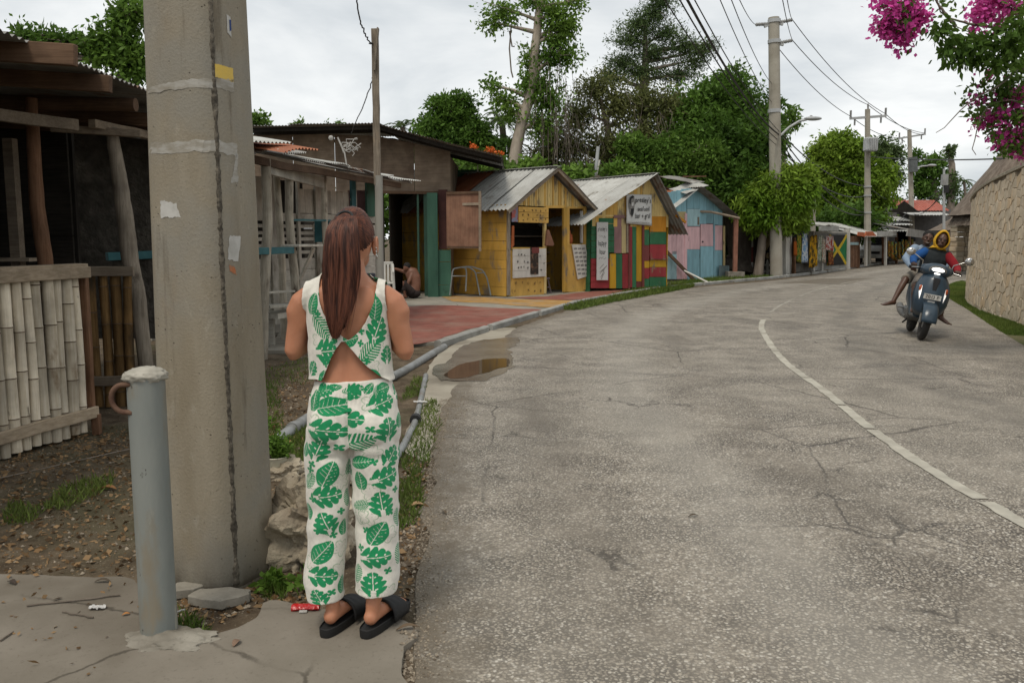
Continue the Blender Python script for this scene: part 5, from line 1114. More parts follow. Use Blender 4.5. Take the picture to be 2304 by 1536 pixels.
crossarm(U3, ub3, (2022, 312), (2082, 302)); mb = MB(); mb.tube([pu(ub3, 2048, 355)+V(0, -.4, 0), pu(ub3, 2049, 388)+V(0, -.4, 0)], .3, 14); mb.build('transformer', mat('dark_grey_metal', (.13, .14, .14), rnd=0), U3, 40)
mb = MB(); mb.tube([pu(ub3, 2053, 380), pu(ub3, 2075, 374), pu(ub3, 2090, 373)], .05, 8); la = mb.build('lamp_arm', M_alu, U3, 60); mb = MB(); mb.ball(pu(ub3, 2097, 372), (.34, .16, .09), 8); mb.build('lamp_head', M_alu, la, 60)
lp = thing('light_mast', 'thin pale steel mast with a small box beside the thatched roof', 'mast', V(*A(2126, 560, 44).xy, 0)); lb = Vector(lp.location); mb = MB(); mb.tube([V(0, 0, 0), A(2124, 440, 44)-lb, A(2124, 380, 44)-lb], [.075, .065, .05], 10); mb.build('shaft', M_alu, lp, 60)
mb = MB(); mb.box(A(2123, 405, 44)-lb+V(0, -.1, 0), (.28, .22, .55)); mb.build('box', M_ins, lp); mb = MB(); mb.box(A(2127, 425, 44)-lb+V(0, -.1, 0), (.2, .2, .4)); mb.build('box', M_black, lp)
gp_ = thing('grey_pipe_post', 'leaning grey pipe rising behind the roof ridge of the striped shack', 'post', V(*A(1340, 560, 30).xy, 0)); gb = Vector(gp_.location); mb = MB(); mb.tube([V(0, 0, 0), A(1337, 420, 30)-gb, A(1346, 330, 30)-gb], .06, 8); mb.build('pipe', M_alu, gp_, 60)
mb = MB(); mb.tube([A(1341, 400, 30)-gb, A(1349, 360, 30)-gb], .04, 8); mb.build('side_pipe', P_white, gp_, 60)
sm = thing('square_concrete_post', 'short square weathered concrete post above the stall roofs by the mango foliage', 'post', V(*A(1829, 600, 42).xy, 0)); gb = Vector(sm.location); mb = MB(); mb.bar(V(0, 0, 0), A(1829, 447, 42)-gb, .2, .2, up=(0, 1, 0)); mb.build('shaft', M_upole, sm); mb = MB(); mb.box(A(1830, 444, 42)-gb, (.14, .14, .12)); mb.build('stub', M_rub, sm)
# wires
WG = 'overhead lines to the round concrete pole'
for k, (a, b, r, sg) in enumerate((((1483, -20), (1752, 330), .013, .3), ((1518, -20), (1754, 318), .016, .3), ((1536, -20), (1757, 306), .028, .35), ((1552, -20), (1758, 300), .013, .25), ((1612, -20), (1738, 232), .010, .2), ((1638, -20), (1738, 190), .010, .2), ((1655, -20), (1700, 56), .010, .1), ((1757, -20), (1783, 91), .010, .1), ((1768, -20), (1783, 45), .010, .1))):
    wire([A(*a, 16), A(*b, 32.9)], r, 'black overhead cable slanting down across the sky to the round concrete pole', WG, sg)
for a, b, sg in (((1783, 91), (1953, 236), .3), ((1783, 45), (1992, 256), .4), ((1742, 97), (1914, 262), .3)): wire([A(*a, 33), A(*b, 46.4)], .016, 'thin power line between the round pole and the crossarm pole', 'lines between the two nearest utility poles', sg)
for a, b, sg in (((1757, 300), (1951, 418), .5), ((1757, 306), (1951, 480), .6), ((1758, 318), (1951, 482), .9), ((1754, 330), (1951, 440), .7)): wire([A(*a, 32.9), A(*b, 46.4)], .024, 'sagging black phone cable between the round pole and crossarm pole', 'sagging cables past the mango tree', sg)
for a, b, sg in (((1953, 236), (2083, 300), .3), ((1992, 256), (2083, 303), .3), ((1914, 262), (2023, 310), .3), ((1953, 418), (2050, 440), .6), ((1953, 480), (2050, 478), .7), ((1953, 482), (2050, 462), 1.)): wire([A(*a, 46.6), A(*b, 63.9)], .02, 'thin line between the crossarm pole and the far pole', 'lines between the two far utility poles', sg)
for a, b, sg in (((2050, 440), (2124, 418), .5), ((2050, 462), (2124, 430), .7), ((2050, 478), (2124, 425), .6)): wire([A(*a, 63.9), A(*b, 44)], .02, 'thin service cable between the far pole and the light mast', 'service cables to the light mast', sg)
wire([A(1953, 352, 46.5), A(2260, 357, 28)], .025, 'single black cable crossing the sky toward the big thatched roof', None, .1)
# ================================================================ STONE WALL, THATCH, FAR HOUSES
SW = resample([(6.9, 7.5), (7.35, 9.6), (7.75, 11.0), (8.25, 12.9), (8.93, 14.9), (9.62, 17.2), (10.55, 19.5), (11.6, 21.4), (13.2, 23.0), (15.4, 23.9), (19, 24.2)], 240)
wsn = offset(SW, .0)
sl_ = np.r_[0, np.cumsum(np.hypot(*np.diff(SW, axis=0).T))]; SLEN = sl_[-1]
def wtop(s): return 2.36+.40*max(0, min(1, (14.2-s)/7.))
def wp3(s, z, off):
    x = np.interp(s, sl_, SW[:, 0]); y = np.interp(s, sl_, SW[:, 1]); x1 = np.interp(min(s+.05, SLEN), sl_, SW[:, 0]); y1 = np.interp(min(s+.05, SLEN), sl_, SW[:, 1])
    if s+.05 >= SLEN: x1, y1 = x+1, y
    L = math.hypot(x1-x, y1-y); return V(x-(y1-y)/L*off, y+(x1-x)/L*off, z)
sw = thing('stone_wall', 'curved garden wall of pale irregular stones with dark joints', 'wall', (9, 15, 0)); bo = Vector(sw.location)
M_mort = mat('dark_mortar', (.11, .085, .058), (.17, .135, .095), sc=6, bump=.4, rnd=0); 
ts = NT('pale_wall_stone'); vv = ts.mapp('Object'); cl_ = ts.mix(ts.ramp(ts.noise(vv, 6, 6, .6), .3, .7), (.63, .53, .395), (.52, .43, .31)); oi = ts.n.new('ShaderNodeObjectInfo'); gi = ts.n.new('ShaderNodeNewGeometry')
rr_ = ts.math('FRACT', ts.math('ADD', oi.outputs['Random'], gi.outputs['Random Per Island'])); cl_ = ts.mix(ts.ramp(rr_, .6, 1., 0, .5), cl_, (.42, .27, .13)); cl_ = ts.val(cl_, ts.ramp(rr_, 0, 1, .86, 1.12)); ts.bump(ts.noise(vv, 30, 5, .65), .5, .012); M_wst = ts.done(cl_, .9, .2)
P = []
for s in np.linspace(0, SLEN, 160): P.append([wp3(s, -.1, 0)-bo, wp3(s, wtop(s), 0)-bo, wp3(s, wtop(s), -.35)-bo, wp3(s, -.1, -.35)-bo])
mb = MB(); mb.grid(P); mb.build('wall_core', M_mort, sw, 40)
def clip_cell(poly, a, b):
    """keep the side of poly nearer to a than b"""
    m = ((a[0]+b[0])/2, (a[1]+b[1])/2); n = (b[0]-a[0], b[1]-a[1]); out = []
    f = lambda p: (p[0]-m[0])*n[0]+(p[1]-m[1])*n[1]
    for i in range(len(poly)):
        p, q = poly[i], poly[(i+1) % len(poly)]; fp, fq = f(p), f(q)
        if fp <= 0: out.append(p)
        if fp*fq < 0: t = fp/(fp-fq); out.append((p[0]+(q[0]-p[0])*t, p[1]+(q[1]-p[1])*t))
    return out
s_lo = .05; s_vis = float(np.interp(13.7, SW[:, 1], sl_)); s_hi = SLEN-3.2
pts_ = []; st = .20
for i in range(int((s_hi-s_lo)/st)+1):
    for j in range(int(2.9/st)+1):
        pts_.append((s_lo+(i+.5*(j % 2)+RND.uniform(-.42, .42))*st, (j+RND.uniform(-.42, .42))*st*.95))
cells = []
for i, a in enumerate(pts_):
    zt_ = wtop(a[0])
    if a[1] > zt_-.02: continue
    poly = [(a[0]-.35, max(-.05, a[1]-.35)), (a[0]+.35, max(-.05, a[1]-.35)), (a[0]+.35, min(zt_, a[1]+.35)), (a[0]-.35, min(zt_, a[1]+.35))]
    for b in pts_:
        if b is not a and abs(b[0]-a[0]) < .75 and abs(b[1]-a[1]) < .75: poly = clip_cell(poly, a, b)
        if len(poly) < 3: break
    if len(poly) >= 3: cells.append((a, poly))
def stone(mb, a, poly):
    n = len(poly); cx = sum(p[0] for p in poly)/n; cy = sum(p[1] for p in poly)/n; h = RND.uniform(.016, .028); tl = RND.uniform(-.02, .02), RND.uniform(-.02, .02); rings = []
    for k, (sh_in, hh) in enumerate(((.006, .0), (.008, h*.8), (.019, h))):
        row = []
        for p in poly:
            dx, dy = p[0]-cx, p[1]-cy; L = math.hypot(dx, dy)+1e-6; q = max(.2, 1-sh_in*1.25/L); x, y = cx+dx*q, cy+dy*q
            row.append(wp3(x, y, hh+(tl[0]*dx+tl[1]*dy if k else 0))-bo)
        rings.append(row)
    mb.grid(rings, cv=True); mb.add(rings[-1], [tuple(range(n))])
cells.sort(key=lambda c: c[0][0]+(100 if c[0][0] < s_vis else 0))
for a, poly in cells[:298]: mb = MB(); stone(mb, a, poly); mb.build('stone', M_wst, sw)
mb = MB()
for a, poly in cells[298:]: stone(mb, a, poly)
tag(mb.build('small_stones', M_wst, sw), kind='stuff')
M_cope = mat('lichen_coping', (.40, .36, .28), (.30, .26, .20), sc=5, bump=.5, bs=14, bd=.02, rnd=.08)
for k in range(34):
    s0 = SLEN*k/34; s1 = SLEN*(k+1)/34-.015; rows = []
    for s in np.linspace(s0, s1, 4):
        z = wtop(s); rows.append([wp3(s, z+.005, .05)-bo, wp3(s, z+.05+.01*RND.random(), .06)-bo, wp3(s, z+.17, -.16)-bo, wp3(s, z+.16, -.3)-bo, wp3(s, z+.005, -.4)-bo])
    mb = MB(); mb.grid(rows, cv=True); mb.add(rows[0], [(4, 3, 2, 1, 0)]); mb.add(rows[-1], [(0, 1, 2, 3, 4)]); mb.build('coping_piece', M_cope, sw)
# thatch
M_thatch = mat('grey_thatch', (.115, .088, .066), (.20, .16, .125), sc=5, rnd=.05, isl=.35, bump=.6, bs=60, stretch=(1, 1, .2), bd=.02)
def thatch(name, label, c, r, ze, za, seed, nst, arc=(0, 2*math.pi), flare=.0, ll=.55):
    t = thing(name, label, 'thatched roof', (c[0], c[1], 0)); N = 64; P = []
    for k in range(15):
        f = k/14; rr = r*(1-f)**(1.0)*(1+flare*(1-f)**3*.2); z = ze+(za-ze)*f-flare*(1-f)**4*.3
        P.append([V(math.cos(2*math.pi*i/N)*rr*(1+.02*fbm(i*.9, f*9, seed)), math.sin(2*math.pi*i/N)*rr*(1+.02*fbm(i*.9, f*9, seed)), z+.05*fbm(i*1.3, f*7, seed+3)) for i in range(N)])
    mb = MB(); mb.grid(P, cv=True); mb.build('roof_cone', M_thatch, t, 60)
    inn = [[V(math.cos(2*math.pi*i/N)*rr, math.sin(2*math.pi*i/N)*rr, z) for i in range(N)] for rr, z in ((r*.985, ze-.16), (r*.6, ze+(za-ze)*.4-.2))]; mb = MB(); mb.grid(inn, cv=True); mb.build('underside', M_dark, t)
    a = NP.uniform(arc[0], arc[1], nst); f = NP.uniform(0, 1, nst)**1.4*.97; f[:nst//5] = NP.uniform(0, .02, nst//5); sl = np.array([r, za-ze]); sl = sl/np.hypot(*sl)
    rr = r*(1-f); z = ze+(za-ze)*f+.03; L = NP.uniform(.5, 1.3, nst)*ll; w = NP.uniform(.006, .02, nst); lift = NP.uniform(.0, .07, nst); da = NP.uniform(-.18, .18, nst)
    ca, sa = np.cos(a), np.sin(a); p0 = np.c_[ca*rr, sa*rr, z]; rad_ = np.c_[ca, sa, 0*a]; tan = np.c_[-sa, ca, 0*a]; dn = rad_*sl[0]-np.array([0, 0, 1])*sl[1]; d = dn+tan*da[:, None]
    p1 = p0+d*L[:, None]+np.c_[ca*lift, sa*lift, lift*.6-.05*(f < .03)]; v = np.stack([p0-tan*w[:, None], p0+tan*w[:, None], p1+tan*w[:, None]*.3, p1-tan*w[:, None]*.3], 1).reshape(-1, 3)
    tag(obj('straw', np_mesh('straw', v, np.arange(len(v)).reshape(-1, 4), False), M_thatch, t), kind='stuff')
    pl = MB(); return t
T1 = thatch('thatched_roof', 'big conical grey thatched roof rising behind the stone wall', (23.7, 33.6), 5.5, 2.5, 11.4, 2., 26000, (math.pi*.5, math.pi*1.75), .3)
log(T1, [(-4.6, -.2, 0), (-4.5, -.2, 3.6)], (.12, .1), M_logg, 'roof_post'); log(T1, [(-2.6, -3.8, 0), (-2.5, -3.7, 3.6)], (.12, .1), M_logg, 'roof_post')
T2 = thatch('thatched_roof', 'lower brown thatched hut roof beyond the light mast', (33.2, 52.4), 5.9, 2.2, 6.6, 6., 9000, (math.pi*.6, math.pi*1.8), .8)
mb = MB(); mb.lathe([(4.6, 0), (4.6, 2.5)], (0, 0, 0), 24); mb.build('hut_wall', mat('pale_hut_wall', (.26, .25, .23)), T2)
# low stone wall and pillar beyond the bend
FL = Facade(A(2056, 585, 56).xy, A(2142, 585, 40).xy)
lw = thing('low_stone_wall', 'low pale stone garden wall beyond the bend in the road', 'wall', (FL.p.x, FL.p.y, 0), FL.ang)
for k in range(60):
    for j in range(2):
        L = FL.L/60; mb = MB(); mb.box((L*(k+.5*(j % 2)+.5), -.02*RND.random(), .12+.24*j), (L*.93, .3, .225)); mb.build('stone', M_wst, lw, bev=.03)
pi_ = thing('stone_gate_pillar', 'square stone gate pillar next to the thatched hut', 'pillar', V(*A(2161, 585, 38.5).xy, 0)); 
for k in range(9):
    for s in (-1, 1): mb = MB(); mb.box((s*.21+.04*(k % 2), RND.uniform(-.02, .02), .11+.22*k), (.40, .6, .205)); mb.build('stone', M_wst, pi_, bev=.03)
mb = MB(); mb.box((.02, 0, 2.02), (1., .75, .08)); mb.build('cap', M_cope, pi_)
hr = thing('red_roofed_house', 'distant house with red and white tin roofs behind the stalls', 'house', (31, 62, 0))
for px0, px1, y0, y1, Y, m in ((2000, 2140, 470, 585, 63, mat('dim_house_wall', (.16, .155, .15))), ):
    a, b = A(px0, y1, Y), A(px1, y0, Y); mb = MB(); mb.box(((a.x+b.x)/2-31, Y+2-62, b.z/2), (b.x-a.x, 4, b.z)); mb.build('wall', m, hr)
M_rroof = mat('red_tin', (.30, .085, .06), (.36, .13, .10), rnd=.1)
for k, (l, r, yb, yt, Y, m) in enumerate(((2030, 2136, 474, 450, 62, M_rroof), (2052, 2140, 484, 474, 60.5, M_tinw), (2005, 2052, 497, 485, 61, M_tin), (2000, 2054, 506, 498, 60, M_tinw), (2002, 2052, 520, 512, 59.5, M_tin))):
    for j in range(4):
        f0, f1 = j/4, (j+1)/4; a, b = A(l+(r-l)*f0, yb, Y), A(l+(r-l)*f1, yb, Y); t = A(l+(r-l)*f0, yt, Y+2.5); mb = corr(a-V(31, 62, 0), (1, 0, 0), V(0, 2.5, t.z-a.z), b.x-a.x+.05, 2.6, .2, .03, 1); mb.build('roof_sheet', m, hr, 60)
mb = MB(); a, b, t = A(2000, 478, 60.4)-V(31, 62, 0), A(2070, 478, 60.4)-V(31, 62, 0), A(2035, 452, 60.4)-V(31, 62, 0); mb.add([a, b, t], [(0, 1, 2)]); o = mb.build('gable', M_dark, hr); o.modifiers.new('t', 'SOLIDIFY').thickness = .1
for k in range(4): mb = MB(); p = A(2008+k*12, 530, 60.8)-V(31, 62, 0); mb.box(p, (1., .1, .9)); mb.build('window', M_glass, hr)
# ================================================================ TREES AND PLANTS
def leaf_mat(name, c1, c2, rnd=.3, trans=.35, rough=.55):
    t = NT(name); g = t.n.new('ShaderNodeNewGeometry'); r = g.outputs['Random Per Island']
    col = t.mix(t.ramp(t.noise(t.mapp('Object'), .55, 3), .35, .65), c1, c2); col = t.val(col, t.ramp(r, 0, 1, 1-rnd, 1+rnd))
    t.done(col, rough, .15); tr = t.n.new('ShaderNodeBsdfTranslucent'); t.l.new(t.mix(.5, col, tuple(x*1.2 for x in c2)), tr.inputs[0]); mx_ = t.n.new('ShaderNodeMixShader'); mx_.inputs[0].default_value = trans
    t.l.new(t.b.outputs[0], mx_.inputs[1]); t.l.new(tr.outputs[0], mx_.inputs[2]); t.l.new(mx_.outputs[0], t.n['Material Output'].inputs[0]); return t.m
def unit(a): return a/np.maximum(np.linalg.norm(a, axis=1), 1e-6)[:, None]
def leaf_mesh(name, base, d, l, w, fold=.12):
    """leaf blades: base points, directions, lengths, widths"""
    n = len(base); rnd = unit(NP.normal(size=(n, 3))); s = unit(np.cross(d, rnd)); up = np.cross(s, d); l = l[:, None]; w = w[:, None]
    v = np.stack([base, base+d*l*.45+s*w-up*w*fold, base+d*l-up*l*.08, base+d*l*.45-s*w-up*w*fold], 1).reshape(-1, 3)
    return np_mesh(name, v, np.arange(4*n).reshape(-1, 4), False)
def crown_pts(clumps, n, K, shell=.42):
    """twig tips in the clumps' volumes; clumps are (centre, (rx, ry, rz))"""
    ar = np.array([(c[1][0]*c[1][2]) for c in clumps]); cnt = np.maximum(1, (n/K*ar/ar.sum()).astype(int)); P = []; O = []
    for (c, r), k in zip(clumps, cnt):
        u = unit(NP.normal(size=(k, 3))); rr = NP.uniform(0, 1, k)**shell
        lump = 1+.22*np.sin(u[:, 0]*5+c[0])*np.cos(u[:, 2]*6+c[1])+.12*np.sin(u[:, 1]*11+u[:, 0]*7)
        P.append(np.array(c)+u*np.array(r)*(rr*lump)[:, None]); O.append(u)
    return np.vstack(P), np.vstack(O)
def foliage(name, clumps, n, m, par, leaf=.2, asp=.22, K=7, droop=.35, spread=1., shell=.42, out=.6):
    p, o = crown_pts(clumps, n, K, shell); p = np.repeat(p, K, 0); o = np.repeat(o, K, 0); N = len(p)
    d = unit(NP.normal(size=(N, 3))*.8+o*out+np.array([0, 0, -droop])); l = leaf*NP.uniform(.6, 1.25, N)
    b = p+NP.normal(size=(N, 3))*leaf*.45*spread
    o_ = obj(name, leaf_mesh(name, b, d, l, l*asp), m, par)
    if name != 'crown': o_['kind'] = 'stuff'
    return o_
def limb(mb, p, q, r0, r1, bend=.1, n=7, seg=8):
    p, q = Vector(p), Vector(q); L = (q-p).length; k = V(RND.uniform(-1, 1), RND.uniform(-1, 1), RND.uniform(-.3, .6))*L*bend; pts = []
    for i in range(n+1): t = i/n; pts.append(p.lerp(q, t)+k*math.sin(math.pi*t)+V(noise.noise((t*4, p.x, p.y)), noise.noise((t*4, p.y, 3)), 0)*L*.02)
    mb.tube(pts, [r0+(r1-r0)*(i/n) for i in range(n+1)], seg); return pts
M_bark = mat('grey_bark', (.14, .115, .09), (.22, .185, .15), sc=6, stretch=(1, 1, .3), bump=.6, bs=18, bd=.02, rnd=.15); M_barkp = mat('pale_bark', (.26, .22, .175), (.36, .31, .25), sc=5, stretch=(1, 1, .3), bump=.5, bs=16, bd=.02, rnd=.1)
LF_dark = leaf_mat('deep_green_leaf', (.050, .105, .017), (.100, .185, .030)); LF_mid = leaf_mat('mid_green_leaf', (.062, .125, .020), (.125, .215, .036)); LF_lime = leaf_mat('lime_green_leaf', (.10, .19, .016), (.19, .28, .034)); LF_olive = leaf_mat('olive_leaf', (.095, .112, .035), (.16, .172, .06), .4); LF_feath = leaf_mat('dusky_green_leaf', (.055, .092, .034), (.10, .148, .052), .35); LF_bright = leaf_mat('fresh_green_leaf', (.075, .15, .022), (.145, .24, .04))
def px_clumps(lst, Y, yr=None):
    """clumps measured in the photograph as (px, py, rx, ry [, dY]) at distance Y"""
    out = []
    for c in lst:
        y = Y+(c[4] if len(c) > 4 else 0); a = A(c[0], c[1], y); sx = y/FPX; out.append((tuple(a), (c[2]*sx, (c[2]+c[3])/2*sx*.9, c[3]*sx)))
    return out
def tree(label, base, Y, clumps, n, m, leaf, trunk, name='leafy_tree', trunk_m=None, K=7, droop=.35, asp=.22, shell=.42, spread=1., extra=None, out=.6, twigs=True, group=None):
    """trunk: list of (px, py, radius) up the stem"""
    b = V(*A(trunk[0][0], 560, Y).xy, 0); t = thing(name, label, 'tree', b, 0, group); cl = [((c[0][0]-b.x, c[0][1]-b.y, c[0][2]), c[1]) for c in px_clumps(clumps, Y)]
    mb = MB(); pts = [V(0, 0, -.1)]; rr = [trunk[0][2]*1.25]
    for px, py, r in trunk: p = A(px, py, Y)-b; pts.append(p); rr.append(r)
    if pts[1].z < .3: pts.pop(0); rr.pop(0); pts[0].z = -.1
    fine = []; fr = []
    for i in range(len(pts)-1):
        for k in range(6): f = k/6; fine.append(pts[i].lerp(pts[i+1], f)+V(noise.noise((i+f, 2, b.x)), noise.noise((i+f, 7, b.x)), 0)*rr[i]*.5); fr.append(rr[i]*(1-f)+rr[i+1]*f)
    fine.append(pts[-1]); fr.append(rr[-1]); mb.tube(fine, fr, 12); tk = mb.build('trunk', trunk_m or M_bark, t, 60)
    if twigs:
        for c, r in cl:
            k = min(range(len(fine)), key=lambda i: (fine[i]-Vector(c)).length+abs(fine[i].z-(c[2]-r[2]*1.2))*.5); mb = MB(); mp = limb(mb, fine[k], Vector(c)+V(0, 0, r[2]*.2), max(.02, min(fr[k]*.6, .22)), .015, .08)
            for j in range(5): e = Vector(c)+V(RND.uniform(-1, 1)*r[0], RND.uniform(-1, 1)*r[1], RND.uniform(-.6, 1)*r[2])*.85; limb(mb, mp[RND.randint(3, 6)], e, .03, .006, .12, 5, 5)
            mb.build('branch', trunk_m or M_bark, tk, 60)
    foliage('crown', cl, n, m, t, leaf, asp, K, droop, spread, shell, out); return t, b, cl
# big dense fig tree above the pink shack
tree('big dense dark green fig tree with a massive buttressed trunk', None, 35.5, [(1610, 235, 75, 55), (1560, 270, 85, 70), (1670, 280, 80, 80), (1600, 330, 110, 80, -1), (1700, 330, 62, 70, -1.5), (1520, 350, 70, 60, -.5), (1690, 400, 70, 55, -2), (1600, 400, 90, 45, -1), (1730, 290, 38, 50), (1640, 190, 50, 36), (1660, 440, 70, 40, -2.2)], 42000, LF_dark, .24, [(1668, 617, .95), (1662, 560, .62), (1655, 470, .5), (1640, 380, .4), (1620, 300, .25)], 'fig_tree', K=8, asp=.2)
tree('light green bushy tree growing against the dark fig tree', None, 33.5, [(1500, 355, 62, 45), (1560, 375, 52, 42), (1440, 370, 45, 40), (1600, 350, 36, 30, -.6), (1420, 330, 36, 30), (1540, 410, 70, 30)], 16000, LF_mid, .2, [(1500, 560, .2), (1500, 450, .16), (1510, 390, .1)], K=7)
tree('drooping yellow green mango foliage hanging over the hat stand', None, 32.6, [(1755, 425, 60, 45), (1710, 455, 48, 42), (1790, 440, 42, 46), (1740, 480, 56, 36), (1700, 490, 40, 28), (1790, 400, 40, 30), (1770, 490, 45, 28, .3), (1810, 410, 24, 32)], 26000, LF_lime, .25, [(1706, 612, .2), (1712, 540, .16), (1735, 460, .12)], 'mango_tree', K=9, droop=.85, asp=.15)
tree('rounded lime green mango tree behind the far stalls', None, 54, [(1875, 335, 52, 34), (1925, 345, 40, 34), (1850, 400, 48, 45), (1920, 410, 66, 62), (1970, 420, 40, 50), (1880, 460, 70, 38), (1950, 470, 55, 34), (1985, 400, 28, 40), (1860, 350, 40, 30), (1890, 310, 26, 14)], 34000, LF_lime, .30, [(1915, 560, .4), (1912, 480, .3), (1900, 400, .2)], 'mango_tree', K=8, droop=.5, asp=.2)
# tall dead-topped tree wrapped in vines
tv, bv, cv = tree('tall pale trunked tree draped with hanging vines', None, 33, [(1135, 25, 55, 24), (1110, 55, 36, 18), (1250, 30, 50, 40), (1255, 85, 38, 45), (1235, 130, 35, 38), (1275, 125, 34, 32), (1105, 195, 30, 18), (1130, 225, 34, 22), (1150, 250, 34, 26), (1190, 130, 20, 40), (1185, 190, 22, 34), (1215, 190, 30, 40), (1240, 230, 36, 45), (1215, 280, 36, 45), (1280, 60, 30, 30), (1200, 5, 36, 18), (1300, 5, 30, 14)], 9500, LF_bright, .17, [(1152, 560, .26), (1158, 400, .23), (1162, 330, .22), (1178, 260, .21), (1200, 180, .19), (1205, 100, .17), (1214, 20, .15), (1220, -60, .12)], 'vine_tree', M_barkp, K=5, shell=.9, asp=.26, spread=1.7)
mb = MB()
for k in range(90):
    x, y = RND.uniform(1190, 1290), RND.uniform(110, 300); p = A(x, y, 33+RND.uniform(-.8, 1))-bv; L = RND.uniform(.6, 2.4); pts = [p+V(noise.noise((k, i*.5, 0))*.12, noise.noise((k, i*.5, 4))*.12, -L*i/6) for i in range(7)]; mb.tube(pts, .008, 4, False)
for pix in ([(1150, 60), (1146, 110), (1150, 160), (1154, 175)], [(1146, 70), (1152, 105), (1158, 105)], [(1240, 60), (1236, 200), (1232, 330)]): mb.tube([A(*p, 33)-bv for p in pix], .03, 5, False)
tag(mb.build('hanging_vines', M_bark, tv), kind='stuff')
# feathery dark tree and the vine tangle below it
tree('feathery dusky green tree with layered airy boughs', None, 38, [(1440, 55, 50, 26), (1470, 30, 40, 24), (1420, 90, 60, 22), (1500, 75, 50, 22), (1540, 105, 50, 20), (1580, 115, 34, 16), (1470, 120, 70, 22), (1560, 140, 46, 16), (1400, 140, 46, 20), (1440, 165, 70, 22), (1530, 170, 60, 18), (1600, 100, 18, 10), (1370, 170, 34, 20), (1490, 5, 40, 20)], 23000, LF_feath, .16, [(1440, 560, .35), (1442, 420, .3), (1448, 300, .24), (1450, 180, .18), (1452, 60, .08)], 'feathery_tree', K=8, asp=.13, shell=.9, droop=.15, spread=1.8)
tg, bg_, _ = tree('tangled olive thicket of vines filling the gap behind the shacks', None, 35, [(1340, 200, 55, 40), (1300, 260, 50, 45), (1390, 240, 60, 45), (1450, 230, 60, 45), (1280, 330, 60, 50), (1370, 330, 70, 50), (1450, 310, 60, 50), (1220, 360, 60, 40), (1330, 385, 90, 30), (1500, 240, 50, 40), (1240, 310, 36, 46)], 24000, LF_olive, .17, [(1380, 560, .25), (1376, 400, .2), (1370, 300, .14), (1350, 220, .06)], 'vine_thicket', K=5, shell=.85, asp=.2, spread=2.)
mb = MB()
for k in range(130):
    x, y = RND.uniform(1210, 1510), RND.uniform(190, 370); p = A(x, y, 35+RND.uniform(-1.5, .5))-bg_; a = p; pts = [a]
    for i in range(6): a = a+V(RND.uniform(-.16, .16), RND.uniform(-.1, .1), RND.uniform(-.42, .12)); pts.append(a)
    mb.tube(pts, .007, 4, False)
tag(mb.build('tangled_vines', M_bark, tg), kind='stuff')
tree('compact rounded green tree behind the brown shop roof', None, 34, [(1000, 235, 36, 22), (1030, 260, 45, 30), (980, 290, 46, 34), (1060, 300, 46, 34), (1010, 310, 60, 34), (1090, 340, 50, 30), (1040, 225, 22, 16), (1060, 370, 60, 25), (950, 330, 36, 26), (1100, 390, 50, 20)], 20000, LF_dark, .21, [(1020, 560, .25), (1018, 400, .2), (1016, 310, .12)], K=7)
tree('low yellow flowering shrub along the back of the yellow shack', None, 30, [(1060, 385, 50, 20), (1120, 392, 40, 18), (1190, 385, 36, 22), (1290, 400, 40, 24), (1390, 395, 40, 22)], 5000, LF_bright, .24, [(1190, 560, .1), (1190, 400, .06)], 'shrub')
tree('leafy tree with compound leaves behind the bamboo stall', None, 15, [(60, 85, 36, 26), (100, 100, 42, 26), (150, 95, 30, 20), (130, 120, 50, 16), (230, 90, 36, 30), (280, 50, 40, 36), (300, 20, 34, 30), (255, 130, 50, 26), (300, 150, 40, 40), (210, 115, 28, 22), (290, 110, 40, 30)], 7500, LF_mid, .12, [(250, 560, .2), (262, 300, .14), (280, 120, .06), (262, 40, .03), (232, -20, .015)], K=7, asp=.24, shell=.75, droop=.2, spread=1.3)
tree('small treetop showing over the roofs beside the concrete pole', None, 26, [(565, 270, 22, 14), (590, 278, 18, 10), (545, 285, 20, 12)], 900, LF_mid, .18, [(560, 560, .12), (560, 320, .08), (565, 280, .03)], asp=.24, shell=.7)
tree('tiny treetop peeking over the flat brown roof', None, 34, [(672, 282, 10, 6), (740, 283, 6, 3), (765, 281, 8, 4)], 400, LF_mid, .16, [(672, 560, .1), (672, 300, .05)], shell=.7)
tree('airy tree with thin branches beyond the round mango tree', None, 72, [(1990, 330, 40, 24), (2010, 350, 30, 22), (1975, 350, 30, 22), (2000, 385, 28, 24), (2015, 400, 20, 26), (1940, 325, 24, 12)], 3600, LF_feath, .36, [(1995, 560, .3), (1995, 450, .22), (1998, 360, .1)], K=6, shell=.8, asp=.2)
tree('dark leafy tree with clumped foliage behind the far utility pole', None, 78, [(2060, 350, 20, 12), (2090, 375, 36, 22), (2110, 360, 26, 14), (2075, 400, 26, 26), (2115, 390, 18, 16), (2140, 420, 10, 26), (2085, 430, 36, 22)], 3600, LF_dark, .42, [(2095, 560, .5), (2098, 460, .4), (2100, 390, .25)], K=6, shell=.7)
tree('bare vine wrapped snag with a leafy tuft beside the light mast', None, 70, [(2140, 335, 12, 6), (2135, 345, 6, 6), (2138, 430, 9, 22), (2140, 400, 7, 14)], 1100, LF_feath, .34, [(2140, 560, .3), (2140, 420, .28), (2142, 370, .25), (2138, 338, .12)], 'snag', K=6, shell=.7, twigs=False)
tree('sparse leafless tree with a green tuft by the round pole', None, 40, [(1785, 255, 14, 14), (1790, 275, 14, 12), (1778, 285, 14, 10), (1765, 260, 8, 10)], 500, LF_bright, .24, [(1760, 560, .14), (1762, 340, .1), (1768, 290, .06), (1740, 225, .02)], K=5, shell=.8)
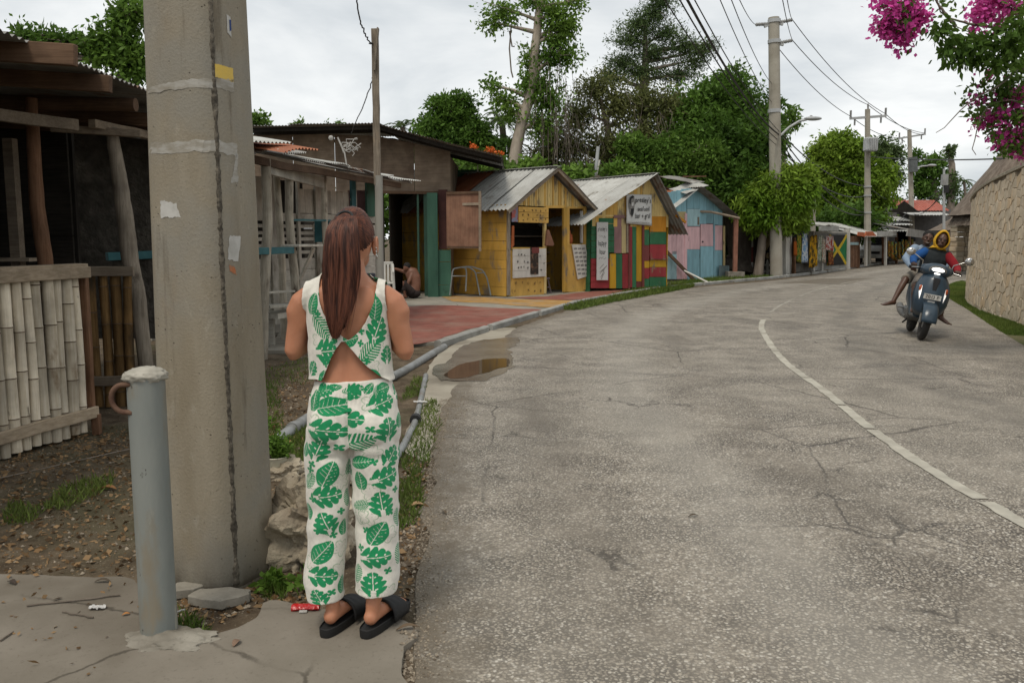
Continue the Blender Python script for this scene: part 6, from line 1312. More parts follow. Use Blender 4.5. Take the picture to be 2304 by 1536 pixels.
mb = MB(); tb, bb = thing('bare_tree', 'bare brownish branching twigs beside the round concrete pole', 'tree', V(*A(1728, 560, 38).xy, 0)), A(1728, 560, 38)
bb.z = 0; limb(mb, V(0, 0, 0), A(1728, 300, 38)-bb, .12, .06); 
for k in range(26): limb(mb, A(1728+RND.uniform(-3, 3), RND.uniform(250, 330), 38)-bb, A(RND.uniform(1698, 1760), RND.uniform(205, 290), 38)-bb, .025, .005, .12, 5, 4)
mb.build('trunk', mat('brown_twig', (.17, .11, .09)), tb)
# hedge of greenery closing the view behind the stalls
for k, (label, Y, cl, n, m, trk) in enumerate((('dark green shrub behind the pink and blue shack', 37, [(1640, 470, 70, 60), (1700, 530, 60, 60), (1600, 520, 60, 60)], 6000, LF_dark, (1650, 560)), ('leafy shrub row behind the souvenir stall', 47, [(1790, 500, 50, 40), (1850, 510, 60, 34), (1920, 500, 60, 40), (1800, 560, 60, 40)], 6000, LF_mid, (1850, 560)),
                                               ('low shrubbery behind the garment stall and far house', 75, [(2010, 480, 40, 40), (2060, 500, 50, 40), (2110, 490, 40, 40), (2160, 470, 40, 50), (2000, 530, 50, 40)], 6000, LF_feath, (2080, 560)), ('green undergrowth behind the yellow and striped shacks', 36, [(1260, 430, 110, 50), (1400, 430, 110, 50), (1100, 440, 90, 50), (1520, 440, 90, 60), (1330, 500, 140, 60)], 12000, LF_dark, (1300, 560)),
                                               ('tall background greenery behind the brown shop', 44, [(900, 470, 110, 60), (1000, 460, 100, 80), (800, 500, 120, 50), (1080, 420, 70, 70)], 7000, LF_dark, (950, 560)))):
    tree(label, None, Y, cl, n, m, .36, [(trk[0], 570, .15), (trk[0], 500, .1)], 'shrub', K=7, twigs=False)
# palms
M_frond = leaf_mat('palm_frond', (.055, .095, .03), (.09, .13, .045)); 
def palm(label, Y, crown_px, n, L, trunk_r=.16, dead=0):
    b = V(*A(crown_px[0], 560, Y).xy, 0); t = thing('palm_tree', label, 'palm', b); c = A(*crown_px, Y)-b; mb = MB(); limb(mb, V(0, 0, -.1), c, trunk_r*1.2, trunk_r*.8, .03, 10, 10); mb.build('trunk', M_bark, t, 60)
    for k in range(n):
        az = 2*math.pi*k/n+RND.uniform(-.2, .2); el = RND.uniform(-.3, 1.0); d = V(math.cos(az)*math.cos(el), math.sin(az)*math.cos(el), math.sin(el)); pts = []; LL = L*RND.uniform(.8, 1.1)
        for i in range(9): f = i/8; pts.append(c+d*LL*f-V(0, 0, .55*LL*f*f))
        B = []; D = []
        for i in range(1, 9):
            tg_ = (pts[i]-pts[i-1]).normalized(); sd2 = tg_.cross(V(0, 0, 1)).normalized()
            for s in (-1, 1):
                for q in (0, .33, .66): B.append(pts[i-1].lerp(pts[i], q)); D.append((sd2*s+tg_*.7-V(0, 0, .45)).normalized())
        l = np.full(len(B), LL*.24)*NP.uniform(.8, 1.1, len(B)); obj('frond', leaf_mesh('frond', np.array(B), np.array(D), l, l*.07), M_frond, t)
    return t
palm('palm crown of thin fronds behind the brown shop roof', 40, (905, 285), 13, 1.1, .14); palm('palm with spreading drooping fronds beside the vine tree', 36, (1128, 265), 16, 1.5, .16); palm('slim far palm between the snag and thatched roof', 70, (2168, 405), 12, 1.3, .12); palm('dry drooping palm fronds low beside the vine tree', 35.5, (1145, 320), 12, 1.2, .14)
# orange blossoms beyond the brown roof
M_or = leaf_mat('orange_blossom', (.55, .10, .02), (.62, .16, .04), .2, .3)
ot = thing('flame_blossom_shrub', 'slim shrub with bright orange blossoms above the brown roof edge', 'shrub', V(*A(1090, 560, 28).xy, 0)); ob_ = Vector(ot.location); mb = MB()
for x, y in ((1065, 328), (1107, 340), (1122, 347), (1150, 392)): limb(mb, V(0, 0, 0), A(x, y+6, 28)-ob_, .03, .01)
mb.build('stem', M_bark, ot); foliage('blossoms', [(tuple(A(x, y, 28)-ob_), (.09, .09, .08)) for x, y in ((1065, 330), (1100, 338), (1108, 342), (1124, 348), (1150, 392))], 420, M_or, ot, .08, .4, 6)
foliage('leaves', [(tuple(A(x, y, 28)-ob_), (.3, .3, .14)) for x, y in ((1080, 352), (1110, 360), (1140, 372), (1060, 362))], 700, LF_mid, ot, .14, .3, 6)
# ---------------------------------------------------------------- bougainvillea arching in from behind the wall
M_bract = leaf_mat('magenta_bract', (.56, .065, .32), (.68, .13, .42), .25, .35); LF_bou = leaf_mat('bougainvillea_leaf', (.06, .115, .02), (.12, .20, .036), .3, .4)
bt = thing('bougainvillea', 'bougainvillea with magenta flowers and glossy leaves arching over the stone wall', 'shrub', (9.2, 11.4, 0)); bo = Vector(bt.location); BYd = 9.6
mb = MB(); root = V(0, 0, -.1); hub = A(2420, 330, 10.6)-bo; limb(mb, root, hub, .09, .06, .06, 8, 10); mb.build('stem', M_bark, bt, 60)
tips = [[(2400, 330), (2304, 180), (2240, 110), (2180, 75), (2150, 60)], [(2400, 200), (2300, 60), (2180, -20), (2080, -30), (2030, 20)], [(2400, 330), (2290, 150), (2200, 130), (2130, 130)], [(2400, 420), (2304, 170), (2230, 200), (2170, 235), (2120, 290), (2105, 300)], [(2400, 420), (2300, 270), (2250, 250), (2200, 270)], [(2400, 420), (2304, 250), (2220, 240), (2190, 330), (2195, 350)], [(2400, 200), (2310, 20), (2240, -10), (2190, 10)], [(2290, 60), (2240, 60), (2130, 40), (2105, -20)], [(2150, 60), (2110, 10), (2095, -30)], [(2200, 140), (2150, 110), (2118, 90)]]
for tp in tips:
    pts = [A(p[0], p[1], BYd+.5*(p[0]-2100)/300)-bo for p in tp]; q = resample([(p.x, p.z) for p in pts], 24); yy = np.interp(np.linspace(0, 1, 24), np.linspace(0, 1, len(pts)), [p.y for p in pts])
    mb = MB(); mb.tube([V(q[i][0]+.015*noise.noise((i*.8, tp[0][1], 0)), yy[i], q[i][1]+.015*noise.noise((i*.8, 4, tp[1][0]))) for i in range(24)], [.022-.018*i/23 for i in range(24)], 6); mb.build('branch', M_bark, bt, 60)
mb = MB()

def bcl(l, dy=0.): return [(tuple(A(x, y, BYd+dy)-bo), (r*BYd/FPX, r*BYd/FPX*.8, s*BYd/FPX)) for x, y, r, s in l]
foliage('flowers', bcl([(2020, 20, 36, 26), (2050, 50, 34, 30), (2000, 45, 26, 26), (2015, 85, 20, 22), (2062, 10, 22, 26), (1975, 5, 14, 12), (2040, 80, 18, 14), (1992, 85, 9, 9), (2000, 60, 40, 10), (2035, 105, 12, 8), (2080, 40, 10, 24)]), 1500, M_bract, bt, .06, .42, 4, .1, 1.6, .85)
foliage('flowers', bcl([(2220, 15, 30, 26), (2200, 40, 16, 14), (2240, 45, 16, 12), (2265, 20, 22, 18), (2205, 72, 10, 10), (2240, -5, 40, 12)], .2), 800, M_bract, bt, .06, .42, 4, .1, 1.6, .85)
foliage('flowers', bcl([(2240, 260, 26, 16), (2215, 275, 14, 10), (2265, 225, 22, 18), (2295, 260, 20, 20), (2290, 310, 24, 24), (2262, 300, 14, 16), (2220, 172, 8, 8), (2200, 225, 10, 10), (2300, 215, 16, 18), (2250, 315, 16, 12), (2198, 280, 8, 8), (2300, 345, 14, 14)], .3), 1500, M_bract, bt, .06, .42, 4, .1, 1.6, .85)
foliage('leaves', bcl([(2120, 60, 24, 22), (2100, 70, 14, 12), (2145, 100, 26, 22), (2180, 105, 40, 26), (2220, 110, 40, 26), (2200, 85, 34, 18), (2270, 90, 44, 30), (2160, 130, 24, 14), (2240, 140, 30, 16), (2290, 60, 30, 40), (2280, 130, 34, 26), (2115, 85, 10, 10), (2200, 135, 26, 14), (2060, 95, 8, 8), (2025, 40, 30, 36)]), 1400, LF_bou, bt, .105, .24, 5, .8, 1.2, .7)
foliage('leaves', bcl([(2340, 60, 50, 50), (2400, 120, 60, 60), (2340, 200, 50, 60), (2420, 260, 60, 70), (2350, 330, 50, 40), (2460, 40, 60, 60), (2480, 180, 60, 70)], .5), 1900, LF_bou, bt, .10, .26, 5, .5, 1.3, .7)
foliage('flowers', bcl([(2350, 20, 40, 26), (2400, 220, 40, 30), (2350, 300, 30, 26), (2460, 100, 40, 40)], .5), 900, M_bract, bt, .06, .42, 4, .1, 1.6, .85)
foliage('leaves', bcl([(2270, 200, 40, 30), (2220, 205, 26, 16), (2280, 270, 36, 36), (2240, 225, 30, 18), (2200, 255, 20, 20), (2300, 320, 30, 30), (2260, 330, 26, 16), (2180, 215, 16, 10), (2300, 150, 26, 30), (2230, 300, 20, 14), (2290, 20, 40, 26), (2110, 0, 14, 12), (2150, 10, 12, 8), (2200, 190, 14, 10)], .25), 1300, LF_bou, bt, .075, .3, 5, .3, 1.3, .7)
# ================================================================ THE WOMAN
YW = 3.09; X0 = A(795, 900, YW).x
def wl2(px, py): p = A(px, py, YW); return p.x-X0, p.z
def wl3(px, py, d): p = A(px, py, YW-d); return p.x-X0, p.z
def skin_mat(name, c1, c2, sss=.12, rough=.5):
    t = NT(name); v = t.mapp('Object'); col = t.mix(t.ramp(t.noise(v, 9, 5, .6), .3, .7), c1, c2); col = t.mix(t.ramp(t.noise(v, 120, 3, .6), .55, .75, 0, .25), col, tuple(x*.75 for x in c1))
    t.bump(t.noise(v, 260, 3, .6), .12, .002); m = t.done(col, rough, .35); t.b.inputs['Subsurface Weight'].default_value = sss; t.b.inputs['Subsurface Radius'].default_value = (.02, .008, .004); t.b.inputs['Subsurface Scale'].default_value = .5; return m
M_skin = skin_mat('tanned_skin', (.47, .215, .125), (.40, .17, .093)); M_skind = skin_mat('deep_brown_skin', (.085, .042, .026), (.065, .032, .02), .05, .42); M_skinb = skin_mat('brown_skin', (.17, .075, .045), (.13, .057, .034), .05)
wm = thing('person', 'person seen from behind with long ponytail and green leaf print outfit', 'person', (X0, YW, 0))
zo = 0.                                     # she stands on the slab
def rings(mb, rows, n=28):
    """rows: (z, cx, cy, rx, ry)"""
    mb.tube([V(r[1], r[2], r[0]) for r in rows], [(r[3], r[4]) for r in rows], n)
TORSO = [(.74, 0, .0, .150, .100), (.82, 0, .0, .160, .108), (.90, 0, .0, .150, .100), (.98, -.004, .0, .134, .086), (1.05, -.008, .002, .126, .080), (1.12, -.010, .004, .129, .083), (1.20, -.012, .004, .138, .092), (1.26, -.013, .0, .146, .094), (1.295, -.013, .0, .148, .086), (1.325, -.013, .004, .125, .072), (1.350, -.012, .008, .092, .062), (1.378, -.010, .012, .065, .055), (1.42, -.006, .02, .053, .055), (1.47, .0, .03, .051, .056), (1.50, .004, .035, .05, .055)]
HC = V(.004, .045, 1.487)                    # head centre
def add_arm(mb, s, k=1.0, full=True):
    sh = V(-.012+s*.160, .0, 1.272); el = V(-.012+s*.208, .012, 1.082); wr = V(-.012+s*.06, .235, 1.20)
    mb.tube([sh+V(-s*.075, 0, .040), sh+V(-s*.025, 0, .022), sh+V(s*.006, 0, -.005), sh.lerp(el, .22)+V(s*.010, 0, 0), sh.lerp(el, .45), sh.lerp(el, .75), el+V(0, -.003, .0), el+V(-s*.004, .004, -.028)], [.030*k, .038*k, .044*k, (.042*k, .048*k), (.038*k, .043*k), (.034*k, .039*k), .033*k, .020*k], 18)
    if full: mb.tube([el+V(0, -.004, .0), el.lerp(wr, .2), el.lerp(wr, .5), el.lerp(wr, .8), wr, wr.lerp(el, -.1)], [.034, .037, .033, .026, .023, .021], 16)
    return wr
def add_hand(mb, s, wr):
    pc = wr+V(-s*.012, .05, .035); mb.ball(pc, (.018, .035, .042), 8)
    for k in range(4):
        b = pc+V(-s*.004, .022-.004*k, .035-.021*k); pts = [b, b+V(-s*.006, .024, .006), b+V(-s*.024, .036, .006), b+V(-s*.04, .034, .002)]; mb.tube(pts, [.0085, .008, .0075, .006], 8)
    b = pc+V(-s*.006, -.008, .03); mb.tube([b, b+V(-s*.016, .006, .03), b+V(-s*.03, .014, .044)], [.010, .009, .007], 8)
def add_foot(mb, x, y, yaw, z=.03):
    c, s = math.cos(yaw), math.sin(yaw); f = lambda a, b, h: V(x+a*c+b*s, y-a*s+b*c, z+h)
    mb.tube([f(0, -.028, .028), f(0, .02, .036), f(0, .09, .032), f(.004, .15, .022), f(.006, .195, .015)], [(.026, .026), (.029, .032), (.034, .026), (.040, .018), (.034, .011)], 14, up=(0, 0, 1)); mb.ball(f(0, -.016, .030), (.027, .030, .030), 8)
    for k in range(5): t = -.026+.013*k; mb.tube([f(t+.006, .185, .013), f(t+.006, .222-.006*abs(k-1.)-.004*k, .010)], [.0085 if k else .012, .007 if k else .010], 8)
FEET = [(wl2(757, 1385)[0], -.058, rad(20)), (wl2(846, 1388)[0], -.066, rad(22))]
zf = .063
mb = MB(); rings(mb, TORSO); mb.ball(HC+V(0, 0, .01), (.071, .088, .104), 14); mb.ball(HC+V(0, .045, -.062), (.052, .05, .045), 10)
mb.tube([HC+V(0, .083, .0), HC+V(0, .102, -.025), HC+V(0, .088, -.036)], [.008, .014, .010], 8)
for s in (-1, 1): wr = add_arm(mb, s); add_hand(mb, s, wr)
for s in (-1, 1): mb.ball((-.012+s*.068, -.062, 1.27), (.05, .022, .06), 8)
for (fx, fy, yw), s in zip(FEET, (-1, 1)):
    add_foot(mb, fx, fy, yw, zf)
    mb.tube([V(fx, fy-.002, zf+.02), V(fx, fy-.002, zf+.075), V(fx+s*.010, fy*.75, .18), V(fx+s*.016, fy*.45-.012, .30), V((fx+s*.02+s*.085)/2, -.01, .45), V(s*.075, 0, .62), V(s*.075, 0, .78)], [(.026, .030), (.027, .031), (.033, .037), (.043, .047), (.046, .048), .06, .07], 18)
bme = remesh(mb, 'body', .0048, 14, .5)
for v in bme.vertices:                       # spine furrow, shoulder blades
    co = v.co
    if co.y < -.02 and .95 < co.z < 1.34: v.co.y += .006*math.exp(-((co.x+.010)/.014)**2)*min(1, (1.34-co.z)/.1)
zmin = min(v.co.z for v in bme.vertices)
obj('body', bme, M_skin, wm)
# ears and rings in them
ear = HC+V(.078, .012, -.018)
mb = MB(); mb.ball(ear, (.011, .020, .033), 8); mb.tube([ear+V(.006, .002+.017*math.cos(a), .004+.028*math.sin(a)) for a in np.linspace(-1.2, 3.6, 12)], .0052, 6); mb.build('ear', M_skin, wm, 60)
e2 = HC+V(-.071, .018, -.012); mb = MB(); mb.ball(e2, (.010, .018, .030), 8); mb.tube([e2+V(-.006, .002+.017*math.cos(a), .004+.028*math.sin(a)) for a in np.linspace(-1.2, 3.6, 12)], .0052, 6); mb.build('ear', M_skin, wm, 60)
M_silver = mat('silver', (.62, .61, .58), rough=.2, metal=1., rnd=0, bump=0)
for k, (dy, dz, r) in enumerate(((-.004, -.034, .011), (-.010, -.020, .006), (-.013, -.006, .005))): mb = MB(); c = ear+V(.008, dy, dz); mb.tube([c+V(.002*math.sin(a*2), r*math.cos(a), r*math.sin(a)) for a in np.linspace(0, 6.28, 14)], .0016, 5, False); mb.build('earring', M_silver, wm, 60)
# ---- printed cloth: leaf motifs evaluated on the cloth itself
def motif(kind, p, q):
    """p along the midrib (-1 base .. 1 tip), q across; returns coverage mask"""
    aq = np.abs(q)
    if kind == 'monstera':
        w = .92*np.sqrt(np.clip(1-((p+.12)/1.06)**2, 0, 1))*(1-.28*np.clip(p, 0, 1)); tl_ = p*1.-.5*aq; ins = (aq < w*(.46+.54*np.abs(np.sin(np.pi*(tl_*1.9+.2)))**.45)) & ~((p < -.62) & (aq < .16)); hole = (np.abs(np.mod(tl_*1.9+.7, 1)-.5) < .10) & (aq > .16*w) & (aq < .34*w)
        t = p*1.0-.42*aq; slit = (np.mod(t*2.3+.25, 1) < .20) & (aq > .32*w)
        rib = (aq < .03) & (p > -.7); return ins & ~hole & ~rib
    if kind == 'palm':
        w = .62*np.sqrt(np.clip(1-p**2, 0, 1))**1.2; t = p-.75*aq; return ((aq < w) & (np.mod(t*4.6, 1) < .62) & (aq > .03)) | ((aq < .03) & (np.abs(p) < 1))
    if kind == 'solid':
        w = .75*np.sqrt(np.clip(1-((p+.15)/1.1)**2, 0, 1))*(1-.35*np.clip(p, 0, 1)); t = np.abs(np.mod((p-.6*aq)*3.2, 1)-.5); return (aq < w) & ~((aq < .025)) & ~((t < .035) & (aq < .7*w))
    r = np.hypot(p, q); a = np.arctan2(q, p)
    if kind == 'flower': return r < .95*np.abs(np.cos(2*a))**.45
    if kind == 'sketch':  # thin line drawing of a hibiscus
        rr = .55+.4*np.abs(np.cos(2.5*a)); return (np.abs(r-rr) < .05) | ((np.abs(np.sin(2.5*a)) < .05) & (r < rr))
    return r < 0
def print_cloth(me, u, v, leaves):
    n = len(u); col = np.empty((n, 4)); col[:] = (.66, .63, .56, 1); g = np.zeros(n); sk = np.zeros(n)
    for kind, u0, v0, r, ang in leaves:
        m = (np.abs(u-u0) < r*1.15) & (np.abs(v-v0) < r*1.15)
        if not m.any(): continue
        c, s = math.cos(ang), math.sin(ang); du, dv = (u[m]-u0)/r, (v[m]-v0)/r; k = motif(kind, du*c+dv*s, -du*s+dv*c)
        if kind == 'sketch': sk[m] = np.maximum(sk[m], k)
        else: g[m] = np.maximum(g[m], k)
    at = me.color_attributes.new('print', 'FLOAT_COLOR', 'POINT'); G_ = np.array((.012, .235, .088)); S_ = np.array((.33, .42, .30))
    sk = sk*(g == 0); col[:, :3] = col[:, :3]*(1-sk[:, None])+S_*sk[:, None]; col[:, :3] = col[:, :3]*(1-g[:, None])+G_*g[:, None]; at.data.foreach_set('color', col.astype(np.float32).ravel())
def fabric_mat(name):
    t = NT(name); a = t.n.new('ShaderNodeVertexColor'); a.layer_name = 'print'; v = t.mapp('Object'); col = t.val(a.outputs[0], t.ramp(t.noise(v, 45, 5, .6), .3, .7, .90, 1.06)); wv = t.noise(t.mapp('Object', (1, 1, 1)), 420, 2, .5)
    t.bump(t.math('ADD', t.math('MULTIPLY', wv, .25), t.noise(t.mapp('Object', (1, 1, .35)), 24, 4, .55)), .45, .006); m = t.done(col, .88, .15); t.b.inputs['Sheen Weight'].default_value = .25; return m
M_fab = fabric_mat('leaf_print_cotton')
def coords(me): a = np.empty(len(me.vertices)*3, np.float32); me.vertices.foreach_get('co', a); return a.reshape(-1, 3).astype(float)
# trousers
hemL, hemR = wl2(740, 1346)[1]-zo, wl2(850, 1330)[1]-zo
mb = MB(); rings(mb, [(.985-zo, -.002, .0, .141, .094), (.965-zo, -.001, .0, .145, .097), (.92-zo, 0, -.002, .158, .106), (.86-zo, 0, -.006, .170, .115), (.80-zo, .001, -.008, .174, .116), (.745-zo, .001, -.004, .168, .108)], 32)
for s in (-1, 1): mb.ball((s*.073, -.062, .815-zo), (.082, .070, .085), 10)
LEG = {-1: [(1000, 687, 792), (1060, 690, 789), (1130, 695, 786), (1200, 697, 782), (1260, 692, 780), (1300, 690, 779), (1333, 697, 778)], 1: [(1000, 788, 899), (1060, 792, 899), (1130, 799, 899), (1200, 803, 898), (1260, 805, 899), (1292, 802, 900), (1318, 803, 898)]}
LC = {}
for s in (-1, 1):
    rr = []
    for k, (py, a, b) in enumerate(LEG[s]):
        xa, z = wl2(a, py); xb, _ = wl2(b, py); f = k/6; rr.append((z-zo, (xa+xb)/2, -.004-.008*math.sin(f*math.pi)-.030*f, (xb-xa)/2, (.105, .092, .082, .078, .080, .083, .085)[k]))
    rr = [(.80-zo, rr[0][1]*.95, -.004, .085, .105)]+rr; rings(mb, rr, 28); LC[s] = rr
pme = remesh(mb, 'trousers', .0038, 5, .5, 1)
co = coords(pme); nrm = np.empty(len(pme.vertices)*3, np.float32); pme.vertices.foreach_get('normal', nrm); nrm = nrm.reshape(-1, 3)
fold = np.array([.0062*noise.noise((p[0]*9+3, p[1]*9, p[2]*17))+.0045*noise.noise((p[0]*16, p[1]*16, p[2]*7+5)) for p in co])
zc = co[:, 2]; sgn = np.where(co[:, 0] > 0, 1, -1)
fold += np.where(co[:, 1] < 0, -.006*np.exp(-((zc-.705)/.014)**2)*np.exp(-((np.abs(co[:, 0])-.075)/.05)**2), 0)      # crease below the seat
fold += np.where(co[:, 1] < 0, .0045*np.sin((zc*38+np.abs(co[:, 0])*28))*np.exp(-((zc-.46)/.09)**2), 0)                # soft knee creases
fold += -.010*np.exp(-(co[:, 0]/.010)**2)*(zc > .70)*(zc < .88)*(co[:, 1] < 0)                                          # centre seam
fold += .002*np.sin(np.arctan2(co[:, 0], co[:, 1])*46)*np.exp(-((zc-.925)/.02)**2)                                       # gathered waistband
co2 = co+nrm*fold[:, None]; pme.vertices.foreach_set('co', co2.astype(np.float32).ravel()); pme.update()
def leg_uv(c):
    u = np.zeros(len(c))
    for s in (-1, 1):
        m = (c[:, 0] > 0) == (s > 0); zz_ = np.array([r[0] for r in LC[s]][::-1]); cx = np.interp(c[m, 2], zz_, np.array([r[1] for r in LC[s]][::-1])); u[m] = s*5+cx+.082*np.arctan2(c[m, 0]-cx, -(c[m, 1]))
    return u
lv = []
def at_px(kind, px, py, r, ang):
    x, z = wl3(px, py, .085); s = 1 if x > 0 else -1; zz_ = [q[0] for q in LC[s]][::-1]; cx = float(np.interp(z, zz_, [q[1] for q in LC[s]][::-1])); d = max(-.98, min(.98, (x-cx)/.09)); lv.append((kind, s*5+cx+.082*math.asin(d), z, r*.00166, ang))
for kind, px, py, r, ang in (('solid', 750, 910, 27, .3), ('monstera', 800, 938, 27, -.1), ('monstera', 861, 907, 28, .3), ('monstera', 738, 964, 29, -.15), ('monstera', 867, 964, 27, 1.6), ('monstera', 721, 1007, 25, 1.2), ('palm', 812, 991, 33, .4), ('monstera', 878, 1026, 25, .9), ('solid', 740, 1060, 27, 1.2), ('solid', 819, 1037, 20, .2), ('monstera', 868, 1072, 28, .3),
                             ('monstera', 740, 1114, 29, .1), ('monstera', 857, 1128, 27, 1.7), ('monstera', 734, 1172, 26, 1.9), ('solid', 852, 1193, 27, 1.1), ('solid', 730, 1235, 27, .9), ('monstera', 849, 1249, 28, .1), ('monstera', 731, 1291, 27, -.1), ('monstera', 842, 1305, 26, 1.6), ('monstera', 721, 1335, 19, 2.), ('solid', 812, 1078, 20, 1.7), ('solid', 766, 1316, 19, 1.5), ('palm', 780, 1053, 22, 1.), ('solid', 702, 900, 22, 1.5),
                             ('monstera', 798, 882, 20, -.4), ('palm', 892, 1253, 24, 1.5), ('palm', 777, 1124, 20, 1.4), ('solid', 771, 1187, 17, 1.4), ('solid', 692, 1150, 18, 1.5), ('palm', 890, 1170, 22, 1.7), ('solid', 690, 1010, 16, 1.2), ('palm', 815, 1135, 18, .3), ('palm', 808, 1290, 22, 1.4), ('palm', 700, 1080, 20, 1.2), ('solid', 893, 950, 16, 1.5), ('monstera', 735, 878, 16, .3), ('solid', 868, 876, 18, .2), ('solid', 832, 872, 12, 1.), ('palm', 770, 876, 13, .4), ('solid', 722, 872, 13, 1.), ('monstera', 805, 874, 15, .2), ('palm', 850, 880, 14, 1.2), ('solid', 752, 870, 10, .2)): at_px(kind, px, py, r, ang)
for px, py in ((716, 892), (836, 960), (755, 1002), (842, 1036), (706, 1042), (884, 1105), (763, 1150), (702, 1055), (825, 1190), (750, 1202), (744, 1327), (870, 1281), (874, 1152), (815, 1230), (707, 1120), (720, 1190)): at_px('flower', px, py, 9, px*.7)
for px, py in ((775, 905), (838, 905), (712, 950), (775, 965), (838, 1015), (720, 1085), (765, 1085), (835, 1105), (765, 1235), (815, 1160), (870, 1200), (705, 1260), (870, 1330), (762, 1282), (830, 1335), (830, 1160)): at_px('sketch', px, py, 21, px*.3)
Rl = random.Random(3)
for s in (-1, 1):
    for j in range(11):
        for k in (-3, -2, 2, 3): lv.append((Rl.choice(['monstera', 'monstera', 'solid', 'palm']), s*5+s*.085+k*.075+Rl.uniform(-.012, .012), .20+j*.082+.04*(k % 2), .042, Rl.uniform(0, 6)))
print_cloth(pme, leg_uv(co), co[:, 2], lv); obj('trousers', pme, M_fab, wm)
# top: cut from a form that skims the body
mb = MB(); rings(mb, [(.94-zo, -.003, .0, .152, .100), (.98-zo, -.004, .0, .152, .101), (1.05-zo, -.008, .0, .1505, .101), (1.12-zo, -.010, .002, .150, .102), (1.20-zo, -.012, .003, .151, .103), (1.26-zo, -.013, -.001, .152, .1035), (1.295-zo, -.013, .0, .153, .095), (1.328-zo, -.013, .004, .130, .080), (1.354-zo, -.012, .008, .098, .069), (1.385-zo, -.010, .012, .072, .063), (1.42-zo, -.006, .02, .06, .06)], 36)
for s in (-1, 1): mb.ball((-.012+s*.068, .07, 1.20-zo), (.065, .06, .065), 10); mb.tube([V(-.012+s*.075, 0, 1.312), V(-.012+s*.135, 0, 1.294), V(-.012+s*.17, 0, 1.27)], [.050, .050, .052], 16)
tme = remesh(mb, 'top', .0032, 5, .5, 1); co = coords(tme)
def zrow(py): return wl3(795, py, .095)[1]
XD = .095
def xcol(px, py): return wl3(px, py, XD)[0]
NK = [(635, 714, 842), (650, 715, 841), (680, 719, 838), (705, 728, 830), (725, 740, 821), (745, 757, 808), (758, 774, 793), (763, 783, 786)]      # scoop edges
AH = [(630, 684, 864), (650, 681, 866), (680, 679, 868), (710, 683, 872), (740, 690, 876), (765, 694, 879), (790, 690, 884)]                         # armhole edges
KH = [(768, 770, 776), (785, 757, 790), (805, 746, 806), (825, 737, 824), (845, 729, 846), (862, 721, 868), (875, 716, 874)]                          # opening
def lerp_tab(tab, z):
    zs_ = np.array([zrow(t[0]) for t in tab])[::-1]; a = np.array([xcol(t[1], t[0]) for t in tab])[::-1]; b = np.array([xcol(t[2], t[0]) for t in tab])[::-1]; return np.interp(z, zs_, a), np.interp(z, zs_, b), zs_[0], zs_[-1]
x, y, z = co.T
hem_z = zrow(861)+.006*np.sin(x*40)
back = y < .012
na, nb, nz0, nz1 = lerp_tab(NK, z); XD = .045; aa, ab, az0, az1 = lerp_tab(AH, z); XD = .095; ka, kb, kz0, kz1 = lerp_tab(KH, z)
keep = (z > hem_z) & (z < 1.372-zo)
keep &= ~(back & (z > nz0) & (x > na) & (x < nb)); keep &= ~((z > az0) & ((x < aa) | (x > ab))); keep &= ~(back & (z < kz1) & (x > ka) & (x < kb))
fn = (~back) & (z > 1.24-zo) & (np.abs(x+.012) < .075+.0*z); keep &= ~fn
bm = bmesh.new(); bm.from_mesh(tme); bm.verts.ensure_lookup_table(); bmesh.ops.delete(bm, geom=[bm.verts[i] for i in np.where(~keep)[0]], context='VERTS')
bm.verts.ensure_lookup_table()
for it in range(3):                         # ease the cut edges
    bd = [v for v in bm.verts if v.is_boundary]; new = {}
    for v in bd:
        nb_ = [e.other_vert(v) for e in v.link_edges if e.is_boundary]
        if len(nb_) == 2: new[v] = v.co*.4+(nb_[0].co+nb_[1].co)*.3
    for v, c in new.items(): v.co = c
big = max((len(b), b) for b in [[1]])[1]
bm.to_mesh(tme); bm.free(); co = coords(tme); nrm = np.empty(len(tme.vertices)*3, np.float32); tme.vertices.foreach_get('normal', nrm); nrm = nrm.reshape(-1, 3)
fold = np.array([.004*noise.noise((p[0]*14, p[1]*14, p[2]*9+2))+.003*noise.noise((p[0]*30, 4, p[2]*6)) for p in co]); fold += .004*np.exp(-((co[:, 2]-zrow(862))/.012)**2)
tme.vertices.foreach_set('co', (co+nrm*fold[:, None]).astype(np.float32).ravel()); tme.update()
lv = []
def at_t(kind, px, py, r, ang): xx, zz_ = wl3(px, py, .09); lv.append((kind, -.010+.145*math.asin(max(-.97, min(.97, (xx+.010)/.152))), zz_-zo, r*.00165, ang))
for a in (('solid', 692, 682, 22, 1.3), ('palm', 708, 735, 32, -.9), ('monstera', 724, 790, 32, .1), ('solid', 712, 848, 17, 1.2), ('solid', 854, 690, 24, 1.5), ('monstera', 858, 742, 31, 1.2), ('solid', 800, 762, 22, .2), ('palm', 845, 792, 34, .7), ('solid', 848, 846, 22, 2.4), ('solid', 850, 665, 14, 1.), ('palm', 705, 650, 16, 1.3), ('monstera', 885, 800, 20, 1.5), ('monstera', 690, 830, 18, 1.), ('solid', 745, 766, 10, 0)): at_t(*a)
for px, py in ((828, 745), (826, 772), (718, 818), (840, 812), (702, 705)): at_t('flower', px, py, 9, px)
for px, py in ((700, 765), (828, 735), (850, 825), (735, 765), (870, 770)): at_t('sketch', px, py, 18, px)
for j in range(6):
    for k in (-4, -3, 3, 4): lv.append((Rl.choice(['monstera', 'solid', 'palm']), k*.085+.3*0, .93+j*.08+.03*(k % 2), .042, Rl.uniform(0, 6)))
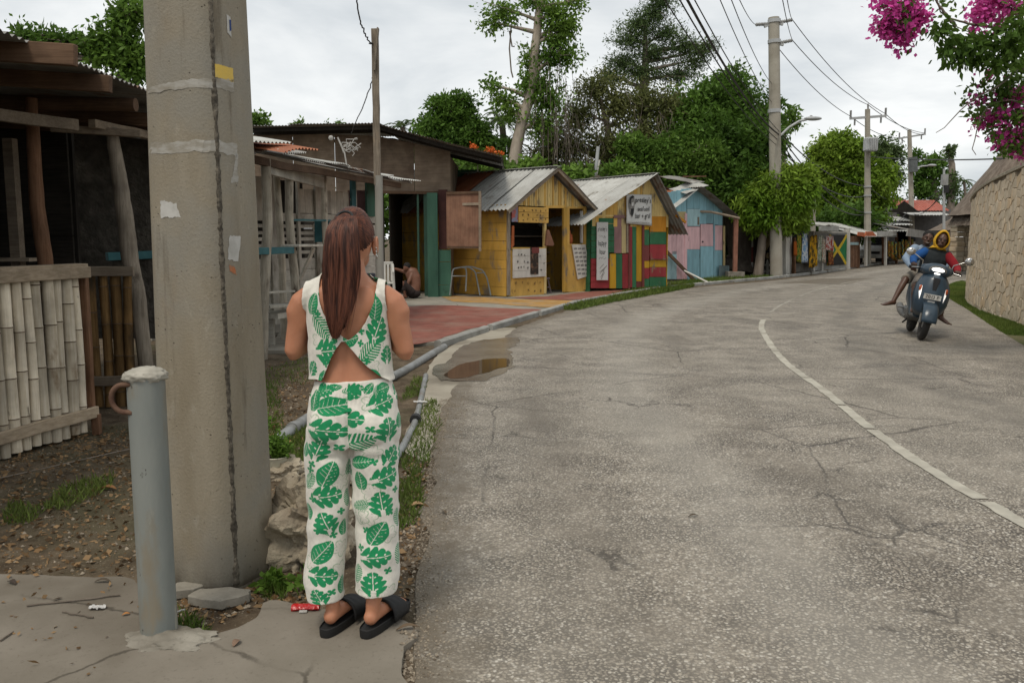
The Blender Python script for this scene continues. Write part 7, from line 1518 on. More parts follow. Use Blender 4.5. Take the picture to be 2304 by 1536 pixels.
print_cloth(tme, -.010+.145*np.arctan2(co[:, 0]+.010, -co[:, 1]), co[:, 2], lv); o = obj('top', tme, M_fab, wm); sm_ = o.modifiers.new('t', 'SOLIDIFY'); sm_.thickness = .003; sm_.offset = 1
# ---- hair
def hair_mat():
    t = NT('auburn_hair'); g = t.n.new('ShaderNodeNewGeometry'); r = g.outputs['Random Per Island']; col = t.mix(r, (.05, .017, .010), (.16, .057, .033)); v = t.mapp('Object', (1, 1, .12)); col = t.mix(t.ramp(t.noise(v, 60, 4, .6), .4, .7), col, (.028, .011, .008)); return t.done(col, .55, .25)
M_hair = hair_mat()
HR = V(.079, .096, .113); HCc = HC+V(0, -.004, .012)
tie = V(*[wl3(776, 491, .07)[0], 0, wl3(776, 491, .07)[1]]); tie.y = -.066
def on_scalp(d, k=1.): d = d.normalized(); return HCc+V(d.x*HR.x, d.y*HR.y, d.z*HR.z)*k
P = []
for i in range(21):
    row = []
    for k in range(40):
        a = math.pi*i/20; b = 2*math.pi*k/40; d = V(math.sin(a)*math.cos(b), math.sin(a)*math.sin(b), math.cos(a)); lim = .02-.58*max(0, -d.y)+.5*max(0, d.y)
        if d.z < lim: h = math.hypot(d.x, d.y); d = V(d.x/h*math.sqrt(1-lim*lim), d.y/h*math.sqrt(1-lim*lim), lim) if abs(lim) < 1 else d; row.append(on_scalp(d, .93))
        else: row.append(on_scalp(d, .985))
    P.append(row)
mb = MB(); mb.grid(P, cv=True); hair_cap = mb.build('hair', M_hair, wm, 60); hair_cap.data.flip_normals()
tied = V((tie.x-HCc.x)/HR.x, (tie.y-HCc.y)/HR.y, (tie.z-HCc.z)/HR.z).normalized()
def strand(mb, pts, w, side):
    rows = []
    for i, p in enumerate(pts):
        t = (pts[min(i+1, len(pts)-1)]-pts[max(i-1, 0)]).normalized(); s = t.cross(side).normalized()*w*(1-.55*(i/(len(pts)-1))**3); rows.append([p-s, p+V(0, 0, 0)+side*w*.5, p+s])
    mb.grid(rows)
mb = MB()
for k in range(900):
    b = RND.uniform(0, 2*math.pi); lim = .02-.58*max(0, -math.sin(b))+.5*max(0, math.sin(b)); zc_ = lim+RND.uniform(.0, .25); h = math.sqrt(max(0, 1-zc_*zc_)); d0 = V(h*math.cos(b), h*math.sin(b), zc_); pts = []
    f1 = RND.uniform(.75, .98)
    for i in range(9): f = i/8*f1; pts.append(on_scalp(d0.lerp(tied, f)+V(0, 0, 0), 1.0+.012*RND.random()+.02*math.sin(math.pi*f)*RND.random()))
    strand(mb, pts, .0022, (pts[4]-HCc).normalized())
tag(mb.build('scalp_strands', M_hair, hair_cap, 60), kind='stuff')
# ponytail: left and right edges measured down its length
PT = [(487, 757, 792), (498, 743, 799), (520, 736, 802), (560, 732, 806), (600, 728, 809), (640, 727, 804), (680, 731, 795), (715, 736, 784), (740, 742, 774), (760, 749, 764)]
pz_ = np.array([wl3(780, t[0], .11)[1] for t in PT]); pa = np.array([wl3(t[1], t[0], .11)[0] for t in PT]); pb = np.array([wl3(t[2], t[0], .11)[0] for t in PT]); py_ = np.array([-.068, -.085, -.102, -.110, -.108, -.106, -.108, -.112, -.114, -.114]); pd_ = np.array([.012, .022, .030, .032, .030, .026, .022, .018, .014, .008])
mb = MB(); mb.tube([V((pa[i]+pb[i])/2, py_[i]+.006, pz_[i]) for i in range(len(PT))], [((pb[i]-pa[i])*.44*(1 if i < 7 else .8-.25*(i-7)), pd_[i]*.8) for i in range(len(PT))], 20, up=(0, 1, 0)); pt_ = mb.build('ponytail', M_hair, wm, 60)
mb = MB(); fz = np.linspace(0, 1, len(PT))
for k in range(1500):
    a = RND.uniform(-1, 1); a = math.copysign(abs(a)**.8, a); b = RND.uniform(-1, 1)*math.sqrt(max(0, 1-a*a)); b = -abs(b) if RND.random() < .75 else b; e = (RND.uniform(.84, 1.03) if RND.random() < .6 else RND.uniform(.55, .9))*(1.02-.16*a*a+.06*math.sin(a*13)); pts = []; ph = RND.random()*30; wv = RND.uniform(.001, .006); lk = noise.noise((a*5, 3, 1))
    for i in range(16):
        f = i/15*e; xa, xb = np.interp(f, fz, pa), np.interp(f, fz, pb); yy, dd_, z_ = np.interp(f, fz, py_), np.interp(f, fz, pd_), np.interp(f, fz, pz_); lock = 1+.10*math.sin(a*11+f*2.2)*f
        pts.append(V((xa+xb)/2+a*(xb-xa)/2*(1+.05*RND.random()*f)*1.0+wv*math.sin(ph+f*7)+.010*lk*f*math.sin(f*5), yy+b*dd_*lock, z_+.003*math.sin(ph)))
    strand(mb, pts, RND.uniform(.0012, .0026), V(0, -1, 0))
for k in range(26):                          # flyaway hairs
    a = RND.uniform(-1, 1); pts = []; q = RND.uniform(-.02, .03)
    for i in range(10): f = .3+i/9*.62; pts.append(V((np.interp(f, fz, pa)+np.interp(f, fz, pb))/2+a*(np.interp(f, fz, pb)-np.interp(f, fz, pa))/2+q*(f-.3)*2, np.interp(f, fz, py_)-.012, np.interp(f, fz, pz_)))
    strand(mb, pts, .0008, V(0, -1, 0))
tag(mb.build('ponytail_strands', M_hair, pt_, 60), kind='stuff')
mb = MB(); mb.tube([tie+V(.026*math.cos(a), -.004+.012*math.sin(a), .018*math.sin(a)+.006) for a in np.linspace(0, 6.28, 16)], .005, 8, False); mb.build('hair_tie', M_black, wm, 60)
# ---- slides
M_foam = mat('black_foam', (.014, .014, .014), (.02, .02, .02), rough=.6, bump=.15, bs=80, rnd=0)
for (fx, fy, yw), s in zip(FEET, (-1, 1)):
    r = thing('slide_sandal', ('black foam slide sandal on the left foot of the person in green print', 'black foam slide sandal on the right foot of the person in green print')[s > 0], 'sandal', (X0+fx, YW+fy, .03), -yw, 'pair of black slides')
    ol = []
    for k in range(40):
        a = 2*math.pi*k/40; yy = .085+.155*math.sin(a); w = .040+.010*max(0, math.sin(a)); xx = w*math.copysign(abs(math.cos(a))**.62, math.cos(a))+.004*max(0, math.sin(a)); ol.append((xx*1.02, yy))
    mb = MB(); P = [[V(p[0]*k, (p[1]-.085)*k2+.085, h) for p in ol] for k, k2, h in ((.93, .985, .0), (1.0, 1., .006), (1.02, 1.005, .024), (1.03, 1.01, .034), (.97, .985, .036), (.93, .97, .030), (.5, .7, .029))]; mb.grid(P, cv=True); mb.add(P[-1], [tuple(range(40))]); mb.add(P[0], [tuple(range(39, -1, -1))]); o = mb.build('sole', M_foam, r, 35); o.data.flip_normals()
    P = []
    for i in range(19):
        a = math.pi*i/18; row = []
        for j in range(9): yy = .062+.105*j/8; rx = .055+.002*(j/8); hh = .076-.024*(j/8)+.0035*math.sin(j*2.1)*1.2; row.append(V(rx*math.cos(a), yy+.02*math.sin(a)*(0 if j else 0), .018+hh*math.sin(a)**.7))
        P.append(row)
    mb = MB(); mb.grid(P); o = mb.build('strap', M_foam, r, 60); o.modifiers.new('t', 'SOLIDIFY').thickness = .006
# phone held up in front of her
ph = thing('phone', 'dark smartphone held up in front by the person in green print', 'phone', (X0-.012, YW+.315, 1.19)); mb = MB(); mb.box((.012, .0, .095), (.074, .009, .155), Matrix.Rotation(rad(-18), 3, 'X')); mb.build('case', mat('phone_case', (.02, .022, .03), rough=.3, rnd=0, bump=0), ph, bev=.004)
# ================================================================ SCOOTER AND RIDERS
SC = G(2086, 765, .014); LEAN, YAW = rad(11), rad(-18.4)
def lean_root(t): t.rotation_euler = (0, LEAN, YAW); return t
sc = lean_root(thing('motor_scooter', 'dark blue motor scooter with lit headlight leaning through the bend', 'scooter', SC+V(.10, .60, .0)))
M_navy = mat('navy_scooter_paint', (.022, .040, .060), (.028, .05, .072), rough=.28, bump=0, rnd=0, spec=.5); M_blk = mat('black_plastic', (.015, .015, .016), rough=.5, bump=0, rnd=0); M_tyre = mat('dusty_tyre', (.045, .041, .036), (.03, .028, .026), rough=.85, rnd=0, bump=.3, bs=60)
M_chr = mat('chrome', (.55, .54, .52), rough=.15, metal=.9, bump=0, rnd=0); M_eng = mat('engine_grey', (.16, .155, .145), (.10, .095, .085), rough=.5, rnd=0)
def emis(name, c, st):
    t = NT(name); t.done(c, .2, .5); t.b.inputs['Emission Color'].default_value = (*c, 1); t.b.inputs['Emission Strength'].default_value = st; return t.m
M_lamp = emis('lit_headlight', (1., .98, .93), 1.6); M_drl = emis('lit_marker', (1., .97, .92), .5); M_amb = mat('amber_lens', (.42, .09, .03), rough=.2, bump=0, rnd=0)
for y, w in ((-.62, .050), (.63, .055)):
    P = []
    for i in range(36):
        a = 2*math.pi*i/36; P.append([V(w*math.cos(b), y+(.195+.052*math.sin(b)*.95)*math.cos(a), .245+(.195+.052*math.sin(b)*.95)*math.sin(a)) for b in np.linspace(0, 2*math.pi, 12, endpoint=False)])
    mb = MB(); mb.grid(P, True, True); wh = mb.build('front_wheel' if y < 0 else 'rear_wheel', M_tyre, sc, 60)
    mb = MB(); mb.tube([V(-.03, y, .245), V(.03, y, .245)], .06, 14)
    for k in range(5): a = 2*math.pi*k/5; mb.bar(V(0, y, .245), V(0, y+.17*math.cos(a), .245+.17*math.sin(a)), .03, .03, up=(1, 0, 0))
    mb.build('rim', M_eng, wh)
for s in (-1, 1): mb = MB(); mb.tube([V(s*.075, -.62, .245), V(s*.07, -.52, .62)], .018, 10); mb.build('fork_leg', M_eng, sc, 60)
P = []
for i in range(15):
    a = rad(8)+rad(128)*i/14; P.append([V(.10*math.sin(b)*(1-.35*max(0, (i-10)/4)**2), -.62-(.285+.035*math.cos(b))*math.cos(a), .245+(.285+.035*math.cos(b))*math.sin(a)) for b in np.linspace(-1.45, 1.45, 9)])
mb = MB(); mb.grid(P); o = mb.build('front_fender', M_navy, sc, 60); o.modifiers.new('t', 'SOLIDIFY').thickness = .006
APR = [(.36, .13, -.50), (.44, .185, -.53), (.54, .215, -.545), (.66, .225, -.53), (.78, .21, -.495), (.88, .17, -.455), (.96, .12, -.42)]
P = []
for z, w, y in APR: P.append([V(w*t, y-.075*(1-abs(t)**1.8)+.06*abs(t)**4, z) for t in np.linspace(-1, 1, 17)])
mb = MB(); mb.grid(P); o = mb.build('front_apron', M_navy, sc, 60); o.data.flip_normals(); o.modifiers.new('t', 'SOLIDIFY').thickness = -.03
P = []
for z, w, y in APR[1:]: P.append([V(w*.42*t*(1.25-z*.25), y-.092+.02*abs(t)**3, z) for t in np.linspace(-1, 1, 9)])
mb = MB(); mb.grid(P); o = mb.build('centre_panel', M_navy, sc, 60); o.data.flip_normals(); o.modifiers.new('t', 'SOLIDIFY').thickness = -.012
mb = MB(); mb.add([V(-.04, -.560, .92), V(.06, -.560, .92), V(.03, -.604, .74), V(-.02, -.604, .74)], [(0, 1, 2, 3)]); o = mb.build('dark_inlay', M_blk, sc); o.location.y = -.012
mb = MB(); mb.box((0, -.50, .40), (.30, .10, .10)); mb.build('lower_cowl', M_blk, sc, bev=.03)
for s in (-1, 1):
    mb = MB(); mb.add([V(s*.158, -.575, .78), V(s*.192, -.548, .78), V(s*.184, -.565, .68), V(s*.160, -.598, .58), V(s*.154, -.592, .68)], [(0, 1, 2, 3, 4) if s < 0 else (4, 3, 2, 1, 0)]); o = mb.build('marker_light', M_drl, sc); o.location.y = -.01
    mb = MB(); mb.ball((s*.175, -.578, .745), (.020, .012, .045), 8); mb.build('indicator', M_amb, sc, 60)
pl = MB(); pl.box((0, -.655, .645), (.235, .006, .075)); plate = pl.build('number_plate', M_paper, sc); plate.rotation_euler.y = 0
tx = put_text(plate, 'plate_number', '2013 P', (0, .645), .19, .05, -.6595, M_blackp, .0, .015)
mb = MB(); mb.box((0, -.652, .56), (.095, .004, .055)); mb.build('label_plate', M_ins, sc)
mb = MB(); mb.ball((0, -.575, .875), (.014, .005, .014), 8); mb.build('badge', M_chr, sc, 60)
# handlebar
mb = MB(); mb.ball((0, -.40, 1.02), (.20, .13, .115), 12); mb.tube([V(-.21, -.35, 1.03), V(-.12, -.38, 1.03), V(.12, -.38, 1.03), V(.21, -.35, 1.03)], [(.04, .055), .08, .08, (.04, .055)], 14); hbm = remesh(mb, 'handlebar_cowl', .012, 3); hb = obj('handlebar_cowl', hbm, M_navy, sc)
mb = MB(); mb.tube([V(-.36, -.26, 1.02), V(-.2, -.33, 1.03), V(.2, -.33, 1.03), V(.36, -.26, 1.02)], .017, 10); mb.build('handlebar', M_blk, sc, 60)
for c, r in (((0, -.512, 1.035), (.088, .020, .036)), ((0, -.508, .985), (.05, .020, .020))): mb = MB(); mb.ball(c, r, 10); mb.build('headlight', M_lamp, hb, 60)
mb = MB(); mb.ball((0, -.498, 1.025), (.125, .02, .072), 12); mb.build('headlight_bezel', M_eng, hb, 60)
for s in (-1, 1):
    mb = MB(); mb.tube([V(s*.20, -.34, 1.07), V(s*.21, -.36, 1.14), V(s*.30, -.36, 1.19), V(s*.36, -.35, 1.22)], .008, 8); st = mb.build('mirror_stem', M_chr, sc, 60)
    mb = MB(); mb.ball((s*.40, -.35, 1.235), (.066, .03, .058), 10); mb.build('mirror', M_chr, st, 60)
    mb = MB(); mb.tube([V(s*.24, -.33, 1.03), V(s*.34, -.36, 1.015)], .008, 6); mb.build('brake_lever', M_chr, sc, 60)
# body
P = []
for y, w, z0, z1 in ((-.42, .17, .30, .42), (-.1, .18, .28, .36), (.08, .17, .28, .5), (.2, .19, .32, .74), (.5, .205, .42, .80), (.8, .17, .58, .84), (.98, .08, .74, .86)):
    P.append([V(w*math.copysign(abs(math.cos(a))**.6, math.cos(a)), y, (z0+z1)/2+(z1-z0)/2*math.copysign(abs(math.sin(a))**.6, math.sin(a))) for a in np.linspace(0, 2*math.pi, 20, endpoint=False)])
mb = MB(); mb.grid(P, False, True); mb.add(P[0], [tuple(range(20))]); mb.add(P[-1], [tuple(range(19, -1, -1))]); mb.build('body_panels', M_navy, sc, 60)
P = []
for y, w, z in ((.1, .10, .76), (.16, .13, .80), (.4, .145, .80), (.55, .15, .84), (.85, .13, .87), (.95, .09, .87)): P.append([V(w*math.cos(a), y, z+.045*math.sin(a)) for a in np.linspace(0, 2*math.pi, 14, endpoint=False)])
mb = MB(); mb.grid(P, False, True); mb.add(P[0], [tuple(range(14))]); mb.add(P[-1], [tuple(range(13, -1, -1))]); mb.build('seat', M_blk, sc, 60)
mb = MB(); mb.box((-.06, .48, .30), (.26, .45, .2)); mb.build('engine', M_eng, sc, bev=.04); mb = MB(); mb.tube([V(-.17, .25, .24), V(-.19, .5, .27), V(-.2, .62, .3), V(-.2, .95, .36)], [.025, .05, .06, .055], 12); mb.build('exhaust', M_eng, sc, 60)
mb = MB(); mb.tube([V(-.2, .1, .16), V(-.14, .25, .20)], .014, 8); mb.build('kick_stand', M_blk, sc, 60); mb = MB(); mb.tube([V(-.30, .45, .36), V(.30, .45, .36)], .014, 8); mb.build('foot_peg', M_chr, sc, 60)
# ---- riders
def head(mb, c, k=1.):
    c = Vector(c); mb.ball(c+V(0, .01, .02), (.076*k, .092*k, .100*k), 12); mb.ball(c+V(0, -.035, -.055), (.056*k, .058*k, .060*k), 10); mb.tube([c+V(0, -.083, .015), c+V(0, -.108, -.022), c+V(0, -.09, -.034)], [.010, .019, .012], 8)
    for s in (-1, 1): mb.ball(c+V(s*.076, .01, -.005), (.012, .02, .03), 6); mb.ball(c+V(s*.03, -.078, .032), (.024, .012, .010), 6); mb.ball(c+V(s*.042, -.062, -.018), (.02, .02, .016), 6)
    mb.tube([c+V(-.03, -.082, -.066), c+V(0, -.096, -.062), c+V(.03, -.082, -.066)], [.007, .012, .007], 8)
M_eye = mat('eye_white', (.22, .19, .17), rnd=0, bump=0)
def face(par, c, hairm, cap=True, smile=False):
    c = Vector(c)
    for s in (-1, 1):
        mb = MB(); mb.ball(c+V(s*.031, -.081, .012), (.012, .007, .006), 8); e = mb.build('eye', M_eye, par, 60); mb = MB(); mb.ball(c+V(s*.031, -.090, .013), (.007, .004, .007), 6); mb.build('iris', M_blk, e, 60)
    if smile: mb = MB(); mb.tube([c+V(-.026, -.092, -.062), c+V(0, -.105, -.066), c+V(.026, -.092, -.062)], [.005, .008, .005], 8); mb.build('teeth', M_eye, par, 60)
    if cap: mb = MB(); mb.ball(c+V(0, .022, .045), (.082, .092, .088), 10); mb.build('hair', hairm, par, 60)
def hand(mb, w, dirv, s):
    """fist closed round a bar lying along x at w"""
    w = Vector(w); mb.ball(w+V(0, .012, .012), (.042, .03, .03), 8)
    for k in range(4): x = (-.033+.022*k); mb.tube([w+V(x, .03, .022), w+V(x, -.008, .034), w+V(x, -.034, .014), w+V(x, -.030, -.012), w+V(x, -.010, -.022)], [.011, .0105, .010, .0095, .008], 8)
    mb.tube([w+V(-s*.04, .03, .0), w+V(-s*.045, .0, -.022), w+V(-s*.02, -.022, -.026)], [.012, .011, .009], 8)
def foot(mb, a, d, up=V(0, 0, 1)):
    a, d = Vector(a), Vector(d).normalized(); sd_ = d.cross(V(0, 0, 1)).normalized(); mb.tube([a-d*.05-V(0, 0, .02), a+V(0, 0, -.01), a+d*.08-V(0, 0, .03), a+d*.15-V(0, 0, .045), a+d*.19-V(0, 0, .05)], [(.028, .03), (.034, .04), (.04, .03), (.046, .02), (.04, .014)], 12)
    for k in range(5): b = a+d*.175-V(0, 0, .05)+sd_*(-.034+.017*k); mb.tube([b, b+d*(.05-.005*k)], [.011 if k else .014, .008], 8)
M_hairk = mat('black_hair', (.012, .011, .010), (.02, .018, .016), rough=.8, bump=.5, bs=150, rnd=0)
def rider(label, c_head, hip, sh, chest, arms, legs, skin, dress, hood=None, smile=False, hold=True):
    t = lean_root(thing('person', label, 'person', sc.location)); mb = MB(); c_head, hip, sh = Vector(c_head), Vector(hip), Vector(sh); head(mb, c_head); mb.tube([sh+V(0, 0, -.02), sh.lerp(c_head, .5), c_head+V(0, .02, -.05)], [.06, .055, .055], 12)
    mb.tube([hip, hip.lerp(sh, .4), hip.lerp(sh, .8), sh+V(0, 0, -.01)], [(.14, .10), (.13, .10), (.16, .11), (.08, .07)], 16)
    for s, (el, wr) in zip((-1, 1), arms):
        s0 = sh+V(s*.165, 0, -.06); el, wr = Vector(el), Vector(wr); mb.tube([s0, s0.lerp(el, .5), el, el.lerp(wr, .4), wr], [.052, .045, .038, .036, .026], 12); hand(mb, wr+(wr-el).normalized()*.05, None, s)
    for s, (kn, an, fd) in zip((-1, 1), legs):
        h0 = hip+V(s*.09, -.02, 0); kn, an = Vector(kn), Vector(an); mb.tube([h0, h0.lerp(kn, .5), kn, kn.lerp(an, .35), kn.lerp(an, .75), an], [.085, .07, .054, .052, .038, .032], 14); foot(mb, an, fd)
    obj('body', remesh(mb, 'body', .0085, 6), skin, t); face(t, c_head, M_hairk, hood is None, smile)
    mb = MB(); mb.tube([hip+V(0, 0, -.04), hip.lerp(sh, .3), hip.lerp(sh, .75), sh+V(0, 0, -.03), sh+V(0, 0, .02)], [(.165, .13), (.175, .14), (.20, .14), (.17, .11), (.08, .08)], 18)
    for s in (-1, 1): mb.ball(sh+V(s*.15, 0, -.06), (.08, .075, .075), 8)
    obj('shirt', remesh(mb, 'shirt', .012, 5), dress['body'], t)
    for s, (el, wr), m in zip((-1, 1), arms, dress['sleeves']):
        s0 = sh+V(s*.165, 0, -.06); el, wr = Vector(el), Vector(wr); mb = MB(); mb.tube([s0+V(-s*.03, 0, .01), s0.lerp(el, .5), el, el.lerp(wr, .45), el.lerp(wr, .9)], [.075, .068, .060, .052, .042], 14); obj('sleeve', remesh(mb, 'sleeve', .011, 4), m, t)
    mb = MB(); mb.ball(hip+V(0, 0, -.03), (.17, .14, .10), 10)
    for s, (kn, an, fd) in zip((-1, 1), legs): h0 = hip+V(s*.09, -.02, 0); kn = Vector(kn); mb.tube([h0, h0.lerp(kn, .5), h0.lerp(kn, .98)], [.10, .088, .078], 14)
    obj('shorts', remesh(mb, 'shorts', .012, 4), dress['shorts'], t)
    if hood:
        P = []; c = c_head+V(0, .012, .0)
        for i in range(9):
            f = rad(58)+(math.pi-rad(58))*i/8; row = []
            for k in range(20): b = 2*math.pi*k/20; h = .155 if math.sin(b) > 0 else .150; row.append(c+V(.118*math.sin(f)*math.cos(b)*(1-.18*max(0, math.sin(b))), -.125*math.cos(f), h*math.sin(f)*math.sin(b)+.01*max(0, math.sin(b))))
            P.append(row)
        mb = MB(); mb.grid(P, False, True); o = mb.build('hood', hood, t, 60); o.modifiers.new('t', 'SOLIDIFY').thickness = .014
        mb = MB(); mb.tube([sh+V(0, -.01, .045), sh+V(0, -.03, -.01)], [(.085, .085), (.13, .12)], 16); mb.build('hood_collar', hood, t, 60)
    return t
CL = lambda n, c: mat(n, c, tuple(x*.8 for x in c), sc=8, rough=.95, bump=.4, bs=14, bd=.02, rnd=0)
rider('person driving the scooter in a yellow hood with blue and red sleeves', (.02, .02, 1.475), (0, .22, .88), (0, .10, 1.335), None, [((-.30, .0, 1.13), (-.30, -.19, 1.06)), ((.33, .02, 1.10), (.31, -.19, 1.05))], [((-.19, -.16, .74), (-.15, -.22, .42), (-.1, -1, 0)), ((.21, -.14, .72), (.27, -.08, .36), (.55, -.8, -.1))], M_skind, dict(body=CL('slate_sweatshirt', (.035, .042, .045)), sleeves=(CL('blue_sleeve', (.015, .075, .24)), CL('red_sleeve', (.26, .018, .025))), shorts=CL('taupe_shorts', (.20, .175, .15))), CL('yellow_hood', (.56, .32, .025)))
rider('person riding pillion on the scooter in a pale blue shirt', (-.125, .40, 1.475), (-.02, .62, .93), (-.10, .52, 1.35), None, [((-.36, .38, 1.12), (-.27, .12, 1.0)), ((.22, .40, 1.1), (.12, .2, 1.0))], [((-.31, .18, .80), (-.42, .0, .44), (-.75, -.6, -.1)), ((.24, .25, .76), (.26, .30, .42), (.2, -1, 0))], M_skind, dict(body=CL('pale_blue_shirt', (.24, .30, .38)), sleeves=(CL('pale_blue_sleeve', (.22, .29, .38)), CL('pale_blue_sleeve', (.22, .29, .38))), shorts=CL('stone_shorts', (.23, .205, .17))), None, True)
# ================================================================ CROUCHING MAN, PLASTIC CHAIR
cm_ = G(922, 671, .045)
cr = thing('person', 'shirtless person crouching with bent back in the doorway of the brown shop', 'person', (cm_.x, cm_.y, .045))
mb = MB(); mb.tube([V(.09, .0, .16), V(.12, .02, .32), V(.10, .04, .50), V(.03, .06, .64), V(-.03, .07, .70)], [(.15, .13), (.15, .12), (.17, .12), (.16, .11), (.08, .08)], 16); mb.ball((-.07, .04, .74), (.08, .10, .105), 10); mb.ball((-.10, -.0, .70), (.05, .05, .06), 8)
mb.tube([V(-.06, .08, .62), V(-.2, .1, .66), V(-.32, .08, .70), V(-.40, .06, .71)], [.055, .045, .038, .03], 10); mb.ball((-.44, .06, .71), (.04, .03, .03), 6)
for k in range(4): mb.tube([V(-.46, .04+.015*k, .71), V(-.51, .04+.015*k, .70)], [.010, .007], 6)
mb.tube([V(.06, -.02, .58), V(.0, -.12, .42), V(-.06, -.16, .28), V(-.1, -.12, .2)], [.055, .045, .038, .03], 10)
for s in (-1, 1): mb.tube([V(.08, s*.10, .16), V(-.12, s*.14-.02, .38), V(-.10, s*.14-.02, .06)], [.09, .065, .04], 12); foot(mb, V(-.10, s*.14-.02, .06), (-1, 0, 0))
obj('body', remesh(mb, 'body', .012, 5), M_skinb, cr); mb = MB(); mb.ball((-.06, .05, .775), (.088, .105, .095), 8); mb.build('hair', M_hairk, cr, 60)
mb = MB(); mb.ball((.09, 0, .12), (.18, .17, .12), 10)
for s in (-1, 1): mb.tube([V(.08, s*.10, .14), V(-.12, s*.14-.02, .37), V(-.115, s*.14-.02, .2)], [.105, .085, .07], 12)
obj('trousers', remesh(mb, 'trousers', .014, 4), CL('dark_trousers', (.03, .022, .02)), cr)
cc_ = G(874, 676, .045); M_plas = mat('white_plastic', (.50, .49, .45), (.42, .41, .38), rough=.45, rnd=0, bump=.05)
ch = thing('plastic_chair', 'white plastic armchair in front of the brown shop opening', 'chair', (cc_.x-.12, cc_.y, .045), rad(8))
for x in (-.24, .24):
    for y in (-.22, .22): mb = MB(); mb.bar((x*1.1, y*1.1, 0), (x, y, .42 if y > 0 else .66), .045, .035); mb.build('leg', M_plas, ch)
    mb = MB(); mb.bar((x, -.26, .67), (x, .10, .67), .05, .025); mb.build('armrest', M_plas, ch); mb = MB(); mb.bar((x, .10, .67), (x*.95, .24, .84), .05, .025); mb.build('armrest_bow', M_plas, ch)
mb = MB(); mb.box((0, 0, .41), (.48, .46, .03)); mb.build('seat', M_plas, ch, bev=.01)
for k in range(6): mb = MB(); x = -.2+.08*k; mb.bar((x, .22, .44), (x*1.02, .30, .86), .045, .015); mb.build('back_slat', M_plas, ch)
mb = MB(); mb.bar((-.24, .30, .86), (.24, .30, .86), .025, .07); mb.build('back_rail', M_plas, ch, bev=.01)
# ================================================================ ROCK, POT, GRASS, LITTER
M_rock = mat('limestone', (.40, .345, .255), (.22, .18, .13), sc=5, bump=.9, bs=11, bd=.04, rnd=0, spots=[((.52, .46, .36), 3.5, .52, .66), ((.05, .043, .033), 6, .6, .7)])
rb_ = G(700, 1272); me = blob((rb_.x, rb_.y+.06, .17), (.20, .17, .215), 5.7, .42, 1.7, flat=.18, sub=5, box=.35)
for v in me.vertices:                         # pits and ledges of weathered limestone
    k = noise.fractal(v.co*9, 1., 2., 4); v.co += v.co.normalized()*0+(v.co-V(rb_.x, rb_.y+.06, .17)).normalized()*(.018*k-.03*max(0, noise.noise(v.co*6+V(3, 0, 0))-.2))
me.shade_smooth(); me.set_sharp_from_angle(angle=rad(35)); tag(obj('limestone_boulder', me, M_rock), 'pale pitted limestone boulder on the ground beyond the big pole', 'boulder')
for k, (px, py, r) in enumerate(((815, 1085, .07), (640, 1075, .10))):
    b = G(px, py); me = blob((b.x, b.y, r*.5), (r*1.3, r, r*.8), 2.+k*3, .4, 2., flat=r*.5, sub=4, box=.3); me.shade_smooth(); me.set_sharp_from_angle(angle=rad(35)); tag(obj('limestone_rock', me, M_rock), ('small limestone rock on the verge behind the big boulder', 'low limestone rock under the flower pot')[k], 'rock')
pb_ = G(622, 1075); pt2 = thing('flower_pot', 'cream plastic pot of small green seedlings by the boulder', 'plant pot', (pb_.x, pb_.y, .05)); mb = MB(); mb.lathe([(0, 0), (.055, 0), (.075, .085), (.082, .09), (.078, .095), (.066, .09), (.05, .02), (0, .02)], (0, 0, 0), 20); mb.build('pot', mat('cream_plastic', (.52, .49, .38), rnd=0, rough=.4), pt2, 40); mb = MB(); mb.lathe([(0, .08), (.068, .08)], (0, 0, 0), 16); mb.build('soil', M_dirt, pt2)
foliage('seedlings', [((0, 0, .16), (.10, .09, .07)), ((.03, -.02, .13), (.08, .07, .05))], 1500, LF_bright, pt2, .028, .28, 5, -.4, 1., .8, .3)
def poly_points(poly, n):
    P = np.array([(p[0], p[1]) for p in poly]); lo, hi = P.min(0), P.max(0); out = np.zeros((0, 2))
    while len(out) < n: q = NP.uniform(lo, hi, (n*2, 2)); out = np.vstack([out, q[inpoly(q, P)]])
    return out[:n]
LF_gr = leaf_mat('grass_blade', (.075, .125, .022), (.14, .18, .042), .4, .3); LF_grd = leaf_mat('dull_grass_blade', (.062, .075, .022), (.12, .115, .045), .4, .3)
def grass(name, label, pts, h, m, zf_=None, clump=.9):
    n = len(pts); keep_ = np.array([noise.noise((p[0]*1.6, p[1]*1.6, 2.))+noise.noise((p[0]*6, p[1]*6, 8.))*.5 > clump-1.15 for p in pts]); pts = pts[keep_]; n = len(pts)
    z = np.array([ground_z(p[0], p[1]) if zf_ is None else zf_ for p in pts]); b = np.c_[pts, z-.004]; d = unit(NP.normal(size=(n, 3))*np.array([.55, .55, .15])+np.array([0, 0, 1.])); l = h*NP.uniform(.4, 1.3, n)
    return tag(obj(name, leaf_mesh(name, b, d, l, np.maximum(l*.06, .0022)), m), label, 'grass', kind='stuff')
vg = np.vstack([RR[95:330], SW[::-1][20:200]]); mb = MB(); mb.add([(p[0], p[1], .006) for p in vg], [tuple(range(len(vg)))]); M_turf = mat('turf', (.075, .09, .028), (.12, .11, .05), sc=2, bump=.8, bs=40, bd=.02, rnd=0, spots=[((.15, .12, .075), 1.5, .55, .68)]); o = mb.build('grass_verge', M_turf); tag(o, kind='structure')
vpoly = np.vstack([RR[110:235], SW[::-1][70:185]]); grass('verge_grass', 'short mown grass on the verge below the stone wall', poly_points(vpoly, 60000), .05, LF_gr, .006, .35)
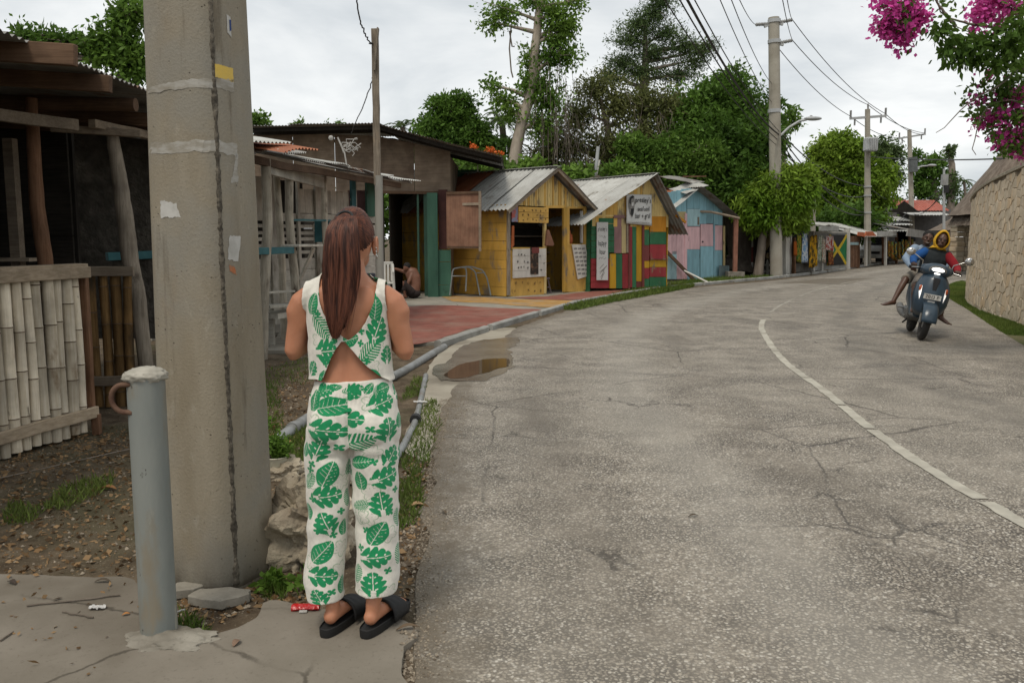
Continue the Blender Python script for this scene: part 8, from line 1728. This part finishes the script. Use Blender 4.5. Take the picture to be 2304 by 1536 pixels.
# beaten earth shoulder where the verge meets the far bend is left bare
def pxpoly(l): return [G(*p).xy for p in l]
GR = [([(895, 1050), (905, 1000), (935, 955), (955, 905), (985, 905), (990, 960), (965, 1040), (935, 1075)], 1600, .07), ([(890, 1200), (900, 1090), (945, 1060), (950, 1120), (935, 1180)], 700, .06), ([(600, 1030), (640, 970), (690, 950), (690, 1040), (640, 1060)], 1500, .09), ([(590, 960), (600, 850), (625, 880), (640, 960), (610, 1000)], 500, .12), ([(900, 905), (930, 850), (960, 850), (955, 890)], 600, .06), ([(100, 1150), (130, 1100), (260, 1060), (250, 1095), (150, 1150)], 700, .05), ([(0, 1180), (20, 1130), (110, 1140), (60, 1180)], 300, .05), ([(590, 1345), (610, 1280), (650, 1310), (640, 1345)], 160, .06), ([(390, 1425), (410, 1370), (470, 1400), (450, 1430)], 160, .04), ([(590, 840), (660, 810), (760, 800), (700, 860), (600, 880)], 700, .06)]
allp = np.vstack([np.array(poly_points(pxpoly(p), n)) for p, n, h in GR]); grass('weeds', 'tufts of green weeds scattered over the dirt verge by the pipes', allp, .06, LF_gr, None, .55)
kp = [([(1265, 700), (1300, 688), (1380, 672), (1480, 655), (1560, 642), (1560, 648), (1480, 664), (1380, 682), (1300, 700)], 7000), ([(1370, 668), (1470, 650), (1560, 637), (1600, 632), (1560, 640), (1470, 656)], 5000), ([(1500, 640), (1600, 628), (1740, 622), (1740, 626), (1620, 636), (1520, 645)], 3500)]
grass('kerb_grass', 'grass growing along both sides of the kerb by the striped shack', np.vstack([poly_points(pxpoly(p), n) for p, n in kp]), .13, LF_gr, .01, .55)
# broad-leaf weeds at the pole foot
for k, (px, py, n) in enumerate(((622, 1318, 26), (600, 960, 20), (690, 1330, 14))):
    b = G(px, py); w_ = thing('weed_plant', ('leafy weed sprouting at the right foot of the big pole', 'tall weed beside the pole and the grey pipe', 'small leafy weed behind the red wrapper')[k], 'weed', (b.x, b.y, ground_z(b.x, b.y))); foliage('leaves', [((0, 0, .04), (.07, .06, .03))], n*4, LF_bright, w_, .045, .36, 4, -.2, 1., .9); mb = MB(); mb.tube([V(0, 0, -.01), V(0, 0, .05)], .003, 5); mb.build('stem', LF_bright, w_)
# dead leaves and pebbles: nobody could count them
t = NT('dead_leaf'); g = t.n.new('ShaderNodeNewGeometry'); r_ = g.outputs['Random Per Island']; M_dead = t.done(t.mix(r_, t.mix(t.math('FRACT', t.math('MULTIPLY', r_, 7.3)), (.055, .035, .02), (.21, .12, .055)), (.29, .19, .10)), .9, .15)
DP = [([(0, 1290), (0, 1040), (180, 960), (330, 950), (360, 1000), (380, 1290)], 2400), ([(600, 1300), (590, 900), (690, 830), (690, 1300)], 900), ([(900, 1360), (905, 1040), (960, 1000), (960, 1100), (935, 1360)], 420), ([(380, 1420), (400, 1300), (620, 1290), (700, 1330), (690, 1365), (600, 1360)], 500), ([(0, 1536), (0, 1300), (300, 1310), (330, 1400), (200, 1536)], 45), ([(600, 820), (700, 800), (880, 850), (880, 900), (700, 930)], 240)]
pts = np.vstack([poly_points(pxpoly(p), n) for p, n in DP]); n = len(pts); onpad = inpoly(pts, PADQ); z = np.array([ground_z(*p) for p in pts])+.006; z[onpad] = .035
d = unit(np.c_[NP.normal(size=(n, 2)), NP.normal(size=n)*.22]); l = NP.uniform(.012, .055, n)*NP.uniform(.5, 1, n); me = leaf_mesh('litter', np.c_[pts, z], d, l, l*NP.uniform(.12, .38, n), .5); tag(obj('leaf_litter', me, M_dead), 'dry brown leaf litter strewn over the dirt beside the stalls', 'leaves', kind='stuff')
def scatter_stones(name, label, polys, lo, hi, m, zf_=None):
    pts = np.vstack([poly_points(pxpoly(p), n) for p, n in polys]); n = len(pts); base = np.array([(1, 0, 0), (-1, 0, 0), (0, 1, 0), (0, -1, 0), (0, 0, .8), (0, 0, -.6)]); f0 = np.array([(0, 2, 4), (2, 1, 4), (1, 3, 4), (3, 0, 4)]); r = lo+(hi-lo)*NP.uniform(0, 1, n)**3; onpad = inpoly(pts, PADQ)
    z = np.array([ground_z(*p) for p in pts]) if zf_ is None else np.full(n, zf_); z[onpad] = .03
    J = base[None]*r[:, None, None]*NP.uniform(.65, 1.3, (n, 6, 3)); a = NP.uniform(0, 6.28, n); c, s = np.cos(a)[:, None], np.sin(a)[:, None]; X_, Y_ = J[:, :, 0]*c-J[:, :, 1]*s, J[:, :, 0]*s+J[:, :, 1]*c
    v = np.stack([X_+pts[:, :1], Y_+pts[:, 1:], J[:, :, 2]+z[:, None]+r[:, None]*.25], 2).reshape(-1, 3); f = (f0[None]+np.arange(n)[:, None, None]*6).reshape(-1, 3); return tag(obj(name, np_mesh(name, v, f, False), m), label, 'pebbles', kind='stuff')
t = NT('pebble'); g = t.n.new('ShaderNodeNewGeometry'); M_peb = t.done(t.mix(g.outputs['Random Per Island'], (.09, .07, .05), (.32, .27, .205)), .9, .2)
scatter_stones('pebbles', 'loose pale pebbles on the dirt between the pole and the road', [(DP[0][0], 1000), (DP[1][0], 800), ([(895, 1370), (905, 1040), (960, 960), (975, 1100), (945, 1380)], 1800), (DP[3][0], 500), ([(905, 1540), (905, 1440), (960, 1420), (960, 1540)], 350), (DP[5][0], 400)], .002, .014, M_peb)
scatter_stones('road_grit', 'loose grit and chippings along the ragged edge of the road', [([(940, 1536), (935, 1380), (960, 1100), (1000, 900), (1060, 880), (1020, 1100), (1010, 1400), (1020, 1536)], 2600), ([(935, 1536), (932, 1380), (955, 1100), (990, 900), (1015, 900), (980, 1100), (965, 1380), (970, 1536)], 3800), ([(1000, 900), (1100, 800), (1300, 700), (1340, 705), (1180, 800), (1060, 900)], 900)], .0015, .007, M_peb, .014)
# small things lying about
def litter_leaf(label, px, py, L, col, ang, z=None, wd=.5):
    b = G(px, py); z0 = (.034 if inpoly(np.array([[b.x, b.y]]), PADQ)[0] else ground_z(b.x, b.y)+.006) if z is None else z; P = []
    for i in range(7):
        s = i/6; w = L*wd*math.sin(math.pi*min(1, s*.93+.04))**.8/2; P.append([V((s-.5)*L, k*w, .012*math.sin(s*3)*L/.08+abs(k)*w*.45) for k in (-1, -.5, 0, .5, 1)])
    mb = MB(); mb.grid(P); o = mb.build('fallen_leaf', mat('leaf_col', col, rnd=0, rough=.8, bump=.3, bs=80), None, 60); o.location = (b.x, b.y, z0); o.rotation_euler = (0, 0, ang); o.modifiers.new('t', 'SOLIDIFY').thickness = .0012; tag(o, label, 'leaf', 'single fallen leaves')
litter_leaf('orange brown curled leaf on the dirt near the bamboo wall', 243, 1102, .10, (.27, .13, .05), .1); litter_leaf('tan dry leaf lying in the grass by the flower pot', 652, 1000, .09, (.36, .20, .09), 1.1); litter_leaf('tan curled leaf on the verge at the road edge', 938, 1142, .10, (.36, .23, .12), .3); litter_leaf('yellow leaf at the hem of the printed trousers', 893, 1316, .05, (.5, .3, .05), .9); litter_leaf('pinkish dry leaf on the concrete lip by the sandals', 880, 1387, .07, (.25, .15, .10), -.2); litter_leaf('long brown dry leaf on the slab corner by the road', 918, 1433, .09, (.13, .09, .055), .25, None, .25); litter_leaf('small orange leaf beside the bollard footing', 285, 1400, .03, (.42, .19, .06), .4); litter_leaf('brown seed pod on the slab before the footing', 533, 1466, .05, (.20, .13, .09), 1.4)
litter_leaf('grey brown leaf on the far slab behind the bollard', 232, 1325, .07, (.09, .07, .05), .0, None, .3); litter_leaf('dark curled leaf at the left end of the slab', 28, 1328, .06, (.06, .045, .035), 2.6, None, .4); litter_leaf('brown leaf flake on the asphalt in the left lane', 1560, 1168, .06, (.08, .06, .04), .2, .018, .3); litter_leaf('brown leaf flake on the asphalt near the road edge', 1000, 1160, .06, (.10, .075, .05), 2., .018, .3)
b = G(688, 1371, .03); wr_ = thing('candy_wrapper', 'shiny red crumpled wrapper on the slab beside the sandals', 'wrapper', (b.x, b.y, .032), rad(3)); P = []
for i in range(13): P.append([V(-.055+.11*i/12, .018*math.cos(a)*(1+.25*RND.random()), .010+.010*math.sin(a)*(1+.4*RND.random())) for a in np.linspace(0, 6.28, 9)[:-1]])
mb = MB(); mb.grid(P, False, True); mb.build('foil', mat('red_foil', (.45, .012, .012), rough=.25, rnd=0, bump=.4, bs=60, spec=.5), wr_); mb = MB(); mb.box((-.005, -.028, .004), (.03, .012, .006)); mb.build('white_corner', M_paper, wr_)
for lab, px, py, sc_ in (('crumpled white paper scrap lying across the thin pipe', 946, 917, .13), ('torn clear plastic scrap on the slab left of the bollard', 220, 1386, .07)):
    b = G(px, py); z0 = .05 if px > 900 else .034; o = thing('paper_scrap', lab, 'scrap', (b.x, b.y, z0)); P = []
    for i in range(9): P.append([V((i/8-.5)*sc_*(1-.5*abs(j/5-.5)), (j/5-.5)*sc_*.45, .012*noise.noise((i*.7, j*.9, px))+.008) for j in range(6)])
    mb = MB(); mb.grid(P); k = mb.build('sheet', mat('scrap_white', (.55, .54, .52), rnd=0, rough=.5), o); k.modifiers.new('t', 'SOLIDIFY').thickness = .0015
for lab, p, q in (('dry twig on the slab left of the bollard', (490-220, 1318+20), (60, 1362)), ('thin dry stick lying in the dirt behind the slab', (0, 1075), (290, 1010)), ('broken twig at the left slab corner', (0, 1440), (30, 1420)), ('short twig near the plastic scrap', (140, 1375), (210, 1388)), ('thin white straw at the foot of the pole', (388, 1378), (416, 1370))):
    a, b = G(*p, .036), G(*q, .036)
    if 'dirt' in lab: a, b = G(*p, .012), G(*q, .012)
    if (a-b).length > .5 and 'slab' in lab and 'behind' not in lab: b = a.lerp(b, .45)
    mb = MB(); mb.tube([a.lerp(b, f)+V(0, .012*noise.noise((f*5, p[0], 1)), 0) for f in np.linspace(0, 1, 8)], .0035, 6); tag(mb.build('twig', M_bark if 'white' not in lab else M_plas, None, 60), lab, 'twig')
